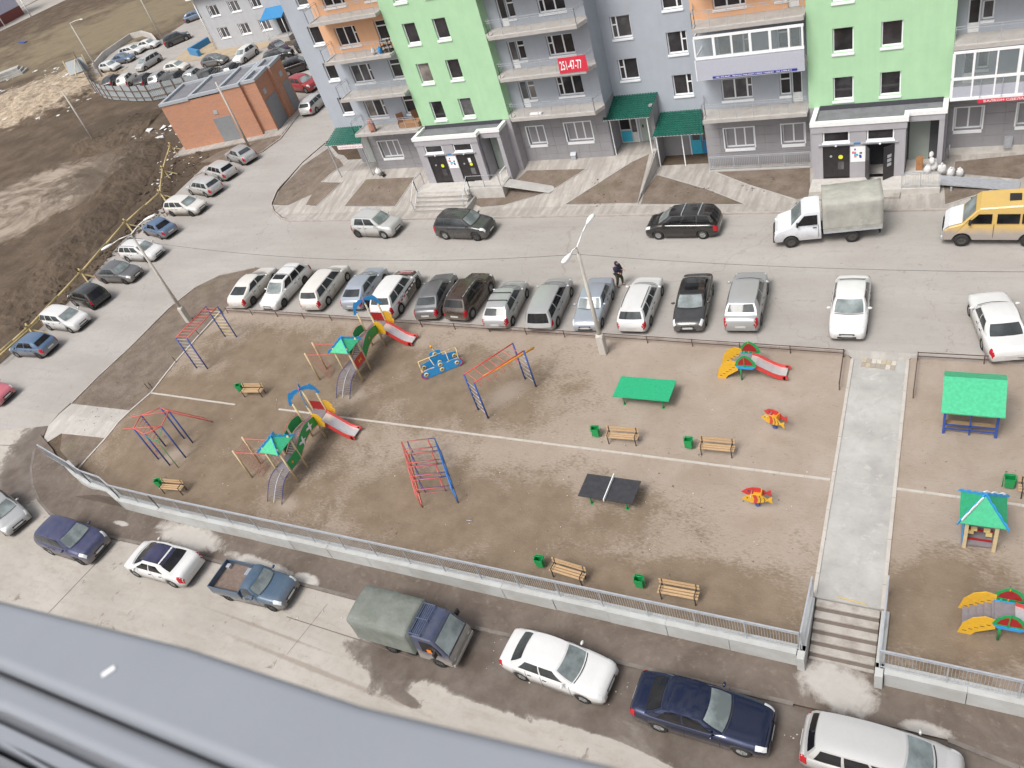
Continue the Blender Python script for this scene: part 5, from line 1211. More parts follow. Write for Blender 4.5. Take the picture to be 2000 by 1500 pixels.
# on the road by the pavement
make_car('parked_car', 'white off-roader with roof rails standing by the left pavement', G3, 'suvc', (-39.05,40.48), (-36.15,40.25), 'silverl', 'R', rails=1, over=dict(H=1.66, L=4.0))
make_car('parked_car', 'dark green grey off-roader beside the pavement, dusty lower body', G3, 'suv', (-31.13,40.14), (-28.10,39.93), 'dgrey', 'R')
make_car('parked_car', 'black minivan with silver roof bars beside the pavement', G3, 'mpv', (-12.73,40.04), (-15.41,40.01), 'black', 'L', bars=1, glass='tinted', rim='rim')
# along the mud by the side road, from the brick hut down
make_car('parked_car', 'silver sedan nearest the brick hut, trunk to the road', G2, 'sedan', (-60.22,52.72), (-64.99,54.57), 'silver', 'L')
make_car('parked_car', 'pale silver estate car second from the brick hut', G2, 'wagon', (-60.47,49.80), (-65.26,51.30), 'silverl', 'L', glass='tinted')
make_car('parked_car', 'beige silver estate car third from the brick hut', G2, 'wagon', (-60.07,47.06), (-64.61,48.13), 'silverl', 'L')
make_car('parked_car', 'white estate car facing the road just above the blue sedan', G2, 'wagon', (-62.91,44.15), (-59.85,44.04), 'whited', 'R')
make_car('parked_car', 'old faded blue sedan with boxy trunk by the timber barrier', G2, 'sedan80', (-60.06,40.24), (-63.72,41.16), 'blue', 'L', glass='tinted')
make_car('parked_car', 'white estate car partly behind the left lamp post', G2, 'wagon', (-62.07,37.08), (-58.37,36.91), 'white', 'R', rails=2)
make_car('parked_car', 'grey liftback facing the road below the left lamp heads', G2, 'sedan', (-61.67,33.95), (-58.16,33.94), 'grey', 'R')
make_car('parked_car', 'shiny black small hatchback with its tail to the road', G2, 'suvc', (-58.41,30.45), (-62.29,31.03), 'black', 'L', over=dict(L=3.9, H=1.54), glass='tinted')
make_car('parked_car', 'white rounded estate car between the black hatchback and the blue car', G2, 'mpv', (-61.42,27.89), (-58.38,27.75), 'white', 'R', over=dict(H=1.52, L=4.3))
make_car('parked_car', 'blue dusty hatchback with a white sticker, lowest at the timber barrier', G2, 'hatch', (-58.57,24.77), (-61.56,24.65), 'blue', 'L', glass='tinted')
car_end('parked_car', 'pinkish red car just entering at the left picture edge', G2, 'sedan', (-56.95,20.52), (-61.91,20.27), 'pink', True)
# cars along the near street
Z8 = -.8+.03
make_car('parked_car', 'grey hatchback with black mirrors at the lower left picture edge', G5, 'hatch', (-50.47,12.38), (-45.17,11.11), 'silver', 'R', over=dict(L=4.2), glass='tinted')
make_car('parked_car', 'dark blue off-roader with silver grille in the lower left corner', G5, 'suv', (-41.83,11.12), (-38.86,11.04), 'navy', 'R', over=dict(L=4.5, H=1.68))
make_car('parked_car', 'white sedan with large dark glass roof on the near street', G5, 'coupe', (-32.02,11.24), (-34.82,11.24), 'white', 'L', extra=glassroof, glass='tinted', ws='carglass')
make_car('parked_car', 'white older sedan behind the canvas truck on the near street', G5, 'sedan', (-12.92,11.49), (-10.29,11.29), 'white', 'R', over=dict(L=4.45, W=1.72, rg=3.85, edge=.6), rim='rim')
make_car('parked_car', 'glossy midnight blue sedan reflecting the clouds on the near street', G5, 'sedan2', (-7.33,11.05), (-4.59,11.02), 'dblue', 'R', glass='tinted', rim='rim')
make_car('parked_car', 'silver estate car cut by the bottom picture edge', G5, 'mpv', (-1.55,11.10), (0.76,11.09), 'silverl', 'R', over=dict(L=4.6, H=1.55), rails=0, glass='tinted')

# side profile vehicles: an outline in x,z carried across the width
def arch_profile(outline_top, zb, arches, ra, r):
    """closed side outline; wheel arches cut into the lower edge. outline_top runs front to rear."""
    pts = list(outline_top); x1 = pts[-1][0]; x0 = pts[0][0]
    low = []
    for c in sorted(arches):
        for i in range(9):
            a = PI-PI*i/8; low.append((c+ra*math.cos(a), max(zb, r+ra*math.sin(a))))
    return pts+[(x1, zb)]+[p for p in low]+[(x0, zb)]
def shell(profile, w, wtop, z0, z1, n=1):
    """outline extruded to half width w, leaning in to wtop above z0"""
    def hw(z): return w if z < z0 else lerp(w, wtop, (z-z0)/(z1-z0))
    q = MB(); q.prism(profile, lambda x, z: (x, -hw(z), z), lambda x, z: (x, hw(z), z)); return q
def wheels(t, r, xs, half, rim='rimdark', key=None):
    wm = wheel_mesh(r, ('wheel', r))
    for x in xs:
        for s_ in (1, -1):
            w = link('wheel', wm[0], t, (x, s_*half, r-.01)); w.rotation_euler = (0, .4, 0 if s_ > 0 else PI); link('rim', wm[1], w, mat=M[rim]); link('brake_disc', wm[2], w)
def panel(name, pts, m, t, th=.012):
    """thin panel of thickness th on four or more 3D points"""
    v = [Vector(p) for p in pts]; nn = (v[1]-v[0]).cross(v[2]-v[0]).normalized()*th
    q = MB(); n = len(v); q.add([p-nn*.2 for p in v]+[p+nn for p in v], [tuple(reversed(range(n))), tuple(range(n, 2*n))]+[(i, (i+1) % n, n+(i+1) % n, n+i) for i in range(n)])
    return obj(name, q, m, t)
def place(a, b, half, xmid, side):
    ang = math.atan2(b[1]-a[1], b[0]-a[0]); sx, sy = -math.sin(ang), math.cos(ang); sg = 1 if side == 'R' else -1
    mx, my = (a[0]+b[0])/2, (a[1]+b[1])/2
    return mx+sg*sx*half-math.cos(ang)*xmid, my+sg*sy*half-math.sin(ang)*xmid, ang
def canvas_mat(name, c, dark, light):
    k = NT(name, .75, spec=.3); a = k.noise(1.1, 7, .65, k.pos(obj=True)); b = k.noise(2.2, 5, .6, k.pos((1,1,.25), obj=True)); f = k.noise(.8, 9, .7, k.pos((1,3,1), obj=True))
    col = k.mix(k.ramp(a, [(.35, 0.), (.7, 1.)]), c, dark); col = k.mix(k.ramp(f, [(.55, 0.), (.7, .5)]), col, light); k.col(col); k.bump(b, .8, .06); return k.mat
M['canvas_g'] = canvas_mat('olive_grey_canvas', (.20,.215,.195), (.135,.15,.125), (.26,.275,.26)); M['canvas_b'] = canvas_mat('beige_grey_canvas', (.40,.395,.35), (.29,.28,.26), (.52,.52,.44))
def tent(x0, x1, w, z0, z1, ztop, m, t, seed=1):
    """canvas hood: slightly domed top, sagging between its hoops, wavy sides"""
    rnd = random.Random(seed); q = MB(); q.smooth = False; n = 14; prof = [(-1.0,0),(-1.0,.33),(-1.0,.66),(-.985,.93),(-.93,1.0),(-.5,1.03),(0,1.045),(.5,1.03),(.93,1.0),(.985,.93),(1.0,.66),(1.0,.33),(1.0,0)]
    vs = []; m_ = len(prof)
    for i in range(n+1):
        x = lerp(x0, x1, i/n); hoop = abs(math.sin(PI*i/n*4))
        for (u, v) in prof:
            yy = u*w; zz = z0+(z1-z0)*min(v, 1)+(ztop-z1)*max(0, v-1)/.045
            if v >= 1: zz -= .035*hoop
            if .2 < v < .9: yy -= math.copysign(.02+.03*hoop+rnd.uniform(-.012,.012), u)
            vs.append((x+rnd.uniform(-.01,.01)*(0 < i < n), yy, zz))
    fs = [(i*m_+j, i*m_+j+1, (i+1)*m_+j+1, (i+1)*m_+j) for i in range(n) for j in range(m_-1)]+[tuple(range(m_)), tuple(n*m_+j for j in reversed(range(m_)))]
    q.smooth = True; q.add(vs, fs); o = obj('canvas_hood', q, m, t); return o

# white canvas truck by the right entrance: x forward, origin mid wheelbase
a, b = (-4.42,39.66), (-7.50,39.13)
cx, cy, ang = place(a, b, .90, 0, 'L')
T = thing('canvas_truck', 'white light truck with a beige grey canvas box before the open entrance', 'truck', (cx, cy, .03), ang)
F_ = 1.57; R_ = -1.57     # axles
prof = arch_profile([(2.42,.45),(2.46,.62),(2.40,.86),(2.22,1.10),(1.55,1.32),(.95,1.98),(.80,2.10),(.25,2.13),(.02,2.08),(-.02,.5)], .42, [F_], .43, .36)
q = shell(prof, .95, .80, 1.25, 2.1); obj('cab', q, CP['gazelle'], T, bevel=.04)
panel('windshield', [(1.50,-.80,1.38),(1.50,.80,1.38),(.99,.72,1.95),(.99,-.72,1.95)], M['windshield'], T, .02)
for s_ in (1, -1):
    p = [(1.30,.945*s_,1.36),(.18,.945*s_,1.36),(.18,.855*s_,1.90),(.84,.855*s_,1.90)]; p = p if s_ > 0 else p[::-1]; panel('side_window', p[::-1], M['tinted'], T, .02)
    q = MB(); q.box((.12,s_*.955-.004,.55), (.14,s_*.955+.004,1.34)); obj('door_gap', q, M['seam'], T); q = MB(); q.box((.22,s_*.95,1.16), (.42,s_*.97+.0,1.21)) if s_ > 0 else q.box((.22,-.97,1.16), (.42,-.95,1.21)); obj('door_handle', q, M['blackplastic'], T)
    q = MB(); q.box((1.16, s_*1.04-.07, 1.34), (1.26, s_*1.04+.07, 1.62)); obj('mirror', q, M['blackplastic'], T, bevel=.02)
    q = MB(); q.blob((2.30, s_*.70, .90), (.13,.19,.13), 10, 6); obj('headlight', q, M['head'], T)
q = MB(); q.box((2.40,-.55,.66), (2.475,.55,.84)); obj('grille', q, M['blackplastic'], T); q = MB(); q.box((2.30,-.88,.36), (2.52,.88,.60)); obj('bumper', q, M['blackplastic'], T, bevel=.04)
q = MB(); q.box((-2.85,-.45,.50), (.0,.45,.68)); q.box((-2.0,-.95,.72), (-1.1,-.80,.78)); obj('chassis', q, M['under'], T)
q = MB(); q.box((-.9,-.98,.45), (-.35,-.62,.72)); obj('fuel_tank', q, M['steel'], T)
q = MB(); q.box((-3.05,-1.06,.78), (-.12,1.06,.92)); obj('load_bed', q, M['steel'], T)
q = MB(); q.box((-3.06,-1.07,.92), (-.11,1.07,1.22)); obj('side_boards', q, M['canvas_b'], T)
tent(-3.08, -.10, 1.09, 1.12, 2.62, 2.70, M['canvas_b'], T, 3)
wheels(T, .36, (F_, R_), .86); q = MB(); 
for s_ in (1, -1): q = MB(); q.box((R_-.5, s_*.98-.02, .50), (R_+.5, s_*.98+.02, .80)); 
q = MB(); q.box((-3.0,-.9,.42),(-2.9,.9,.52)); obj('rear_bumper', q, M['blackplastic'], T)

# yellow minibus
a, b = (3.65,39.21), (0.86,39.26)
cx, cy, ang = place(a, b, .90, 0, 'L')
T = thing('minibus', 'yellow minibus with a white hood at the right picture edge', 'minibus', (cx, cy, .03), ang)
F_, R_ = 1.45, -1.45
prof = arch_profile([(2.30,.45),(2.36,.70),(2.28,.95),(2.05,1.14),(1.48,1.34),(.92,2.02),(.75,2.15),(-1.0,2.28),(-2.9,2.28),(-3.05,2.1),(-3.12,.5)], .38, [R_, F_], .43, .35)
q = shell(prof, .97, .82, 1.25, 2.28); obj('body', q, CP['yellow'], T, bevel=.045)
q = MB(); q.add([(2.30,-.86,.98),(2.30,.86,.98),(2.07,.86,1.17),(2.07,-.86,1.17),(1.50,-.88,1.375),(1.50,.88,1.375)], [(0,1,2,3),(3,2,5,4)]); obj('hood', q, CP['gazelle'], T)
panel('windshield', [(1.45,-.80,1.40),(1.45,.80,1.40),(.97,.72,1.98),(.97,-.72,1.98)], M['windshield'], T, .02)
for s_ in (1, -1):
    for x0, x1, xt0, xt1 in ((.22,1.26,.22,.80),(-.95,.0,-.95,.0),(-1.95,-1.05,-1.95,-1.05),(-2.9,-2.05,-2.85,-2.05)):
        p = [(x1,.965*s_,1.36),(x0,.965*s_,1.36),(xt0,.895*s_,1.86),(xt1,.895*s_,1.86)]; p = p if s_ < 0 else p[::-1]; panel('side_window', p, M['tinted'], T, .02)
    q = MB(); q.box((.10,s_*.972-.004,.55), (.12,s_*.972+.004,1.34)); obj('door_gap', q, M['seam'], T)
    q = MB(); q.box((1.10, s_*1.05-.07, 1.34), (1.22, s_*1.05+.07, 1.62)); obj('mirror', q, M['blackplastic'], T, bevel=.02)
    q = MB(); q.blob((2.22, s_*.72, .90), (.12,.18,.12), 10, 6); obj('headlight', q, M['head'], T)
q = MB(); q.box((2.28,-.5,.68), (2.385,.5,.86)); obj('grille', q, M['blackplastic'], T); q = MB(); q.box((2.1,-.92,.36), (2.42,.92,.62)); obj('bumper', q, M['steel'], T, bevel=.05)
q = MB(); q.box((-.95,-.3,2.235), (-.45,.3,2.31)); obj('roof_hatch', q, M['blackplastic'], T)
wheels(T, .35, (F_, R_), .87)

# blue canvas truck on the near street
a, b = (-18.99,11.07), (-16.22,11.04)
cx, cy, ang = place(a, b, .82, 0, 'R')
T = thing('canvas_truck', 'muddy blue cab-over truck with an olive grey canvas hood on the near street', 'truck', (cx, cy, -.77), ang)
F_, R_ = 1.18, -1.2
prof = arch_profile([(1.92,.40),(1.97,.75),(1.90,1.02),(1.42,1.80),(1.30,1.92),(.50,1.96),(.36,1.92),(.32,.45)], .40, [F_], .36, .30)
q = shell(prof, .84, .74, 1.05, 1.95); obj('cab', q, CP['truckblue'], T, bevel=.045)
q = MB(); q.add([(1.925,-.78,1.04),(1.925,.78,1.04),(1.985,.80,.76),(1.985,-.80,.76),(1.95,-.80,.44),(1.95,.80,.44)], [(0,1,2,3),(3,2,5,4)]); obj('front_panel', q, M['dusty'] if 'dusty' in M else M.setdefault('dusty', dirty('dusty_panel', (.33,.31,.28), .8, (.22,.19,.16), .6, 4)), T)
panel('windshield', [(1.88,-.72,1.10),(1.88,.72,1.10),(1.48,.66,1.76),(1.48,-.66,1.76)], M['windshield'], T, .02)
for s_ in (1, -1):
    p = [(1.62,.838*s_,1.10),(.72,.838*s_,1.10),(.72,.775*s_,1.70),(1.30,.775*s_,1.70)]; p = p if s_ < 0 else p[::-1]; panel('side_window', p, M['tinted'], T, .02)
    q = MB(); q.box((1.45, s_*.98-.09, 1.25), (1.53, s_*.98+.09, 1.52)); q.bar((1.49, s_*.98, 1.38), (1.45, s_*.8, 1.5), .02); obj('mirror', q, M['blackplastic'], T)
    q = MB(); q.blob((1.93, s_*.60, .68), (.06,.14,.10), 10, 6); obj('headlight', q, M['head'], T)
q = MB(); q.box((1.0,-.86,1.14), (1.22,-.835,1.34)); obj('orange_sign', q, M['orange'], T)
q = MB(); q.box((1.84,-.82,.34), (2.02,.82,.52)); obj('bumper', q, M['dusty'], T, bevel=.03)
rk = MB(); M['rackblue'] = plain('rack_paint', (.09,.12,.20), .5)
for i in range(7): rk.bar((.32+.09*i, -.68, 2.06), (.32+.09*i, .68, 2.06), .022)
for y in (-.68, 0, .68): rk.bar((.32, y, 2.06), (.88, y, 2.06), .03); rk.bar((.34, y, 1.93), (.34, y, 2.06), .03); rk.bar((.86, y, 1.93), (.86, y, 2.06), .03)
obj('roof_rack', rk, M['rackblue'], T)
q = MB(); q.box((-2.5,-.4,.42), (.5,.4,.60)); obj('chassis', q, M['under'], T)
q = MB(); q.box((-2.62,-.86,.62), (.22,.86,.74)); obj('load_bed', q, M['blackplastic'], T)
tent(-2.66, .25, .90, .70, 2.04, 2.14, M['canvas_g'], T, 5)
wheels(T, .30, (F_, R_), .72); q = MB(); q.lathe([(.12,-.08),(.29,-.08),(.30,-.05),(.30,.05),(.29,.08),(.12,.08)], (-.3,-.62,.33), 18, 'y'); obj('spare_wheel', q, M['tyre'], T)

# blue pickup
a, b = (-28.54,11.36), (-25.58,11.44)
P_ = dict(L=4.35, W=1.62, H=1.42, hood=.82, cowl=1.22, cowlz=.92, rf=1.62, rr=2.15, rg=2.35, belt=.95, deck=.60, tail=.60, nq=1, wb=2.7, fo=.75, r=.29, roofw=.72, edge=.4)
TYPES['pickup'] = P_
def bed(t, c):
    L, W = c.p['L'], c.p['W']/2; x0, x1 = -L/2+.03, L/2-2.36
    for nm, bx in (('tailgate', ((x0,-W+.03,.45),(x0+.05,W-.03,.98))), ('bed_side', ((x0+.05,-W+.0,.45),(x1,-W+.06,.98))), ('bed_side', ((x0+.05,W-.06,.45),(x1,W-.0,.98))), ('bed_front', ((x1-.05,-W+.06,.6),(x1,W-.06,1.0)))):
        q = MB(); q.box(*bx); obj(nm, q, CP['steelblue'], t, bevel=.012)
    q = MB(); q.box((x0+.05,-W+.06,.60), (x1-.05,W-.06,.66))
    for i in range(12): y = -W+.12+i*(2*W-.24)/11; q.box((x0+.06,y-.02,.66), (x1-.06,y+.02,.675))
    obj('bed_floor', q, M['rustbed'], t)
    q = MB(); q.box((x1-.5,.25,.66), (x1-.15,.62,.86)); obj('toolbox', q, CP['silverb'], t, bevel=.01)
    q = MB(); q.box((x0+.12,.42,.66), (x0+.34,.64,.84)); obj('crate', q, M['steel'], t, bevel=.01)
M['rustbed'] = dirty('rusty_bed_floor', (.17,.12,.10), .9, (.26,.22,.19), .6, 5)
make_car('pickup_truck', 'old blue pickup with an open loading bed on the near street', G5, 'pickup', a, b, 'steelblue', 'R', extra=bed, rim='rimdark')['category'] = 'pickup'

# far lot behind the brick hut
def small(lab, tp, a, b, col, side='R', **kw): return make_car('parked_car', lab, G4, tp, a, b, col, side, small=True, **kw)
small('white hatchback at the lower left end of the far lot', 'hatch', (-119.87,87.26), (-116.92,86.94), 'white')
small('blue car behind the white hatchback in the far lot', 'sedan', (-119.36,89.94), (-116.74,90.05), 'blue')
small('white estate car third along the concrete parapet of the far lot', 'wagon', (-120.38,93.08), (-117.97,93.43), 'white')
small('white sedan fourth along the concrete parapet of the far lot', 'sedan', (-118.52,94.95), (-115.77,95.19), 'white')
small('silver minivan standing crosswise in the middle of the far lot', 'mpv', (-107.39,87.74), (-107.57,85.83), 'silverl', 'L')
small('dark off-roader leaving the far lot by the street pole', 'suv', (-110.79,94.80), (-109.34,96.54), 'dgrey')
small('white hatchback with dusty lower half in the middle of the far lot', 'hatch', (-99.83,81.98), (-96.64,82.07), 'whited')
small('dark grey hatchback before the blue parapet of the far lot', 'hatch', (-92.41,82.39), (-89.52,82.51), 'grey')
small('white crossover beside the grey plastered house', 'suvc', (-84.55,84.67), (-84.56,82.57), 'white', 'L')
small('dark purple sedan beside the entrance of the grey plastered house', 'sedan', (-82.23,84.71), (-78.45,82.76), 'purple')
small('black car half hidden by the apartment house corner', 'suv', (-75.91,83.03), (-73.13,81.68), 'black')
small('small blue grey car at the upper corner of the grey plastered house', 'hatch', (-117.12,106.64), (-116.04,107.39), 'blue')
small('black off-roader between the brick hut and the apartment house', 'suv', (-71.42,75.40), (-69.71,76.41), 'black', 'R', glass='tinted')
small('dark red off-roader beside the brick hut', 'suv', (-67.26,70.07), (-64.45,69.27), 'red', 'R')
small('silver boxy estate car seen from behind beside the brick hut', 'wagon', (-59.32,64.34), (-59.40,65.99), 'silverl', 'R')
cols = ('dgrey','whited','dgrey','silver','dgrey','silver','black','dgrey')
labs = ('black roofed car at the lamp foot behind the corrugated fence','white roofed car second behind the corrugated fence','dark roofed car third behind the corrugated fence','silver roofed car fourth behind the corrugated fence','dark roofed car fifth behind the corrugated fence','pale roofed car sixth behind the corrugated fence','black roofed car seventh behind the corrugated fence','dark roofed car eighth behind the corrugated fence, near the hut roof')
for i, (e, f) in enumerate((((-109.81,79.31),(-110.46,80.78)), ((-105.47,78.44),(-106.14,80.05)), ((-101.25,77.74),(-101.65,79.11)), ((-97.59,77.16),(-97.95,78.49)), ((-93.87,76.71),(-94.24,78.18)), ((-89.80,76.17),(-90.29,77.80)), ((-86.56,76.10),(-87.13,77.72)), ((-82.81,76.19),(-83.34,77.79)))):
    car_end('parked_car', labs[i], G4, ('hatch','suvc')[i % 2], e, f, cols[i], False, small=True)
small('black car at the roof edge of the brick hut', 'suvc', (-77.93,79.85), (-76.44,80.54), 'black')
# ------------------------------------------------------------------ playground
def V(*a): return Vector(a)
M['slat'] = dirty('weathered_grey_slats', (.22,.20,.22), .7, (.13,.11,.11), .5, 6); M['blueviolet'] = plain('blue_violet_paint', (.06,.06,.20), .45)
M['magenta'] = plain('magenta_paint', (.45,.02,.16), .45); M['cream'] = plain('cream_yellow_paint', (.72,.58,.26), .45); M['greenroof'] = plain('mint_green_roof', (.05,.42,.21), .45, .15)
M['rope'] = plain('red_rope', (.42,.12,.10), .8); M['darkred'] = plain('dark_red_board', (.33,.015,.015), .4, .08); M['orangey'] = plain('orange_yellow_paint', (.75,.33,.03), .4)
M['blackboard'] = plain('black_table_board', (.045,.045,.05), .4, .25, 4)
def part(name, fill, m, t, **kw):
    q = MB(); fill(q); return obj(name, q, m, t, **kw)
def serrated(p, q_, h, n, up, t, m, parent, name='ridge_board'):
    """thin board with a wavy outer edge from p to q_"""
    p, q_, up = Vector(p), Vector(q_), Vector(up); d = q_-p; nn = d.cross(up).normalized()*.015; lo = []; hi = []
    for i in range(n*4+1):
        s = i/(n*4); lo.append(p+d*s); hi.append(p+d*s+up*(h*(.55+.45*abs(math.sin(PI*s*n)))))
    q = MB(); k = len(lo)
    q.add([v-nn for v in lo]+[v-nn for v in hi]+[v+nn for v in lo]+[v+nn for v in hi],
          [(i, i+1, k+i+1, k+i) for i in range(k-1)]+[(2*k+i, 3*k+i, 3*k+i+1, 2*k+i+1) for i in range(k-1)]+[(k+i, k+i+1, 3*k+i+1, 3*k+i) for i in range(k-1)])
    return obj(name, q, m, parent)
def pyramid(cx, cy, hw, z0, z1, t, m, mb_, curve=0.):
    c = [V(cx-hw,cy-hw,z0), V(cx+hw,cy-hw,z0), V(cx+hw,cy+hw,z0), V(cx-hw,cy+hw,z0)]; ap = V(cx,cy,z1)
    for i in range(4):
        a, b = c[i], c[(i+1) % 4]; q = MB(); q.add([a, b, ap, a-V(0,0,.03), b-V(0,0,.03), ap-V(0,0,.03)], [(0,1,2),(5,4,3),(0,3,4,1)]); obj('roof_panel', q, m, t)
    for i in range(4):
        out = (c[i]-ap); e = c[i]+out.normalized()*.12; serrated(ap+V(0,0,-.01), e, .16, 4, V(0,0,1), t, mb_, t)
def post(t, x, y, z, r=.055, m=None, name='post', z0=0): 
    q = MB(); q.tube((x,y,z0), (x,y,z), r, 10); q.lathe([(r,z),(r*.6,z+.03),(.001,z+.04)], (x,y,0), 10); return obj(name, q, m or M['log'], t)
def bird(o, s, q, u, v, n):
    pts = [(-.5,.0),(-.25,.14),(-.05,.06),(.05,.28),(.25,.42),(.17,.12),(.45,-.02),(.2,-.06),(.05,-.30),(-.12,-.44),(-.06,-.14),(-.3,-.06)]
    q.plate([(a*s, b*s) for a, b in pts], Vector(o)+Vector(n)*.02, u, v, .012)
def play_unit(ox, oy, label, variant):
    t = thing('play_structure', label, 'playground', (ox, oy, 0), 0, 'twin play structures with slide and arched bridge')
    # local coordinates: world of the near unit minus (-30, 18)
    def L(x, y): return x+30, y-18
    t1 = [L(-29.62,18.0), L(-28.6,18.0), L(-28.6,18.95), L(-29.62,18.95)]; t2 = [L(-29.82,21.1), L(-28.86,21.12), L(-28.86,22.07), L(-29.82,22.07)]
    for p in t1+t2: post(t, p[0], p[1], 2.5)
    for p in (L(-31.72,17.78), L(-31.84,18.74)): post(t, p[0], p[1], 2.1)
    # overhead bars and the rope net
    for a, b in (((-1.72,-.22,1.98), (.38,.0,1.98)), ((-1.84,.74,1.98), (.38,.95,1.98))): part('overhead_bar', lambda q: q.tube(a, b, .024, 8), M['redp'], t)
    def net(q):
        A, B, C_, D = V(-1.72,-.22,1.9), V(-1.84,.74,1.9), V(-1.15,.66,.1), V(-1.05,-.14,.1)
        for i in range(9): s = i/8; q.tube(A.lerp(B, s), D.lerp(C_, s), .009, 4)
        for i in range(11): s = i/10; q.tube(A.lerp(D, s), B.lerp(C_, s), .009, 4)
    part('rope_net', net, M['rope'], t)
    def net2(q):
        for i in range(6): q.tube((.38,.0+.19*i,.95), (.38,.0+.19*i,1.9), .008, 4)
        for i in range(6): q.tube((.38,.0,.95+.17*i), (.38,.95,.95+.17*i), .008, 4)
    part('rope_net', net2, M['rope'], t)
    cx, cy = .89, .475
    pyramid(cx, cy, .66, 2.32, 2.86, t, M['greenroof'], M['sky'])
    # decks
    part('deck', lambda q: q.box((.36,-.02,.86), (1.42,.97,.92)), M['slat'], t); part('deck', lambda q: q.box((.15,3.08,1.10), (1.17,4.09,1.16)), M['slat'], t)
    # arched bridge: slats, rails, green side boards
    def arc(s): y = .95+2.15*s; return y, .92+.22*s+.28*math.sin(PI*s), -.22*s
    for i in range(18):
        y, z, dx = arc((i+.5)/18); q = MB(); q.box((.42+dx, y-.045, z-.02), (1.36+dx, y+.045, z+.015)); obj('bridge_slat', q, M['slat'], t)
    for x in (.38, 1.40):
        q = MB(); pts = [V(x+arc(i/12)[2], arc(i/12)[0], arc(i/12)[1]-.03) for i in range(13)]; q.path(pts, .022, 6); obj('bridge_rail', q, M['redp'], t)
        q = MB(); pts = [p+V(0,0,.74) for p in pts]; q.path(pts, .018, 6); obj('bridge_rail', q, M['redp'], t)
    def board(x, s0, s1, lo, hi, m, pre=0):
        n = 12; a = []; b = []
        if pre: a.append(V(x, -.0, .93+lo-.02)); b.append(V(x, -.0, .93+hi-.04))
        for i in range(n+1):
            s = s0+(s1-s0)*i/n; y, z, dx = arc(s); taper = .06*math.sin(PI*i/n); a.append(V(x+dx, y, z+lo)); b.append(V(x+dx, y, z+hi+taper))
        q = MB(); k = len(a); nn = V(.012,0,0)
        q.add([v-nn for v in a]+[v-nn for v in b]+[v+nn for v in a]+[v+nn for v in b], [(i, i+1, k+i+1, k+i) for i in range(k-1)]+[(2*k+i, 3*k+i, 3*k+i+1, 2*k+i+1) for i in range(k-1)]+[(k+i, k+i+1, 3*k+i+1, 3*k+i) for i in range(k-1)]+[(i, 2*k+i, 2*k+i+1, i+1) for i in range(k-1)]+[(0,k,3*k,2*k),(k-1,3*k-1,4*k-1,2*k-1)][:1])
        return obj('side_board', q, m, t)
    if variant == 0:
        board(1.43, .0, .98, .02, .60, M['green'], 1); 
        for s, z in ((.28,.28), (.68,.32)):
            y, zz, dx = arc(s); q = MB(); bird((1.455+dx, y, zz+z), .62, q, (0,1,0), (0,-.15,1), (1,0,0)); obj('white_bird', q, M['white'], t)
        q = MB(); q.tube((1.45,.35,1.22), (1.46,.35,1.22), .07, 10); obj('round_sign', q, M['orange'], t)
    else:
        board(1.43, .05, .98, .02, .58, M['green'])
        q = MB(); q.box((1.64-.22, .04, .95), (1.66-.22, .92, 1.55)); obj('side_board', q, M['red'], t)
        q = MB(); q.plate([(-.14,-.1),(0,-.02),(.14,-.1),(.12,.12),(0,.03),(-.12,.12)], (1.455,.5,1.25), (0,1,0), (0,0,1), .012); obj('butterfly', q, M['yellow'], t)
        y, zz, dx = arc(.5); q = MB(); q.tube((1.45+dx, y, zz+.3), (1.46+dx, y, zz+.3), .07, 10); obj('round_sign', q, M['orange'], t)
    board(.36, .02, .42, .05, .55, M['green']); board(.34, .50, .98, .05, .55, M['green'])
    # upper tower: boards and slide
    part('red_board', lambda q: q.box((.22,4.08,1.22), (1.08,4.10,1.82)), M['darkred'], t)
    for y in (3.06, 4.10):
        pts = [(-.05,-.45),(.5,-.5),(.62,-.2),(.5,-.08),(.60,.12),(.45,.36),(.2,.42),(-.05,.36)]
        q = MB(); q.plate(pts, (1.16, y, 1.55), (1,0,0), (0,0,1), .025); obj('yellow_board', q, M['yellow'], t)
    S = [(1.2,1.16),(1.42,1.10),(1.7,.92),(2.05,.64),(2.4,.38),(2.7,.24),(3.02,.20)]
    q = MB(); q.smooth = True; n = len(S); ys = (3.26, 3.92)
    q.add([V(x, y, z) for x, z in S for y in ys], [(2*i, 2*i+1, 2*i+3, 2*i+2) for i in range(n-1)]); q.add([V(x, y, z-.02) for x, z in S for y in ys], [(2*i, 2*i+2, 2*i+3, 2*i+1) for i in range(n-1)]); obj('slide_bed', q, M['metalslide'], t)
    for y in (3.22, 3.96):
        q = MB(); a = [V(x, y, z-.12) for x, z in S]; b = [V(x, y, z+.16) for x, z in S]; nn = V(0,.03,0); k = n
        q.add([v-nn for v in a]+[v-nn for v in b]+[v+nn for v in a]+[v+nn for v in b], [(i, i+1, k+i+1, k+i) for i in range(k-1)]+[(2*k+i, 3*k+i, 3*k+i+1, 2*k+i+1) for i in range(k-1)]+[(k+i, k+i+1, 3*k+i+1, 3*k+i) for i in range(k-1)]+[(i, 2*k+i, 2*k+i+1, i+1) for i in range(k-1)]+[(k-1, 2*k-1, 4*k-1, 3*k-1)])
        obj('slide_side', q, M['red'], t); q = MB(); q.tube((3.0, y-.03, .22), (3.0, y+.03, .22), .14, 12); obj('slide_knob', q, M['red'], t)
    # dolphin arch over the upper tower
    C0 = V(.665, 3.585, 3.12)
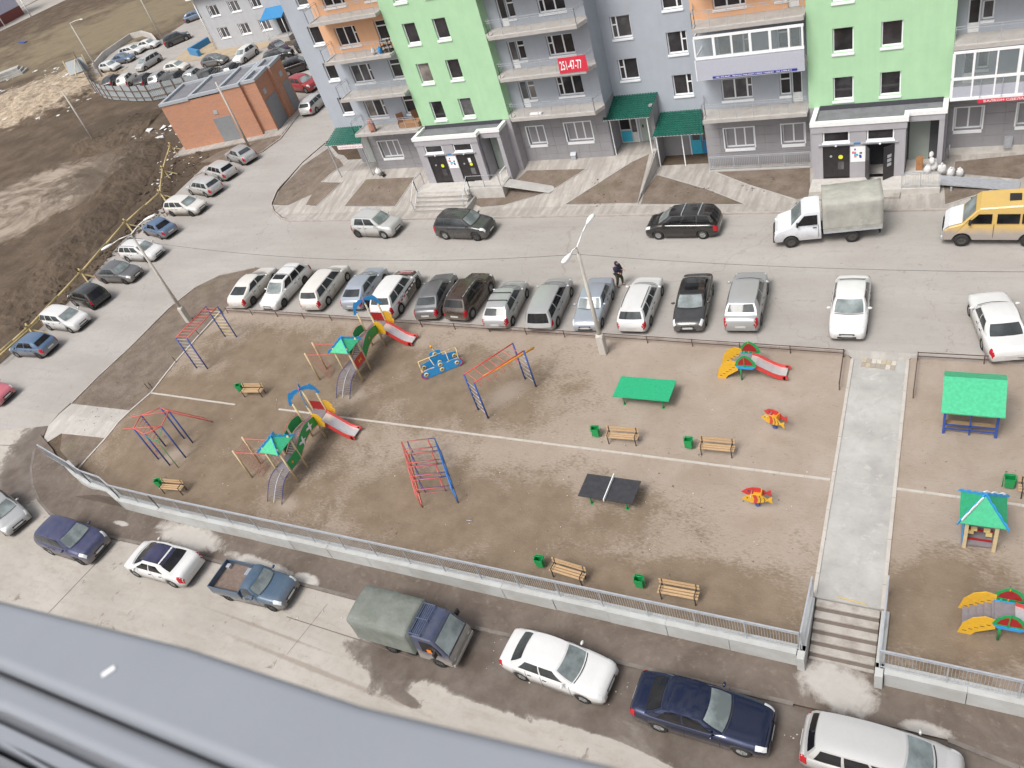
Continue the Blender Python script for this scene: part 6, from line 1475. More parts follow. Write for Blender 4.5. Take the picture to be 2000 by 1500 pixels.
    for i, p in enumerate(t2):
        P0 = V(p[0], p[1], 2.5); d = (P0-C0); d.z = 0; dl = d.length; u = d.normalized()
        pts = []
        mid = [(0,.06),(.12,.16),(.3,.16),(.42,.09),(.5,.16),(.62,-.06),(.70,-.28),(.74,-.52),(.80,-.60),(.66,-.66),(.52,-.58),(.60,-.48),(.58,-.36),(.50,-.26),(.46,-.32),(.42,-.2),(.30,-.1),(.20,-.14),(.2,-.06),(.08,-.04)]
        sx_ = (dl+.12)/.70; sz_ = .62/.60
        q = MB(); q.plate([(a*sx_, b*sz_) for a, b in mid], C0, u, (0,0,1), .02); obj('dolphin_board', q, M['sky'], t)
    q = MB(); q.blob(C0+V(0,0,.06), (.07,.07,.07), 8, 5); obj('arch_knob', q, M['magenta'], t)
    # climbing ramp
    def rc(s): return -1.50*s**.9-.0, .92*(1-s)**1.0+.30*math.sin(PI*s)*(1-s*.3)
    for i in range(19):
        y, z = rc((i+.3)/19.6); q = MB(); q.box((.42, y-.022, z-.03), (1.36, y+.022, z)); 
        if i < 17: obj('ramp_slat', q, M['slat'], t)
    for x in (.40, 1.38):
        q = MB(); q.path([V(x, *rc(i/12)) for i in range(13)], .024, 6); obj('ramp_rail', q, M['blueviolet'], t)
    q = MB(); q.path([V(.89+.05*math.sin(i/3), rc(i/12)[0], rc(i/12)[1]+.03) for i in range(13)], .02, 6); obj('climbing_rope', q, M['kerb'] if 0 else M['door_white'], t)
    return t
play_unit(-30, 18, 'nearer wooden play structure, its green bridge board carrying two white birds', 0)
play_unit(-30.58, 25.63, 'farther wooden play structure, close to the parked cars, with a red board and yellow butterfly', 1)

# monkey bars
t = thing('monkey_bars', 'horizontal ladder with blue legs and red rungs at the left edge of the playground', 'climbing frame', (-42.3, 27, 0))
lg = [V(-.5,-1.62,0), V(.5,-1.6,0), V(-.6,1.58,0), V(.45,1.62,0)]; H = V(0,0,2.62)
for p in lg: part('leg', lambda q: q.tube(p, p+H, .045, 8), M['blue'], t)
for a, b in ((0,2),(1,3)): part('top_beam', lambda q: q.tube(lg[a]+H, lg[b]+H, .032, 8), M['redp'], t)
for i in range(11):
    s = (i+.5)/11; part('rung', lambda q: q.tube(lg[0].lerp(lg[2], s)+H, lg[1].lerp(lg[3], s)+H, .016, 6), M['redp'], t)
for a, b, m in ((0,1,'steel'),(2,3,'cream')):
    for i in range(9): part('rung', lambda q: q.tube(lg[a]+V(0,0,.25+i*.28), lg[b]+V(0,0,.25+i*.28), .014, 6), M[m], t)

t = thing('hexagonal_climber', 'hexagonal climbing frame with blue legs, red top and slanting red ladder', 'climbing frame', (0,0,0))
hx = [(-39.18,17.86),(-37.96,17.59),(-37.30,18.29),(-37.72,19.39),(-38.63,19.59),(-39.49,18.83)]
for p in hx: part('leg', lambda q: q.tube((p[0],p[1],0), (p[0],p[1],2.6), .045, 8), M['blue'], t)
for i in range(6): part('top_beam', lambda q: q.tube((*hx[i],2.6), (*hx[(i+1) % 6],2.6), .03, 8), M['redp'], t)
for i, j in ((0,2),(5,3)):
    a, b = V(*hx[i],2.6), V(*hx[j],2.6); d = (a-b).normalized()*.7; part('cross_beam', lambda q: q.tube(a+d, b, .026, 8), M['redp'], t)
def dash(q):
    for i in range(8): z = .9+i*.2; q.tube((*hx[5],z), (*hx[5],z+.1), .05, 8)
part('red_bands', dash, M['redp'], t)
for i, j in ((0,5),):
    for k in range(9): part('rung', lambda q: q.tube((*hx[i],.3+.26*k), (*hx[j],.3+.26*k), .014, 6), M['redp'], t)
e = (-37.52,21.10); a, b = V(*hx[3],2.55), V(*hx[4],2.55); ea = V(e[0],e[1],.05); eb = ea+(b-a)*.9
for p, q_ in ((a,ea),(b,eb)): part('ladder_rail', lambda q: q.tube(p, q_, .024, 8), M['redp'], t)
for i in range(12): s = (i+.5)/12; part('rung', lambda q: q.tube(a.lerp(ea, s), b.lerp(eb, s), .014, 6), M['redp'], t)
g_ = (-37.18,17.53); part('sliding_pole', lambda q: q.tube((g_[0],g_[1],0), (g_[0],g_[1],2.3), .022, 8), M['green'], t)
def arcp(q):
    A, B, C_ = V(*hx[1],2.55), V(g_[0],g_[1],2.3), V(*hx[2],2.55); pts = [A*(1-s)**2+(B*2-(A+C_)/2)*2*s*(1-s)+C_*s*s for s in [i/8 for i in range(9)]]; q.path(pts, .016, 6)
part('arched_bar', arcp, M['greenb'], t)

t = thing('monkey_bars', 'ring ladder with blue legs, red beams and a yellow log, right of the blue tank', 'climbing frame', (0,0,0))
ml = [V(-20.82,24.39,0), V(-19.99,23.88,0), V(-19.15,26.95,0), V(-18.3,26.45,0)]; H = V(0,0,2.52)
for p in ml: part('leg', lambda q: q.tube(p, p+H, .045, 8), M['blue'], t)
for a, b in ((0,2),(1,3)): part('top_beam', lambda q: q.tube(ml[a]+H, ml[b]+H, .03, 8), M['red'], t)
for i in range(7): s = (i+.4)/7; part('rung', lambda q: q.tube(ml[0].lerp(ml[2], s)+H, ml[1].lerp(ml[3], s)+H, .016, 6), M['redp'], t)
for i in range(6): 
    s = (i+.8)/7; c = (ml[1].lerp(ml[3], s)+H)-V(0,0,.38)
    def ring(q):
        pts = [c+V(.07*math.cos(a_)*1, .05*math.cos(a_), .09*math.sin(a_)) for a_ in [PI*2*k/10 for k in range(11)]]; q.path(pts, .012, 5); q.tube(c+V(0,0,.09), c+V(0,0,.38), .008, 4)
    part('hanging_ring', ring, M['redp'], t)
for k in range(2):
    for i in range(6): part('rung', lambda q: q.tube(ml[2*k]+V(0,0,.35+i*.34), ml[2*k+1]+V(0,0,.35+i*.34), .014, 6), M['steel'], t)
a = (ml[0]+ml[1])/2+V(.5,.5,2.25); b = (ml[2]+ml[3])/2+V(.55,.55,2.05); part('log', lambda q: (q.tube(a, b, .055, 8)), M['orangey'], t)

t = thing('climbing_maze', 'interlocking red and blue tubular frame in the middle of the near field', 'climbing frame', (0,0,0))
A0, A1 = (-23.24,20.78), (-20.75,17.82); B0, B1 = (-21.56,21.31), (-19.06,18.41)
for (p, q_, m, sg) in ((A0,A1,'redp',1), (B0,B1,'blueb',-1)):
    if 'blueb' not in M: M['blueb'] = plain('bright_blue_paint', (.03,.17,.50), .4)
    p, q_ = V(*p,0), V(*q_,0); d = q_-p; side_ = V(*((B0[0]-A0[0]), (B0[1]-A0[1]), 0)); 
    for z in (1.0, .62, .04): part('long_tube', lambda q: q.tube(p+V(0,0,z), q_+V(0,0,z), .026 if z != .62 else .018, 6), M[m], t)
    for i in range(5): part('upright', lambda q: q.tube(p+d*i/4, p+d*i/4+V(0,0,1), .024, 6), M[m], t)
    reach = side_*(.80 if sg > 0 else -.82)
    for i in range(4):
        o_ = p+d*((i+.02)/4+(.0 if sg > 0 else .0)); c_ = p+d*((i+.72)/4)
        for s0 in (o_, c_):
            part('arm', lambda q: q.path([s0+V(0,0,1), s0+reach+V(0,0,1)], .02, 6), M[m if sg > 0 else 'blueviolet'], t)
        part('arm_end', lambda q: (q.tube(o_+reach+V(0,0,1), c_+reach+V(0,0,1), .02, 6), q.tube(o_+reach+V(0,0,1), o_+reach, .02, 6), q.tube(o_+reach, o_, .018, 6)), M[m if sg > 0 else 'blueviolet'], t)

# tennis tables
def table(x0, x1, y0, y1, top, legm, label, net):
    t = thing('table_tennis_table', label, 'table', ((x0+x1)/2, (y0+y1)/2, 0)); w, h = (x1-x0)/2, (y1-y0)/2
    part('tabletop', lambda q: q.box((-w,-h,.70), (w,h,.74)), M[top], t)
    for sx_ in (-1, 1):
        for sy_ in (-1, 1): part('leg', lambda q: (q.tube((sx_*(w-.42), sy_*(h-.25), 0), (sx_*(w-.42), sy_*(h-.25), .7), .03, 8), q.box((sx_*(w-.42)-.07, sy_*(h-.25)-.07, .0), (sx_*(w-.42)+.07, sy_*(h-.25)+.07, .02))), M[legm], t)
    part('frame', lambda q: (q.bar((-w+.42,-h+.25,.66), (w-.42,-h+.25,.66), .05), q.bar((-w+.42,h-.25,.66), (w-.42,h-.25,.66), .05)), M[legm], t)
    if net: part('net_board', lambda q: q.box((-.02,-h-.1,.74), (.02,h+.1,.88)), M['white'], t)
    return t
table(-13.6, -10.8, 25.55, 27.0, 'greenb', 'green', 'bright green tennis table without a net', False)
table(-13.17, -10.68, 19.36, 20.64, 'blackboard', 'green', 'black scuffed tennis table with a white net', True)

# small slides
def small_slide(x, y, label, rot=0):
    t = thing('slide', label, 'slide', (x, y, 0), rot, 'small slides with yellow stairs and green leaf boards')
    for yy in (0, .95):
        pts = [(-.62,0),(-.22,0),(-.1,.22),(.42,.62),(.42,1.12),(.1,1.22),(-.25,1.02),(-.5,.62)]
        q = MB(); q.plate(pts, (0, yy, 0), (1,0,0), (0,0,1), .025); o = obj('stair_cheek', q, M['yellow'], t)
        for i in range(5): q = MB(); q.box((-.48+.16*i, yy-.018, .2+.14*i), (-.36+.16*i, yy+.018, .225+.14*i)); obj('slot', q, M['dark'], o)
        lf = [(-.45,-.02),(-.34,.30),(-.12,.55),(.05,.62),(.28,.5),(.48,.22),(.55,-.02),(.4,-.14),(-.3,-.14)]
        q = MB(); q.plate(lf, (.75, yy-.03 if yy == 0 else yy+.03, .98), (1,0,0), (0,0,1), .03); o = obj('leaf_board', q, M['green'], t)
        q = MB(); q.plate([(a*.72, b*.72+.05) for a, b in lf[:7]], (.75, yy-.052 if yy == 0 else yy+.008, .98), (1,0,0), (0,0,1), .014); obj('inner_board', q, M['darkred'], o)
        q = MB(); q.bar((.75, yy-.06 if yy == 0 else yy+.02, .9), (.75, yy-.06 if yy == 0 else yy+.02, 1.55), .035); obj('leaf_rib', q, M['green'] if yy == 0 else M['orangey'], o)
        q = MB(); q.plate([(-.42,-.0),(.5,-.0),(.36,-.16),(-.28,-.16)], (.75, yy-.045, .92), (1,0,0), (0,0,1), .03); obj('blue_board', q, M['sky'], o)
        part('leg', lambda q: q.tube((.55,yy,0), (.55,yy,1.0), .045, 8), M['green'], t)
    for i in range(5): part('stair_tread', lambda q: q.box((-.5+.2*i, .02, .14+.16*i), (-.28+.2*i, .93, .17+.16*i)), M['slat'], t)
    part('deck', lambda q: q.box((.38,.0,.84), (.98,.95,.88)), M['slat'], t)
    S = [(.95,.90),(1.2,.82),(1.55,.60),(1.95,.36),(2.25,.24),(2.55,.22)]
    part('slide_bed', lambda q: (q.add([V(a, y_, b) for a, b in S for y_ in (.13,.82)], [(2*i,2*i+1,2*i+3,2*i+2) for i in range(5)]), q.add([V(a, y_, b-.02) for a, b in S for y_ in (.13,.82)], [(2*i,2*i+2,2*i+3,2*i+1) for i in range(5)])), M['metalslide'], t)
    for yy in (.10, .85):
        q = MB(); k = len(S); nn = V(0,.028,0); A = [V(a, yy, b-.10) for a, b in S]; B_ = [V(a, yy, b+.13) for a, b in S]
        q.add([v-nn for v in A]+[v-nn for v in B_]+[v+nn for v in A]+[v+nn for v in B_], [(i, i+1, k+i+1, k+i) for i in range(k-1)]+[(2*k+i, 3*k+i, 3*k+i+1, 2*k+i+1) for i in range(k-1)]+[(k+i, k+i+1, 3*k+i+1, 3*k+i) for i in range(k-1)]+[(k-1,2*k-1,4*k-1,3*k-1)])
        q.tube((2.55, yy-.028, .235), (2.55, yy+.028, .235), .12, 12); obj('slide_side', q, M['red'], t)
    return t
small_slide(-8.55, 28.15, 'small slide with yellow stairs near the right end of the parked row', 0)
small_slide(2.05, 16.75, 'small slide with yellow stairs cut by the right picture edge, near the lower railing', 0)

# fish spring riders
def fish(x, y, rot, label):
    t = thing('spring_rider', label, 'spring rider', (x, y, 0), rot, 'fish spring riders')
    f = [(-.58,.0),(-.5,.08),(-.36,.22),(-.12,.32),(.1,.33),(.3,.22),(.42,.1),(.52,.2),(.62,.26),(.58,.08),(.62,-.12),(.5,-.08),(.42,.0),(.25,-.12),(.0,-.2),(-.25,-.2),(-.45,-.1)]
    q = MB(); q.plate(f, (.02,-.17,.62), (1,0,0), (0,0,1), .03); o = obj('fish_board', q, M['yellow'], t)
    for x0, m in ((-.14,'red'),(.10,'brownmetal'),(.26,'brownmetal')):
        w = .14 if m == 'red' else .03; q = MB(); q.plate([(x0,-.19+.05*(x0>.1)),(x0+w,-.17+.06*(x0>.1)),(x0+w+.05,.05),(x0+w,.30-.1*(x0>.2)),(x0,.31-.1*(x0>.2)),(x0+.05,.05)], (.02,-.194,.62), (1,0,0), (0,0,1), .01); obj('stripe', q, M[m], o)
    q = MB(); q.tube((-.34,-.20,.72), (-.34,-.185,.72), .03, 8); obj('eye', q, M['dark'], o)
    q = MB(); q.plate(f, (-.06,.17,.64), (1,0,0), (0,0,1), .03); o = obj('fish_board', q, M['red'], t); o['label'] = 'red fish board on the far side'
    q = MB(); q.tube((-.34,.145,.74), (-.34,.155,.74), .045, 8); obj('eye', q, M['blueviolet'], o)
    part('seat', lambda q: q.box((-.15,-.15,.66), (.2,.15,.70)), M['orangey'], t); part('backrest', lambda q: q.box((.18,-.14,.70), (.215,.14,.98)), M['orangey'], t)
    def coil(q):
        pts = [V(.09*math.cos(a_), .09*math.sin(a_), .03+.40*a_/(10*PI)) for a_ in [PI*.25*k for k in range(41)]]; q.path(pts, .014, 5)
    part('spring', coil, M['blue'], t); part('handle', lambda q: q.tube((-.2,-.26,.82), (-.2,.26,.82), .016, 6), M['steel'], t)
fish(-5.95, 25.2, -.42, 'fish spring rider in the farther field, right of the green table'); fish(-5.85, 20.78, .05, 'fish spring rider in the nearer field, right of the black table')

# blue tank shaped climber
a, b = (-25.20,26.17), (-23.36,27.70)
ang = math.atan2(b[1]-a[1], b[0]-a[0]); t = thing('tank_climber', 'sky blue tank shaped climber with yellow ringed wheels and magenta ends', 'climbing frame', (a[0], a[1], 0), ang)
Lt = math.hypot(b[0]-a[0], b[1]-a[1])*.98
hull = [(0,.18),(.1,.05),(.3,0),(Lt-.3,0),(Lt-.1,.05),(Lt,.2),(Lt,.38),(Lt-.15,.52),(Lt*.8,.58),(Lt*.66,.52),(Lt*.60,.66),(Lt*.5,.74),(Lt*.4,.66),(Lt*.34,.5),(Lt*.2,.55),(.12,.50),(0,.36)]
for y, tur in ((0, False), (.72, True)):
    q = MB(); q.plate(hull if not tur else hull[:9]+[(Lt*.62,.62),(Lt*.62,1.0),(Lt*.55,1.08),(Lt*.38,1.08),(Lt*.33,.98),(Lt*.3,.6)]+hull[14:], (0,y,.05), (1,0,0), (0,0,1), .03); o = obj('side_board', q, M['sky'], t)
    for cx, cz in ((.24,.27),(Lt*.5,.22),(Lt-.26,.27),(Lt*.5,.56)):
        if tur and cz > .3: cx, cz = Lt*.47, .86
        q = MB(); q.lathe([(.075,-.022),(.135,-.022),(.135,.022),(.075,.022),(.075,-.022)], (cx, y-.012, .05+cz), 16, 'y'); r_ = obj('wheel_ring', q, M['cream'], o)
        q = MB(); q.tube((cx, y-.02, .05+cz), (cx, y+.0, .05+cz), .075, 12); obj('wheel_hole', q, M['rustbed'], r_)
    if not tur:
        for s_, xx in ((-1,.0),(1,Lt)):
            q = MB(); q.path([V(xx+s_*(-.22+.26*math.cos(a_)), -.02, .33+.26*math.sin(a_)) for a_ in [-1.5+.35*k for k in range(8)]], .03, 6); obj('end_arc', q, M['magenta'], o)
def tb(*p, m='cream', r=.02): part('tube', lambda q: q.path([V(*v) for v in p], r, 6), M[m], t)
tb((.05,.70,.85),(Lt-.05,.70,.85)); tb((.05,.70,.85),(.05,.35,.5),(.05,.1,.45)); tb((Lt-.05,.70,.85),(Lt-.05,.35,.5)); tb((Lt*.3,.7,.85),(Lt*.36,.1,.62)); tb((Lt*.72,.7,.85),(Lt*.72,.1,.58)); tb((Lt*.5,.7,.85),(Lt*.45,.7,1.5)); tb((.1,.02,.5),(.1,.70,.5), m='yellow', r=.025); tb((Lt-.1,.02,.5),(Lt-.1,.70,.5), m='yellow', r=.025); tb((Lt*.45,.7,1.42),(Lt*.45,.7,1.56), m='orangey', r=.06)
part('seat', lambda q: q.box((.15,.12,.40), (Lt*.34,.3,.43)), M['wood'], t); part('seat', lambda q: q.box((Lt*.66,.12,.40), (Lt-.15,.3,.43)), M['wood'], t)

# green roofed shelter
t = thing('shelter', 'small shelter with a bright green gable roof on blue posts and a bench inside', 'shelter', (1.53, 26.35, 0))
for x in (-.92, .92):
    for y in (-.45, .75): part('post', lambda q: q.box((x-.05,y-.05,0), (x+.05,y+.05,2.0)), M['blue'], t)
    part('end_board', lambda q: q.box((x-.02,-.4,.45), (x+.02,.7,.95)), M['orangey'], t)
def slope(q, y0, z0, y1, z1): q.add([V(-1.08,y0,z0),V(1.08,y0,z0),V(1.08,y1,z1),V(-1.08,y1,z1),V(-1.08,y0,z0+.04),V(1.08,y0,z0+.04),V(1.08,y1,z1+.04),V(-1.08,y1,z1+.04)], [(0,3,2,1),(4,5,6,7),(0,1,5,4),(1,2,6,5),(2,3,7,6),(3,0,4,7)])
part('roof_panel', lambda q: slope(q, -1.12, 1.80, .32, 2.42), M['greenroof'], t); part('roof_panel', lambda q: slope(q, .325, 2.42, .98, 2.10), M['greenroof'], t)
for y, z in ((.35,.42), (.55,.42), (.72,.75)): part('slat', lambda q: q.box((-.9,y-.08,z), (.9,y+.08,z+.03)), M['wood'], t)
for y in (-.32, -.18): part('slat', lambda q: q.box((-.9,y-.06,.42), (.9,y+.06,.45)), M['wood'], t)
for z in (.25, .5): part('rail', lambda q: q.box((-.9,-.47,z), (.9,-.43,z+.05)), M['blue'], t)
part('middle_post', lambda q: q.box((-.03,-.47,.0), (.03,-.41,2.0)), M['blue'], t); part('table_top', lambda q: q.box((-.8,-.02,.68), (.8,.22,.71)), M['wood'], t)

# little play house
t = thing('play_house', 'little play house with a green pyramid roof, wavy blue ridge boards and pale timber posts', 'playhouse', (1.98, 20.8, 0))
for x in (-.46, .46):
    for y in (-.5, .5): part('post', lambda q: q.box((x-.06,y-.06,0), (x+.06,y+.06,1.72)), M['log'], t)
pyramid(0, 0, .72, 1.62, 2.42, t, M['greenb'], M['sky'])
part('side_board', lambda q: q.box((-.56,-.5,.1), (-.53,.5,1.5)), M['sky'], t); part('side_board', lambda q: q.box((-.42,-.42,.3), (-.40,.42,1.4)), M['yellow'], t)
part('floor', lambda q: q.box((-.42,-.5,.16), (.42,.5,.2)), M['slat'], t)
for i in range(6): part('rear_slat', lambda q: q.box((-.4,.44,.35+.2*i), (.4,.47,.52+.2*i)), M['slat'], t)
for z, m in ((.10,'darkred'),(.38,'darkred'),(.62,'slat')): part('front_bar', lambda q: q.box((-.4,-.3+.2*(z>.3),z+.12), (.4,-.26+.2*(z>.3),z+.2)), M[m], t)
for x, z in ((-.2,.62),(.2,.62),(-.3,.42),(.28,.4)): part('toy_block', lambda q: q.box((x-.1,-.2,z), (x+.1,-.1,z+.12)), M['cream'], t)
serrated((-.08,.08,2.38), (.7,.7,1.66), .2, 3, (0,0,1), t, M['white'], t, 'white_wave'); serrated((-.06,-.1,2.36), (-.66,-.72,1.72), .12, 3, (0,0,1), t, M['white'], t, 'white_wave')

# benches and bins
bench0 = thing('park_bench', 'bench', 'bench', (0,0,0))
for x in (-.66, .66):
    part('frame', lambda q: (q.bar((x,-.22,0), (x,-.20,.44), .04), q.bar((x,.22,0), (x,.26,.86), .04), q.bar((x,-.22,.42), (x,.24,.42), .04), q.bar((x,-.22,.62), (x,.2,.62), .035), q.bar((x,-.21,.44), (x,-.22,.62), .03)), M['dark'], bench0)
for i in range(3): part('seat_slat', lambda q: q.box((-.78,-.22+i*.15,.445), (.78,-.11+i*.15,.475)), M['wood'], bench0)
for i in range(2): part('back_slat', lambda q: q.add([V(-.78,.225+.02*i,.58+i*.16),V(.78,.225+.02*i,.58+i*.16),V(.78,.24+.02*i,.69+i*.16),V(-.78,.24+.02*i,.69+i*.16),V(-.78,.25+.02*i,.575+i*.16),V(.78,.25+.02*i,.575+i*.16),V(.78,.265+.02*i,.685+i*.16),V(-.78,.265+.02*i,.685+i*.16)], [(0,1,2,3),(7,6,5,4),(0,4,5,1),(3,2,6,7),(0,3,7,4),(1,5,6,2)]), M['wood'], bench0)
BN = [((-12.47,23.35), .05, 'slatted bench right of the left bin in front of the green table'), ((-8.08,23.33), .03, 'slatted bench near the dividing edging, below the small slide'),
      ((-12.38,15.75), -.1, 'slatted bench by the near railing, left one of two'), ((-7.83,15.85), .02, 'slatted bench by the near railing, right one of two, near the steps'),
      ((-36.12,23.6), .12, 'lone slatted bench between the monkey bars and the far play structure'), ((-35.95,15.98), .1, 'lone slatted bench by the railing below the hexagonal frame'),
      ((3.95,23.1), .05, 'slatted bench half cut by the right picture edge')]
for i, (p, r_, lab) in enumerate(BN):
    o = bench0 if i == 0 else copy_tree(bench0); o.location = (p[0], p[1], .012); o.scale = (1,.85,.92); o.rotation_euler = (0,0,r_); o['label'] = lab; o['group'] = 'slatted benches of the playground'
bin0 = thing('litter_bin', 'bin', 'bin', (0,0,0))
def binbody(q):
    prof = [(-.17,-.15),(.17,-.15),(.17,.15),(-.17,.15)]
    vs = [V(x*.82, y*.82, .12) for x, y in prof]+[V(x*1.05, y*1.05-.0, .62) for x, y in prof]+[V(x*.95, y*.95, .62) for x, y in prof]+[V(x*.76, y*.76, .15) for x, y in prof]
    q.add(vs, [(3,2,1,0)]+[(i, (i+1) % 4, 4+(i+1) % 4, 4+i) for i in range(4)]+[(4+i, 4+(i+1) % 4, 8+(i+1) % 4, 8+i) for i in range(4)]+[(8+i, 8+(i+1) % 4, 12+(i+1) % 4, 12+i) for i in range(4)]+[(12,13,14,15)])
part('bucket', binbody, M['green'], bin0); part('stand', lambda q: (q.tube((-.21,0,0), (-.21,0,.72), .018, 6), q.tube((.21,0,0), (.21,0,.72), .018, 6), q.tube((-.21,0,.72), (.21,0,.72), .016, 6)), M['green'], bin0)
BI = [((-13.85,23.5), .1, 'green litter bin left of the bench before the green table'), ((-9.35,23.45), 0, 'green litter bin beside the bench below the small slide'), ((2.9,23.35), 0, 'green litter bin in the field right of the walkway'),
      ((-13.75,16.0), .1, 'green litter bin by the near railing, left one of two'), ((-9.42,16.0), 0, 'green litter bin by the near railing, right one of two'), ((-37.3,23.75), .3, 'green litter bin at the end of the lone bench by the monkey bars'), ((-37.1,16.1), .2, 'green litter bin at the end of the lone bench below the hexagonal frame')]
for i, (p, r_, lab) in enumerate(BI):
    o = bin0 if i == 0 else copy_tree(bin0); o.location = (p[0], p[1], .012); o.rotation_euler = (0,0,r_); o['label'] = lab; o['group'] = 'green litter bins of the playground'

# low brown metal fences
def lowfence(label, pts, step=2.45, h=.48):
    t = thing('low_fence', label, 'fence', (0,0,0))
    for a, b in zip(pts[:-1], pts[1:]):
        A, B_ = V(*a,0), V(*b,0); n = max(1, round((B_-A).length/step))
        for z in (h, h-.22): part('rail', lambda q: q.bar(A+V(0,0,z), B_+V(0,0,z), .03), M['brownmetal'], t)
        for i in range(n+1): part('post', lambda q: q.bar(A.lerp(B_, i/n), A.lerp(B_, i/n)+V(0,0,h+.03), .04), M['brownmetal'], t)
lowfence('low brown rail fence behind the parked row with a leg at the walkway', [(-44.67,31.02),(-3.71,30.19),(-3.63,27.96)])
lowfence('low brown rail fence right of the walkway', [(-0.63,27.80),(-0.61,30.28),(4.58,30.30)])
t = thing('fence_posts', 'row of short brown metal stakes along the slanted playground side', 'posts', (0,0,0))
for p in ((-45.01,30.89),(-45.35,28.53),(-45.04,25.71),(-44.97,23.20),(-45.19,23.07)): part('post', lambda q: q.bar((p[0],p[1],0), (p[0]-.05,p[1],.5), .035), M['brownmetal'], t)
# ------------------------------------------------------------------ lamp posts and wires
M['pole'] = dirty('concrete_pole', (.52,.49,.44), .8, (.36,.33,.29), .5, 2)
def lamp(base_, hp, heads, label, thick=.11, foot=True, arm0=None):
    t = thing('lamp_post', label, 'street lamp', (base_[0], base_[1], 0)); o = V(base_[0], base_[1], 0)
    q = MB(); q.tube((0,0,0), (0,0,hp), thick*1.15, 12, thick*.72); obj('pole', q, M['pole'], t)
    if foot: q = MB(); q.box((-.19,-.19,0), (.19,.19,1.25)); q.lathe([(.22,1.25),(.20,1.32),(.13,1.36)], n=12); obj('foot', q, M['pole'], t, bevel=.03)
    for hd in heads:
        h = V(*hd)-o; st = V(0,0,hp-.05); d = h-st; dd = V(d.x,d.y,0).normalized() if V(d.x,d.y,0).length > .01 else V(1,0,0)
        q = MB(); q.path([st, V(0,0,hp+.35), V(0,0,hp+.35).lerp(h, .55)+V(0,0,.08), h-dd*.15], .032, 8); a = obj('arm', q, M['white'], t)
        q = MB(); q.smooth = True; w = V(-dd.y, dd.x, 0); vs = []; prof = [(-.22,.05,.04),(-.05,.10,.08),(.18,.15,.10),(.42,.15,.09),(.58,.10,.06),(.64,.03,.03)]
        n = 10
        for s_, wd, hh in prof:
            for k in range(n): a_ = 2*PI*k/n; vs.append(h+dd*s_+w*wd*math.cos(a_)+V(0,0,1)*hh*math.sin(a_)*(1 if math.sin(a_) > 0 else .5))
        q.add(vs, [(i*n+k, i*n+(k+1) % n, (i+1)*n+(k+1) % n, (i+1)*n+k) for i in range(len(prof)-1) for k in range(n)]+[tuple(range(n)), tuple((len(prof)-1)*n+k for k in reversed(range(n)))])
        obj('lamp_head', q, M['white'], a)
    return t
h1, h2 = (-15.32,30.95), (-15.61,28.72)
lamp((-15.47,29.39), 6.4, [(*h1,7.2), (*h2,6.75)], 'concrete lamp post with two white heads at the parked row')
h1, h2 = (-46.81,31.00), (-48.27,28.57)
lamp((-47.63,29.90), 7.1, [(*h1,7.9), (*h2,7.5)], 'concrete lamp post with two white heads on the planting strip')
h1 = (-112.21,83.18)
lamp((-116.41,84.31), 8.2, [(*h1,9.0)], 'single headed lamp post at the far lot corner', .12, False)
for p, h, lab in (((-118.02,99.66), 8.5, 'bare concrete pole beside the far lot parapet'), ((-93.13,61.49), 6.6, 'bare concrete pole standing in the mud left of the brick hut'), ((-63.72,57.13), 6.9, 'slim concrete pole before the door of the brick hut')):
    t = thing('utility_pole', lab, 'pole', (p[0], p[1], 0)); q = MB(); q.tube((0,0,0), (0,0,h), .13, 10, .09); obj('pole', q, M['pole'], t)
def wire(a, b, sag, label):
    q = MB(); a, b = V(*a), V(*b); n = 16; pts = [a.lerp(b, i/n)-V(0,0,sag*4*(i/n)*(1-i/n)) for i in range(n+1)]; q.path(pts, .012, 4); o = tag(obj('overhead_wire', q, M['dark']), label, 'wire')
A_ = (-47.63,29.90); B_ = (-15.47,29.39)
wire((*A_,7.0), (*B_,6.35), .9, 'thin dark wire hanging between the two double lamp posts'); wire((*B_,6.35), (12,29.0,6.2), .5, 'thin dark wire running from the middle lamp post out to the right')

# ------------------------------------------------------------------ brick hut
def mat_brick():
    k = NT('orange_brick', .9, spec=.2); br = k.n('ShaderNodeTexBrick'); br.inputs['Scale'].default_value = 1.0; br.inputs['Brick Width'].default_value = .25; br.inputs['Row Height'].default_value = .085
    br.inputs['Mortar Size'].default_value = .008; br.inputs['Color1'].default_value = (.50,.245,.155,1); br.inputs['Color2'].default_value = (.43,.20,.125,1); br.inputs['Mortar'].default_value = (.40,.32,.27,1)
    sx = k.n('ShaderNodeSeparateXYZ'); k.l(k.tc.outputs['Object'], sx.inputs[0]); cb = k.n('ShaderNodeCombineXYZ'); k.l(k.math('ADD', sx.outputs[0], sx.outputs[1]), cb.inputs[0]); k.l(sx.outputs[2], cb.inputs[1])
    k.l(cb.outputs[0], br.inputs['Vector']); a = k.noise(.6, 7, .65, k.pos((1,1,2.5), obj=True)); c = k.mix(k.ramp(a, [(.35, 0.), (.7, .6)]), br.outputs[0], (.58,.28,.16)); c = k.mix(k.ramp(k.noise(1.5, 7, .7, k.pos((1,1,4), obj=True)), [(.55, 0.), (.75, .35)]), c, (.28,.10,.06))
    k.col(c); k.bump(br.outputs[1], -.3, .01); return k.mat
M['brick'] = mat_brick(); M['zinc'] = dirty('zinc_roof_edge', (.42,.45,.48), .5, (.33,.35,.37), .4, 2, .1); M['greydoor'] = dirty('grey_steel_door', (.25,.26,.27), .6, (.18,.18,.18), .4, 2)
a, b, c = (-73.29,57.15), (-61.97,59.92), (-63.45,66.00)
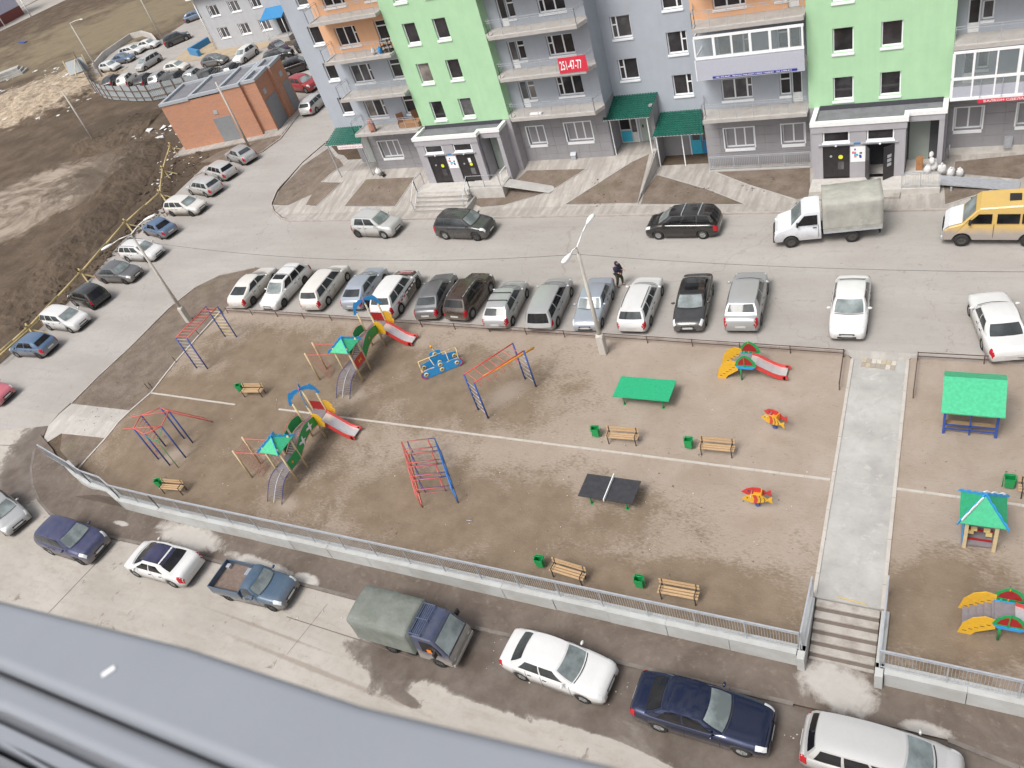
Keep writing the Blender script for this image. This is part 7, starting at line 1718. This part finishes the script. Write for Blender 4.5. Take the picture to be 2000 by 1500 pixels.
ang = math.atan2(b[1]-a[1], b[0]-a[0]); LH = math.hypot(b[0]-a[0], b[1]-a[1]); DH = math.hypot(c[0]-b[0], c[1]-b[1])
t = thing('brick_hut', 'orange brick transformer hut with grey steel doors and a stepped zinc roof edge', 'building', (a[0], a[1], 0), ang)
part('wall', lambda q: q.box((0,.25,0), (LH*.64,DH*.9,5.05)), M['brick'], t)
part('wall', lambda q: q.box((LH*.64,0,0), (LH*.86,DH*.9-.01,5.35)), M['brick'], t)
part('wall', lambda q: q.box((LH*.86,.3,0), (LH,DH*.55,5.34)), M['brick'], t)
part('wall', lambda q: q.box((LH*.86,DH*.551,0), (LH+.35,DH,5.36)), M['brick'], t)
def rim(q, x0, y0, x1, y1, z, w=.35):
    q.box((x0-.1,y0-.1,z), (x1+.1,y0-.1+w,z+.28)); q.box((x0-.1,y1+.1-w,z), (x1+.1,y1+.1,z+.28)); q.box((x0-.1,y0-.1+w,z), (x0-.1+w,y1+.1-w,z+.28)); q.box((x1+.1-w,y0-.1+w,z), (x1+.1,y1+.1-w,z+.28))
for r_ in ((0,.25,LH*.30,DH*.9,5.05), (LH*.30+.2,.25,LH*.64-.2,DH*.9,5.20), (LH*.64,0,LH*.86-.1,DH*.9,5.35), (LH*.86+.2,.3,LH,DH*.55-.1,5.36), (LH*.86+.2,DH*.551+.1,LH+.35,DH,5.37)):
    part('parapet', lambda q: rim(q, *r_), M['zinc'], t); part('roof', lambda q: q.box((r_[0],r_[1],r_[4]+.0), (r_[2],r_[3],r_[4]+.06)), M['roofing'], t)
part('door', lambda q: q.box((LH*.44,.20,.15), (LH*.63,.248,2.7)), M['greydoor'], t); part('vent', lambda q: q.box((LH*.48,.20,3.1), (LH*.52,.248,3.5)), M['zinc'], t)
part('door', lambda q: q.box((LH+.002,.6,.15), (LH+.05,DH*.5,3.2)), M['greydoor'], t); part('door', lambda q: q.box((LH+.352,DH*.72,.15), (LH+.40,DH*.95,3.3)), M['greydoor'], t)
part('vent', lambda q: q.box((LH+.002,1.0,3.7), (LH+.05,1.5,4.2)), M['zinc'], t); part('vent', lambda q: q.box((LH+.352,DH*.75,3.9), (LH+.4,DH*.85,4.4)), M['zinc'], t)
part('plinth', lambda q: q.box((-.9,-1.0,-.1), (LH+1.0,DH+.3,.12)), M['pave'], t)
part('drain_strip', lambda q: q.box((LH*.86,.2,.12), (LH+.03,.29,.3)), M['concrete'], t)
kerb_run('kerb of the side road beside the brick hut', [(-66.68,51.51),(-64.93,53.65),(-60.78,55.66),(-60.32,58.30),(-62.18,65.06)], .14, .12, M['kerb'], 2.0)
sheet('verge', [(-64.52,54.02),(-60.95,55.88),(-60.65,58.56),(-60.59,59.41),(-63.73,58.31),(-67.47,56.61),(-68.54,54.41)], .03, M['bed'])

# ------------------------------------------------------------------ grey plastered house
M['greyplaster'] = plaster('far_grey_plaster', (.46,.47,.49), .05, .05)
a, b = (-96.66,89.96), (-83.08,90.67)
ang = math.atan2(b[1]-a[1], b[0]-a[0]); t = thing('plastered_house', 'pale grey plastered house with a blue canopy behind the brick hut', 'building', (a[0], a[1], 0), ang)
LG = math.hypot(b[0]-a[0], b[1]-a[1])*2.2; k_ = LG/2.2/140.0
fl = []
for j, z in enumerate((1.3, 4.4)):
    for x in (1.7, 5.6, 9.4): fl.append((x, x+1.9, z, z+1.5))
q = MB(); X = sorted(set([0, LG]+[v for h in fl for v in h[:2]])); Z = sorted(set([0, 7.2]+[v for h in fl for v in h[2:]]))
def gh_wall(q):
    for i in range(len(X)-1):
        for j in range(len(Z)-1):
            cx, cz = (X[i]+X[i+1])/2, (Z[j]+Z[j+1])/2
            if any(h[0] < cx < h[1] and h[2] < cz < h[3] for h in fl): continue
            q.add([(X[i],0,Z[j]),(X[i+1],0,Z[j]),(X[i+1],0,Z[j+1]),(X[i],0,Z[j+1])], [(0,1,2,3)])
part('wall', gh_wall, M['greyplaster'], t); part('wall', lambda q: q.box((0,.3,0), (LG,14,7.2)), M['greyplaster'], t); part('roof', lambda q: q.box((-.7,-.7,7.2), (LG+.5,14.5,7.55)), M['white'], t)
part('corner_pipe', lambda q: q.tube((-.1,-.15,0), (-.1,-.15,7.2), .08, 8), M['white'], t)
for f in fl:
    window(f[0], f[1], f[2], f[3], 0, 'nL2', parent=t, deep=.1, sill=.1, glass='glass3', fw=.13)
part('canopy', lambda q: q.add([V(11.6,-2.2,3.1),V(15.4,-2.2,3.1),V(15.4,0,4.0),V(11.6,0,4.0),V(11.6,-2.2,3.2),V(15.4,-2.2,3.2),V(15.4,0,4.1),V(11.6,0,4.1)], [(0,3,2,1),(4,5,6,7),(0,1,5,4),(1,2,6,5),(2,3,7,6),(3,0,4,7)]), M['midblue'], t)
part('door', lambda q: q.box((12.6,-.06,.6), (14.0,-.001,2.7)), M['door_black'], t); part('entrance_step', lambda q: q.box((11.8,-2.2,0), (15.2,0,.6)), M['concrete'], t)
for x in (11.75, 15.2): part('canopy_post', lambda q: q.tube((x,-2.1,.0), (x,-2.1,3.1), .05, 6), M['white'], t)
# lot walls
def lowwall(name, label, pts, h, w, m, cat='wall'):
    t = thing(name, label, cat, (0,0,0))
    for a, b in zip(pts[:-1], pts[1:]):
        A, B_ = V(*a,0), V(*b,0); q = MB(); q.bar(A+V(0,0,h/2), B_+V(0,0,h/2), w, h); obj('wall_panel', q, m, t)
    return t
lowwall('parapet_wall', 'curved pale concrete parapet round the far parking lot', [(-124.39,89.63),(-127.87,95.21),(-129.24,103.16),(-126.89,103.77),(-121.34,100.84),(-116.21,96.91)], .9, .25, M['concrete_light'])
lowwall('parapet_wall', 'blue painted parapet beside the grey plastered house', [(-101.33,93.47),(-101.80,89.55),(-98.39,87.94)], .9, .5, M['midblue'])
sheet('lot_verge', [(-104.27,87.32),(-105.41,95.79),(-103.27,95.93),(-95.29,89.24),(-82.98,89.77),(-81.52,87.82),(-92.12,85.30),(-96.09,86.31),(-101.10,86.18)], .05, mat_paving('dry_straw_verge', (.36,.28,.19), (.44,.36,.25)))
# corrugated fence
def mat_corr():
    k = NT('corrugated_sheet', .5, .1); a = k.noise(.7, 5); k.col(k.mix(a, (.34,.38,.40), (.46,.49,.50))); return k.mat
M['corr'] = mat_corr(); M['rustpost'] = plain('brown_fence_post', (.20,.14,.11), .8)
t = thing('sheet_fence', 'grey corrugated sheet fence with brown posts curving round the parked cars', 'fence', (0,0,0))
pts = [(-131.55,92.91),(-119.18,84.02),(-111.86,78.73),(-107.55,76.28),(-104.19,75.02),(-97.26,73.28),(-93.69,72.77),(-91.27,73.35),(-87.80,73.99),(-85.54,74.41)]
for a, b in zip(pts[:-1], pts[1:]):
    A, B_ = V(*a,0), V(*b,0); n = max(1, round((B_-A).length/2.2))
    for i in range(n):
        p, q_ = A.lerp(B_, i/n), A.lerp(B_, (i+1)/n); q = MB(); m_ = 16; d = (q_-p); nn = V(-d.y, d.x, 0).normalized(); vs = []
        for j in range(m_+1): o = p+d*(.02+.96*j/m_)+nn*(.03 if j % 2 else -.03); vs += [o+V(0,0,.1), o+V(0,0,2.15+random.uniform(-.02,.02))]
        q.add(vs, [(2*j, 2*j+2, 2*j+3, 2*j+1) for j in range(m_)]); obj('sheet', q, M['corr'], t)
        q = MB(); q.bar(p-nn*.08, p-nn*.08+V(0,0,2.3), .1); obj('post', q, M['rustpost'], t)
        q = MB(); q.bar(p-nn*.07+V(0,0,1.5), q_-nn*.07+V(0,0,1.5), .07); q.bar(p-nn*.07+V(0,0,.6), q_-nn*.07+V(0,0,.6), .07); obj('rail', q, M['rustpost'], t)
t = thing('broken_fence_panel', 'broken leaning sheet fence panel with timber braces at the far mud edge', 'fence', (*(-128.89,88.00), 0), .6)
q = MB(); q.plate([(0,0),(3.4,0),(3.1,2.0),(.2,2.0)], (0,0,.2), (1,0,0), (0,.3,.95), .05); obj('sheet', q, M['corr'], t)
for x in (0, 3.3): q = MB(); q.bar((x,0,0), (x,.7,2.4), .12); obj('post', q, M['log'], t)
q = MB(); q.bar((1.2,-1.0,0), (2.0,.5,2.1), .12); obj('brace', q, M['log'], t)

# ------------------------------------------------------------------ earth banks
from mathutils import noise as mn
def bank(name, label, pts, w, h, m, seed, steps=70, lanes=15, rough=.35):
    P = [V(*p,0) for p in pts]; segs = [(P[i+1]-P[i]).length for i in range(len(P)-1)]; tot = sum(segs); vs = []
    for i in range(steps+1):
        d = tot*i/steps; k = 0
        while k < len(segs)-1 and d > segs[k]: d -= segs[k]; k += 1
        c = P[k].lerp(P[k+1], d/segs[k]); t_ = (P[k+1]-P[k]).normalized(); n_ = V(-t_.y, t_.x, 0); e = math.sin(PI*min(1, max(0, i/steps)))**.35
        for j in range(lanes+1):
            u = -1+2*j/lanes; p = c+n_*u*w*(1+.25*mn.noise(V(i*.21, seed, 0))); prof = (1-u*u)*e
            z = h*prof*(.75+.5*mn.noise(V(p.x*.35, p.y*.35, seed)))+rough*min(1, prof*3)*mn.fractal(V(p.x*1.1, p.y*1.1, seed), 1., 2., 5)*.5-.04
            vs.append((p.x, p.y, base(p.x, p.y)+(z if abs(u) < 1 else -.06)))
    q = MB(); q.smooth = False; L_ = lanes+1; q.add(vs, [(i*L_+j, i*L_+j+1, (i+1)*L_+j+1, (i+1)*L_+j) for i in range(steps) for j in range(lanes)])
    o = obj(name, q, m, kind='structure'); o['label'] = label; return o
bank('earth_bank', 'churned dark earth bank left of the timber barrier', [(-69.08,26.34),(-70.78,36.25),(-74.50,46.68),(-79.63,55.26),(-85.06,61.73)], 3.6, .9, M['soil'], 3.1, 130, 26)
bank('earth_bank', 'low dark earth heap left of the brick hut', [(-94.06,59.08),(-92.88,63.78),(-87.12,66.11)], 5.0, .8, M['soil'], 8.4, 70, 24)
bank('earth_bank', 'straw coloured rubble mound at the left picture edge', [(-142.92,75.17),(-131.65,79.41),(-114.17,78.68)], 9.0, 1.3, M['soil'], 5.5, 90, 30, .6)
# ------------------------------------------------------------------ timber barrier by the mud
t = thing('timber_barrier', 'long raw timber rail barrier on crossed supports along the mud edge', 'barrier', (0,0,0))
RP = [(-62.31,23.22),(-62.39,27.05),(-64.10,34.24),(-66.40,41.92),(-66.66,46.96)]; RP2 = [(-66.66,46.96),(-70.92,51.81),(-74.83,57.12)]
def timber(p, q_, r=.095):
    b = MB(); b.tube(p, q_, r, 8); return obj('rail', b, M['rough_wood'], t)
for pl in (RP, RP2):
    for a, b in zip(pl[:-1], pl[1:]):
        n = 2
        for i in range(n): A, B_ = V(*a,.9).lerp(V(*b,.9), i/n), V(*a,.9).lerp(V(*b,.9), (i+1)/n); timber(A, B_+(B_-A).normalized()*.3+V(0,0,.04))
for p in RP[1:]+RP2[1:]:
    o = V(*p,0)
    for dx, dy, l in ((-.9,.5,1.25), (.9,-.5,1.2), (1.0,.5,.95)):
        q = MB(); q.bar(o+V(dx,dy,0), o+V(-dx*.28,-dy*.28,l), .12, .06); obj('brace', q, M['rough_wood'], t)
t2 = thing('timber_barrier', 'second lower timber rail running out at the lower left behind the blue car', 'barrier', (0,0,0))
q = MB(); a, b = (-62.73,22.70), (-63.03,28.45); q.tube((*a,.5), (*b,.5), .08, 8); obj('rail', q, M['rough_wood'], t2)
q = MB(); q.bar((*a,0), (*a,.6), .1); obj('post', q, M['rough_wood'], t2); q = MB(); q.bar((*b,0), (*b,.6), .1); obj('post', q, M['rough_wood'], t2)

# ------------------------------------------------------------------ far road, far hall
sheet('far_road', [(-194.27,105.14),(-203.82,129.18),(-199.44,150.79),(-212.62,200.47),(-232.15,213.36),(-220.81,163.53),(-221.65,142.50),(-221.01,119.85)], .05, M['slab'])
sheet('far_verge', [(-221.01,119.85),(-221.65,142.50),(-222.79,157.61),(-238.21,168.14),(-246.77,161.28),(-245.99,136.04)], .04, M['pave'])
a, b = (-208.73,123.51), (-210.34,142.00)
ang = math.atan2(b[1]-a[1], b[0]-a[0]); t = thing('far_hall', 'pale lavender hall with a dark red base wall in the upper left corner', 'building', (a[0], a[1], 0), ang)
LL = math.hypot(b[0]-a[0], b[1]-a[1]); M['lav'] = plain('lavender_cladding', (.62,.62,.74), .6, .03)
part('base_wall', lambda q: q.box((0,-.1,0), (LL,20,2.2)), M['darkred'] if 0 else plain('dull_red_wall', (.22,.07,.06), .8), t); part('wall', lambda q: q.box((0,0,2.2), (LL,19.9,11)), M['lav'], t)
for i in range(12): part('rib', lambda q: q.box((LL*(i+.5)/12-.06,-.1,2.2), (LL*(i+.5)/12+.06,-.002,11)), M['lav'], t)
for p, lab in (((-207.17,133.28), 'small white post at the far hall, left one'), ((-200.85,136.84), 'small white post at the far hall, right one')):
    t = thing('utility_pole', lab, 'pole', (p[0], p[1], 0)); q = MB(); q.tube((0,0,0), (0,0,5), .12, 8); obj('pole', q, M['white'], t)

# ------------------------------------------------------------------ person beside the parked cars
def person(loc, rot):
    P = thing('person', 'person in a dark hooded jacket and camouflage trousers standing between parked cars', 'person', loc, rot)
    # joints in metres, facing +x; y is left
    J = {'pelvis':(0,0,.95,.15),'waist':(0,0,1.08,.15),'chest':(.02,0,1.32,.175),'neck':(.03,0,1.50,.07),'head':(.06,0,1.62,.09),'crown':(.05,0,1.72,.075),
         'hl':(0,.10,.90,.105),'kl':(.10,.14,.50,.07),'al':(.03,.17,.10,.05),'tl':(.20,.18,.05,.04),'hr':(0,-.10,.90,.105),'kr':(-.02,-.13,.50,.07),'ar':(-.12,-.15,.10,.05),'tr':(.06,-.16,.05,.04),
         'sl':(.02,.20,1.43,.075),'el':(.04,.27,1.16,.055),'wl':(.27,.20,1.10,.038),'sr':(.02,-.20,1.43,.075),'er':(.05,-.27,1.16,.055),'wr':(.29,-.17,1.12,.038)}
    E_ = [('pelvis','waist'),('waist','chest'),('chest','neck'),('neck','head'),('head','crown'),('pelvis','hl'),('hl','kl'),('kl','al'),('al','tl'),('pelvis','hr'),('hr','kr'),('kr','ar'),('ar','tr'),('chest','sl'),('sl','el'),('el','wl'),('chest','sr'),('sr','er'),('er','wr')]
    def skin(name, js, es, m, sc=1., par=None, sub=1):
        me = bpy.data.meshes.new(name); idx = {k: i for i, k in enumerate(js)}; me.from_pydata([js[k][:3] for k in js], [(idx[a], idx[b]) for a, b in es], []); me.materials.append(m)
        o = link(name, me, par or P); md = o.modifiers.new('skin', 'SKIN'); md.use_smooth_shade = True
        for k in js: v = me.skin_vertices[0].data[idx[k]]; r = js[k][3]*sc; v.radius = (r, r); v.use_root = (k == list(js)[0])
        s = o.modifiers.new('sub', 'SUBSURF'); s.levels = sub; s.render_levels = sub; return o
    skn = plain('skin', (.42,.24,.17), .6); jk = plain('navy_black_jacket', (.022,.018,.045), .8); cam_ = NT('camouflage_cloth', .9)
    cam_.col(cam_.ramp(cam_.noise(9, 3, .5), [(.42,(.035,.04,.022)),(.5,(.075,.075,.04)),(.6,(.03,.025,.02))])); boots = plain('dark_boots', (.03,.02,.016), .7)
    body = skin('body', J, E_, skn)
    up = {k: J[k] for k in ('pelvis','waist','chest','neck','sl','el','wl','sr','er','wr')}; up = dict(up); up['pelvis'] = (0,0,.88,.16); up['wl'] = (.22,.21,1.11,.045); up['wr'] = (.24,-.18,1.12,.045); up['neck'] = (.03,0,1.49,.085)
    skin('jacket', up, [e for e in E_ if e[0] in up and e[1] in up], jk, 1.22)
    hood = {'a':(.03,0,1.47,.11),'b':(.02,0,1.60,.125),'c':(.0,0,1.70,.115),'d':(-.02,0,1.77,.06)}; skin('hood', hood, [('a','b'),('b','c'),('c','d')], jk)
    lw = {k: J[k] for k in ('pelvis','hl','kl','al','hr','kr','ar')}; lw['al'] = (.04,.165,.16,.055); lw['ar'] = (-.11,-.145,.16,.055); skin('trousers', lw, [e for e in E_ if e[0] in lw and e[1] in lw], cam_.mat, 1.2)
    for s_, a_, tt in (('l', J['al'], J['tl']), ('r', J['ar'], J['tr'])):
        skin('boot', {'a':(a_[0],a_[1],.17,.055),'b':(a_[0]-.01,a_[1],.06,.055),'c':(tt[0],tt[1],.05,.045)}, [('a','b'),('b','c')], boots)
    # face and fingers
    q = MB(); q.blob((.155,0,1.61), (.022,.015,.025), 6, 4); obj('nose', q, skn, P)
    for s_ in (1, -1): q = MB(); q.blob((.145, s_*.035, 1.64), (.012,.014,.009), 6, 4); obj('eye', q, boots, P)
    q = MB(); q.blob((.146, 0, 1.565), (.010,.026,.007), 6, 4); obj('mouth', q, plain('lips', (.30,.12,.10), .6), P)
    for s_, w in ((1, J['wl']), (-1, J['wr'])):
        W_ = V(*w[:3])
        for i in range(4):
            y = (i-1.5)*.019; l = (.062,.072,.068,.052)[i]; b0 = W_+V(.045,y,0); b1 = b0+V(l*.55,y*.15,-.012); b2 = b1+V(l*.35,0,-.035)
            q = MB(); q.tube(b0, b1, .0095, 6); q.tube(b1, b2, .0085, 6, .007); obj('finger', q, skn, P)
        q = MB(); q.tube(W_+V(.0,-s_*.03,0), W_+V(.05,-s_*.055,-.005), .011, 6, .009); obj('thumb', q, skn, P)
    return P
person((*(-16.37,35.20), .03), -.35)

# ------------------------------------------------------------------ sacks, junk, litter
M['sack'] = dirty('white_sack', (.66,.65,.64), .75, (.48,.46,.44), .5, 3); M['box'] = plain('brown_cardboard', (.36,.17,.07), .8, .15)
def sack(x, y, z, r, lab, h=1.1, grp='rubbish sacks at the open entrance', m='sack', seed=0):
    r *= .8; rr = random.Random(seed); q = MB(); q.blob((0,0,r*h), (r,r*.8,r*h), 14, 8, .20, rr); q.blob((rr.uniform(-.03,.03),0,r*h*2.05), (r*.28,r*.25,r*.28), 8, 5, .15, rr); o = obj('sack', q, M[m], None, (x,y,z), rr.uniform(0,3)); o['label'] = lab; o['category'] = 'sack'; o['group'] = grp; return o
for i, (x, y, z, r, lab) in enumerate(((-1.15,45.95,.41,.26,'white sack nearest the balustrade corner'), (-.85,46.2,.41,.34,'largest white sack leaning on the niche pier'), (-.95,46.0,.95,.22,'white and pink sack lying on top of the sack pile'), (-1.0,46.25,1.25,.18,'grey patterned bag at the very top of the pile'), (-.42,45.95,.40,.30,'cream sack standing at the top end of the steel ramp'), (.05,46.0,.10,.30,'white sack behind the steel ramp beside the cream one'), (.5,46.05,.08,.27,'outermost white sack on the soil right of the landing'))):
    sack(x, y, z, r, lab, 1.2, seed=i)
for z, lab in ((.42,'lower brown carton in the niche of the right entrance'), (.80,'upper brown carton in the niche of the right entrance')):
    q = MB(); q.box((-1.75,46.3,z), (-1.4,46.6,z+.37)); tag(obj('carton', q, M['box'], bevel=.01), lab, 'box', 'brown cartons stacked in the niche')
sack(-41.0, 47.9, 1.06, .36, 'white sack heaped against the wall under the far left window', 1.0, 'sacks by the far left wall', seed=21)
sack(-40.55, 47.75, 1.04, .26, 'small black bag beside the white sack under the far left window', .7, 'sacks by the far left wall', 'dark', 22)
sack(-28.6, 46.9, 1.2, .2, 'white bag on the corner of the left landing by the handrail', 1.0, 'bags on the landing', seed=30)
# things on the balconies
q = MB(); q.lathe([(.001,0),(.24,.0),(.27,.3),(.25,.75),(.19,1.0),(.001,1.0)], n=14); tag(obj('rolled_carpet', q, M['niche'] if 0 else plain('faded_red_roll', (.42,.20,.14), .8, .15, 6), None, (-39.4,47.35,5.05)), 'faded reddish roll standing upright on the lowest left balcony', 'roll')
q = MB(); q.box((-37.0,47.5,5.06), (-35.25,48.1,5.42)); q.box((-36.9,48.0,5.42), (-35.3,48.12,5.5)); tag(obj('low_cabinet', q, M['box'] if 0 else plain('light_brown_furniture', (.36,.21,.12), .6), bevel=.01), 'long light brown cabinet lying on the lowest left balcony', 'furniture')
for x, y, lab in ((-37.0,47.9,'dark brown armchair shell beside the long cabinet'), (-35.8,48.2,'dark brown chair at the right end of the lowest left balcony')):
    t = thing('armchair', lab, 'chair', (x, y, 5.06), .5); q = MB(); q.box((-.25,-.25,.0), (.25,.25,.42)); obj('seat', q, plain('dark_brown_leather', (.13,.06,.035), .6), t, bevel=.03); q = MB(); q.box((-.27,.2,.3), (.27,.3,.95)); obj('backrest', q, plain('brown_leather', (.16,.075,.04), .6), t, bevel=.03)
for i, (x, m, lab) in enumerate(((-36.8,'sack','white bag on the second orange balcony'), (-36.2,'sky','light blue bag on the second orange balcony'))): sack(x, 47.5, 10.71, .24, lab, 1.2, 'bags on the orange balcony', m, 40+i)
t = thing('clothes_rack', 'dark metal shelf rack at the right end of the second orange balcony', 'rack', (-35.6, 47.6, 10.7))
for x in (-.35, .3):
    for y in (-.15, .2): part('upright', lambda q: q.bar((x,y,0), (x,y,.95), .035), M['dark'], t)
for z in (.15, .45, .75): part('shelf', lambda q: q.box((-.38,-.18,z), (.33,.22,z+.04)), M['dark'], t)
q = MB(); q.box((-25.9,47.35,5.27), (-25.0,47.6,5.38)); tag(obj('white_board', q, M['white'], bevel=.01), 'short white board lying on the lowest middle balcony', 'board')
# scattered litter and clods
random.seed(23)
def litter(name, label, polys, n, s0, s1, m, flat=.35):
    q = MB()
    for (cx, cy), rx, ry in polys:
        for i in range(int(n)):
            a_ = random.uniform(0, 2*PI); r_ = math.sqrt(random.random()); x, y = cx+rx*r_*math.cos(a_), cy+ry*r_*math.sin(a_); s = random.uniform(s0, s1)*random.choice((.6,1,1,1.5)); z = base(x, y)+.03
            vs = [(x+s*random.uniform(.5,1)*math.cos(k*1.26+a_), y+s*random.uniform(.5,1)*math.sin(k*1.26+a_), z+random.uniform(0,s*flat)) for k in range(5)]+[(x,y,z+s*flat)]
            q.add(vs, [(k, (k+1) % 5, 5) for k in range(5)])
    o = obj(name, q, m, kind='stuff'); tag(o, label, 'litter'); return o
litter('litter', 'white foam and paper scraps scattered over the straw and the mud', [((-141.56,88.84),12,6), ((-119.85,73.17),9,2.6), ((-119.84,77.25),10,3), ((-82.51,63.25),5,3), ((-127.36,76.06),10,6)], 30, .12, .5, M['sack'])
litter('litter', 'plastic scraps and boards strewn between the brick hut and the timber barrier', [((-75.29,57.04),2.6,3.5), ((-70.53,52.83),2.5,3.2), ((-82.81,60.82),4.5,3)], 26, .06, .26, M['sack'])
litter('clods', 'dark clods and rubble along the timber barrier', [((-70.32,51.80),3,6), ((-65.85,44.51),2.2,3.5), ((-65.80,40.94),2,4), ((-65.67,37.50),2,4), ((-65.24,31.63),2,4)], 150, .05, .20, M['soil'], .8)
litter('pebbles', 'small pale stones and chips lying on the trodden sand', [((-22,22),19,6.5)], 200, .012, .035, M['concrete_light'], .6)
litter('clods', 'dark lumps of soil on the sand and planting strip', [((-22,20),19,6), ((-47.51,24.84),3,6)], 420, .015, .045, M['bed'], .6)
litter('pebbles', 'few stones and lumps on the sand right of the walkway', [((2.5,22),3,5.5)], 50, .015, .04, M['bed'], .6)
litter('pebbles', 'crumbs and grit along the near kerb and footway', [((-20,13.6),20,1.1), ((-18,12.0),18,.7)], 160, .012, .045, M['concrete_light'], .6)
litter('clods', 'lumps in the planting beds before the house', [((-50.03,48.03),2.5,2), ((-39.88,45.85),1.8,1), ((-20.75,45.29),1.6,1.4), ((-15.41,45.18),2.2,.8), ((-9.73,46.05),2,1)], 130, .03, .09, M['soil'], .7)
t = thing('slab_heap', 'stack of dirty concrete slabs at the far left mud edge', 'slabs', (*(-152.22,93.22), 0), .5)
for i in range(3): q = MB(); q.box((-3.2+i*.4,-1.2+i*.2,.0+i*.4), (3.0-i*.5,1.3,.35+i*.4)); obj('slab', q, M['concrete'], t, None, .12*i)
q = MB(); q.box((-1.9,-.35,0), (1.9,.35,.15)); tag(obj('blue_sheet', q, M['blue'], None, (*(-176.80,115.25), .05), -.3), 'blue plastic sheet lying on the far brown field', 'sheet')
q = MB(); q.tube((-.14,0,0), (.14,.02,0), .02, 6); tag(obj('pipe_offcut', q, M['steel'], None, (*(-18.03,17.55), .04)), 'short grey pipe offcut on the sand below the climbing maze', 'pipe')
q = MB(); q.plate([(-.5,-.02),(.5,-.05),(.5,.02),(-.5,.03)], (0,0,0), (1,0,0), (0,1,0), .02); tag(obj('lath', q, M['rough_wood'], None, (-1.9,17.15,.06), -.08), 'thin dark lath lying above the steps', 'lath')

# ------------------------------------------------------------------ metal ledge under the camera
M['ledge'] = NT('painted_metal_ledge', .42, .0, .5)
kl_ = M['ledge']; a_n = kl_.noise(420, 4); b_n = kl_.noise(9, 5); kl_.col(kl_.mix(b_n, (.215,.23,.255), (.265,.28,.305))); kl_.col(kl_.mix(kl_.ramp(a_n, [(.3, 0.), (.7, .25)]), kl_.mix(b_n, (.215,.23,.26), (.27,.285,.31)), (.27,.29,.33))); M['ledge'] = kl_.mat
t = thing('balcony_ledge', 'blurred grey metal balcony ledge crossing the lower left corner', 'ledge', (0,0,0))
def ledge_bar(name, px0, px1, px2, px3, z, th, bev):
    q = MB(); q.prism([px0, px1, px2, px3], lambda x, y: (x, y, z-th), lambda x, y: (x, y, z)); o = obj(name, q, M['ledge'], t); b = o.modifiers.new('bevel', 'BEVEL'); b.width = bev; b.segments = 4
    for p in o.data.polygons: p.use_smooth = True
    return o
def poly_bar(name, pts, z, th, bev):
    q = MB(); q.prism(pts, lambda x, y: (x, y, z-th), lambda x, y: (x, y, z)); o = obj(name, q, M['ledgedark' if name == 'shadow_gap' else 'ledge'], t); b = o.modifiers.new('bevel', 'BEVEL'); b.width = bev; b.segments = 4; b.limit_method = 'ANGLE'; b.angle_limit = R(50); return o
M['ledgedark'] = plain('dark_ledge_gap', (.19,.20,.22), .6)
def ramp_rail(name, near_, far_, z, th, bev): poly_bar(name, far_+near_[::-1], z, th, bev)
ramp_rail('outer_rail', [(-0.70,0.07), (-0.53,0.07), (-0.30,0.07), (-0.08,0.07)], [(-0.75,0.10), (-0.58,0.11), (-0.40,0.12), (-0.26,0.12), (-0.12,0.13), (-0.03,0.13)], 26.62, .02, .006)
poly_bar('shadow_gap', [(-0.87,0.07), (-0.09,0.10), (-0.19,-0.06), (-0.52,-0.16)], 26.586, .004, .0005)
ramp_rail('middle_rail', [(-0.68,0.04), (-0.52,0.05), (-0.40,0.05), (-0.17,0.05)], [(-0.72,0.06), (-0.55,0.07), (-0.32,0.07), (-0.12,0.07)], 26.603, .014, .006)
q = MB(); q.bar((*(-0.70,0.04),26.59), (*(-0.33,0.04),26.59), .0075, .006); obj('inner_rail', q, M['ledge'], t)
for w0, w1 in (((-0.61,0.04),(-0.40,0.03)),((-0.61,0.03),(-0.40,0.03)),((-0.60,0.03),(-0.40,0.03)),((-0.60,0.03),(-0.39,0.03)),((-0.59,0.02),(-0.39,0.02)),((-0.59,0.02),(-0.39,0.02))):
    q = MB(); q.bar((*w0,26.588), (*w1,26.588), .0020, .003); obj('groove_rib', q, M['ledge'], t)
q = MB(); a = (-0.44,0.09); q.box((-.0042,-.0017,0), (.0042,.0017,.0003)); o = obj('paint_chip', q, M['print_white'], t, (*a, 26.6205), 1.0)
cam_data.dof.use_dof = True; cam_data.dof.focus_distance = 30; cam_data.dof.aperture_fstop = 9.0
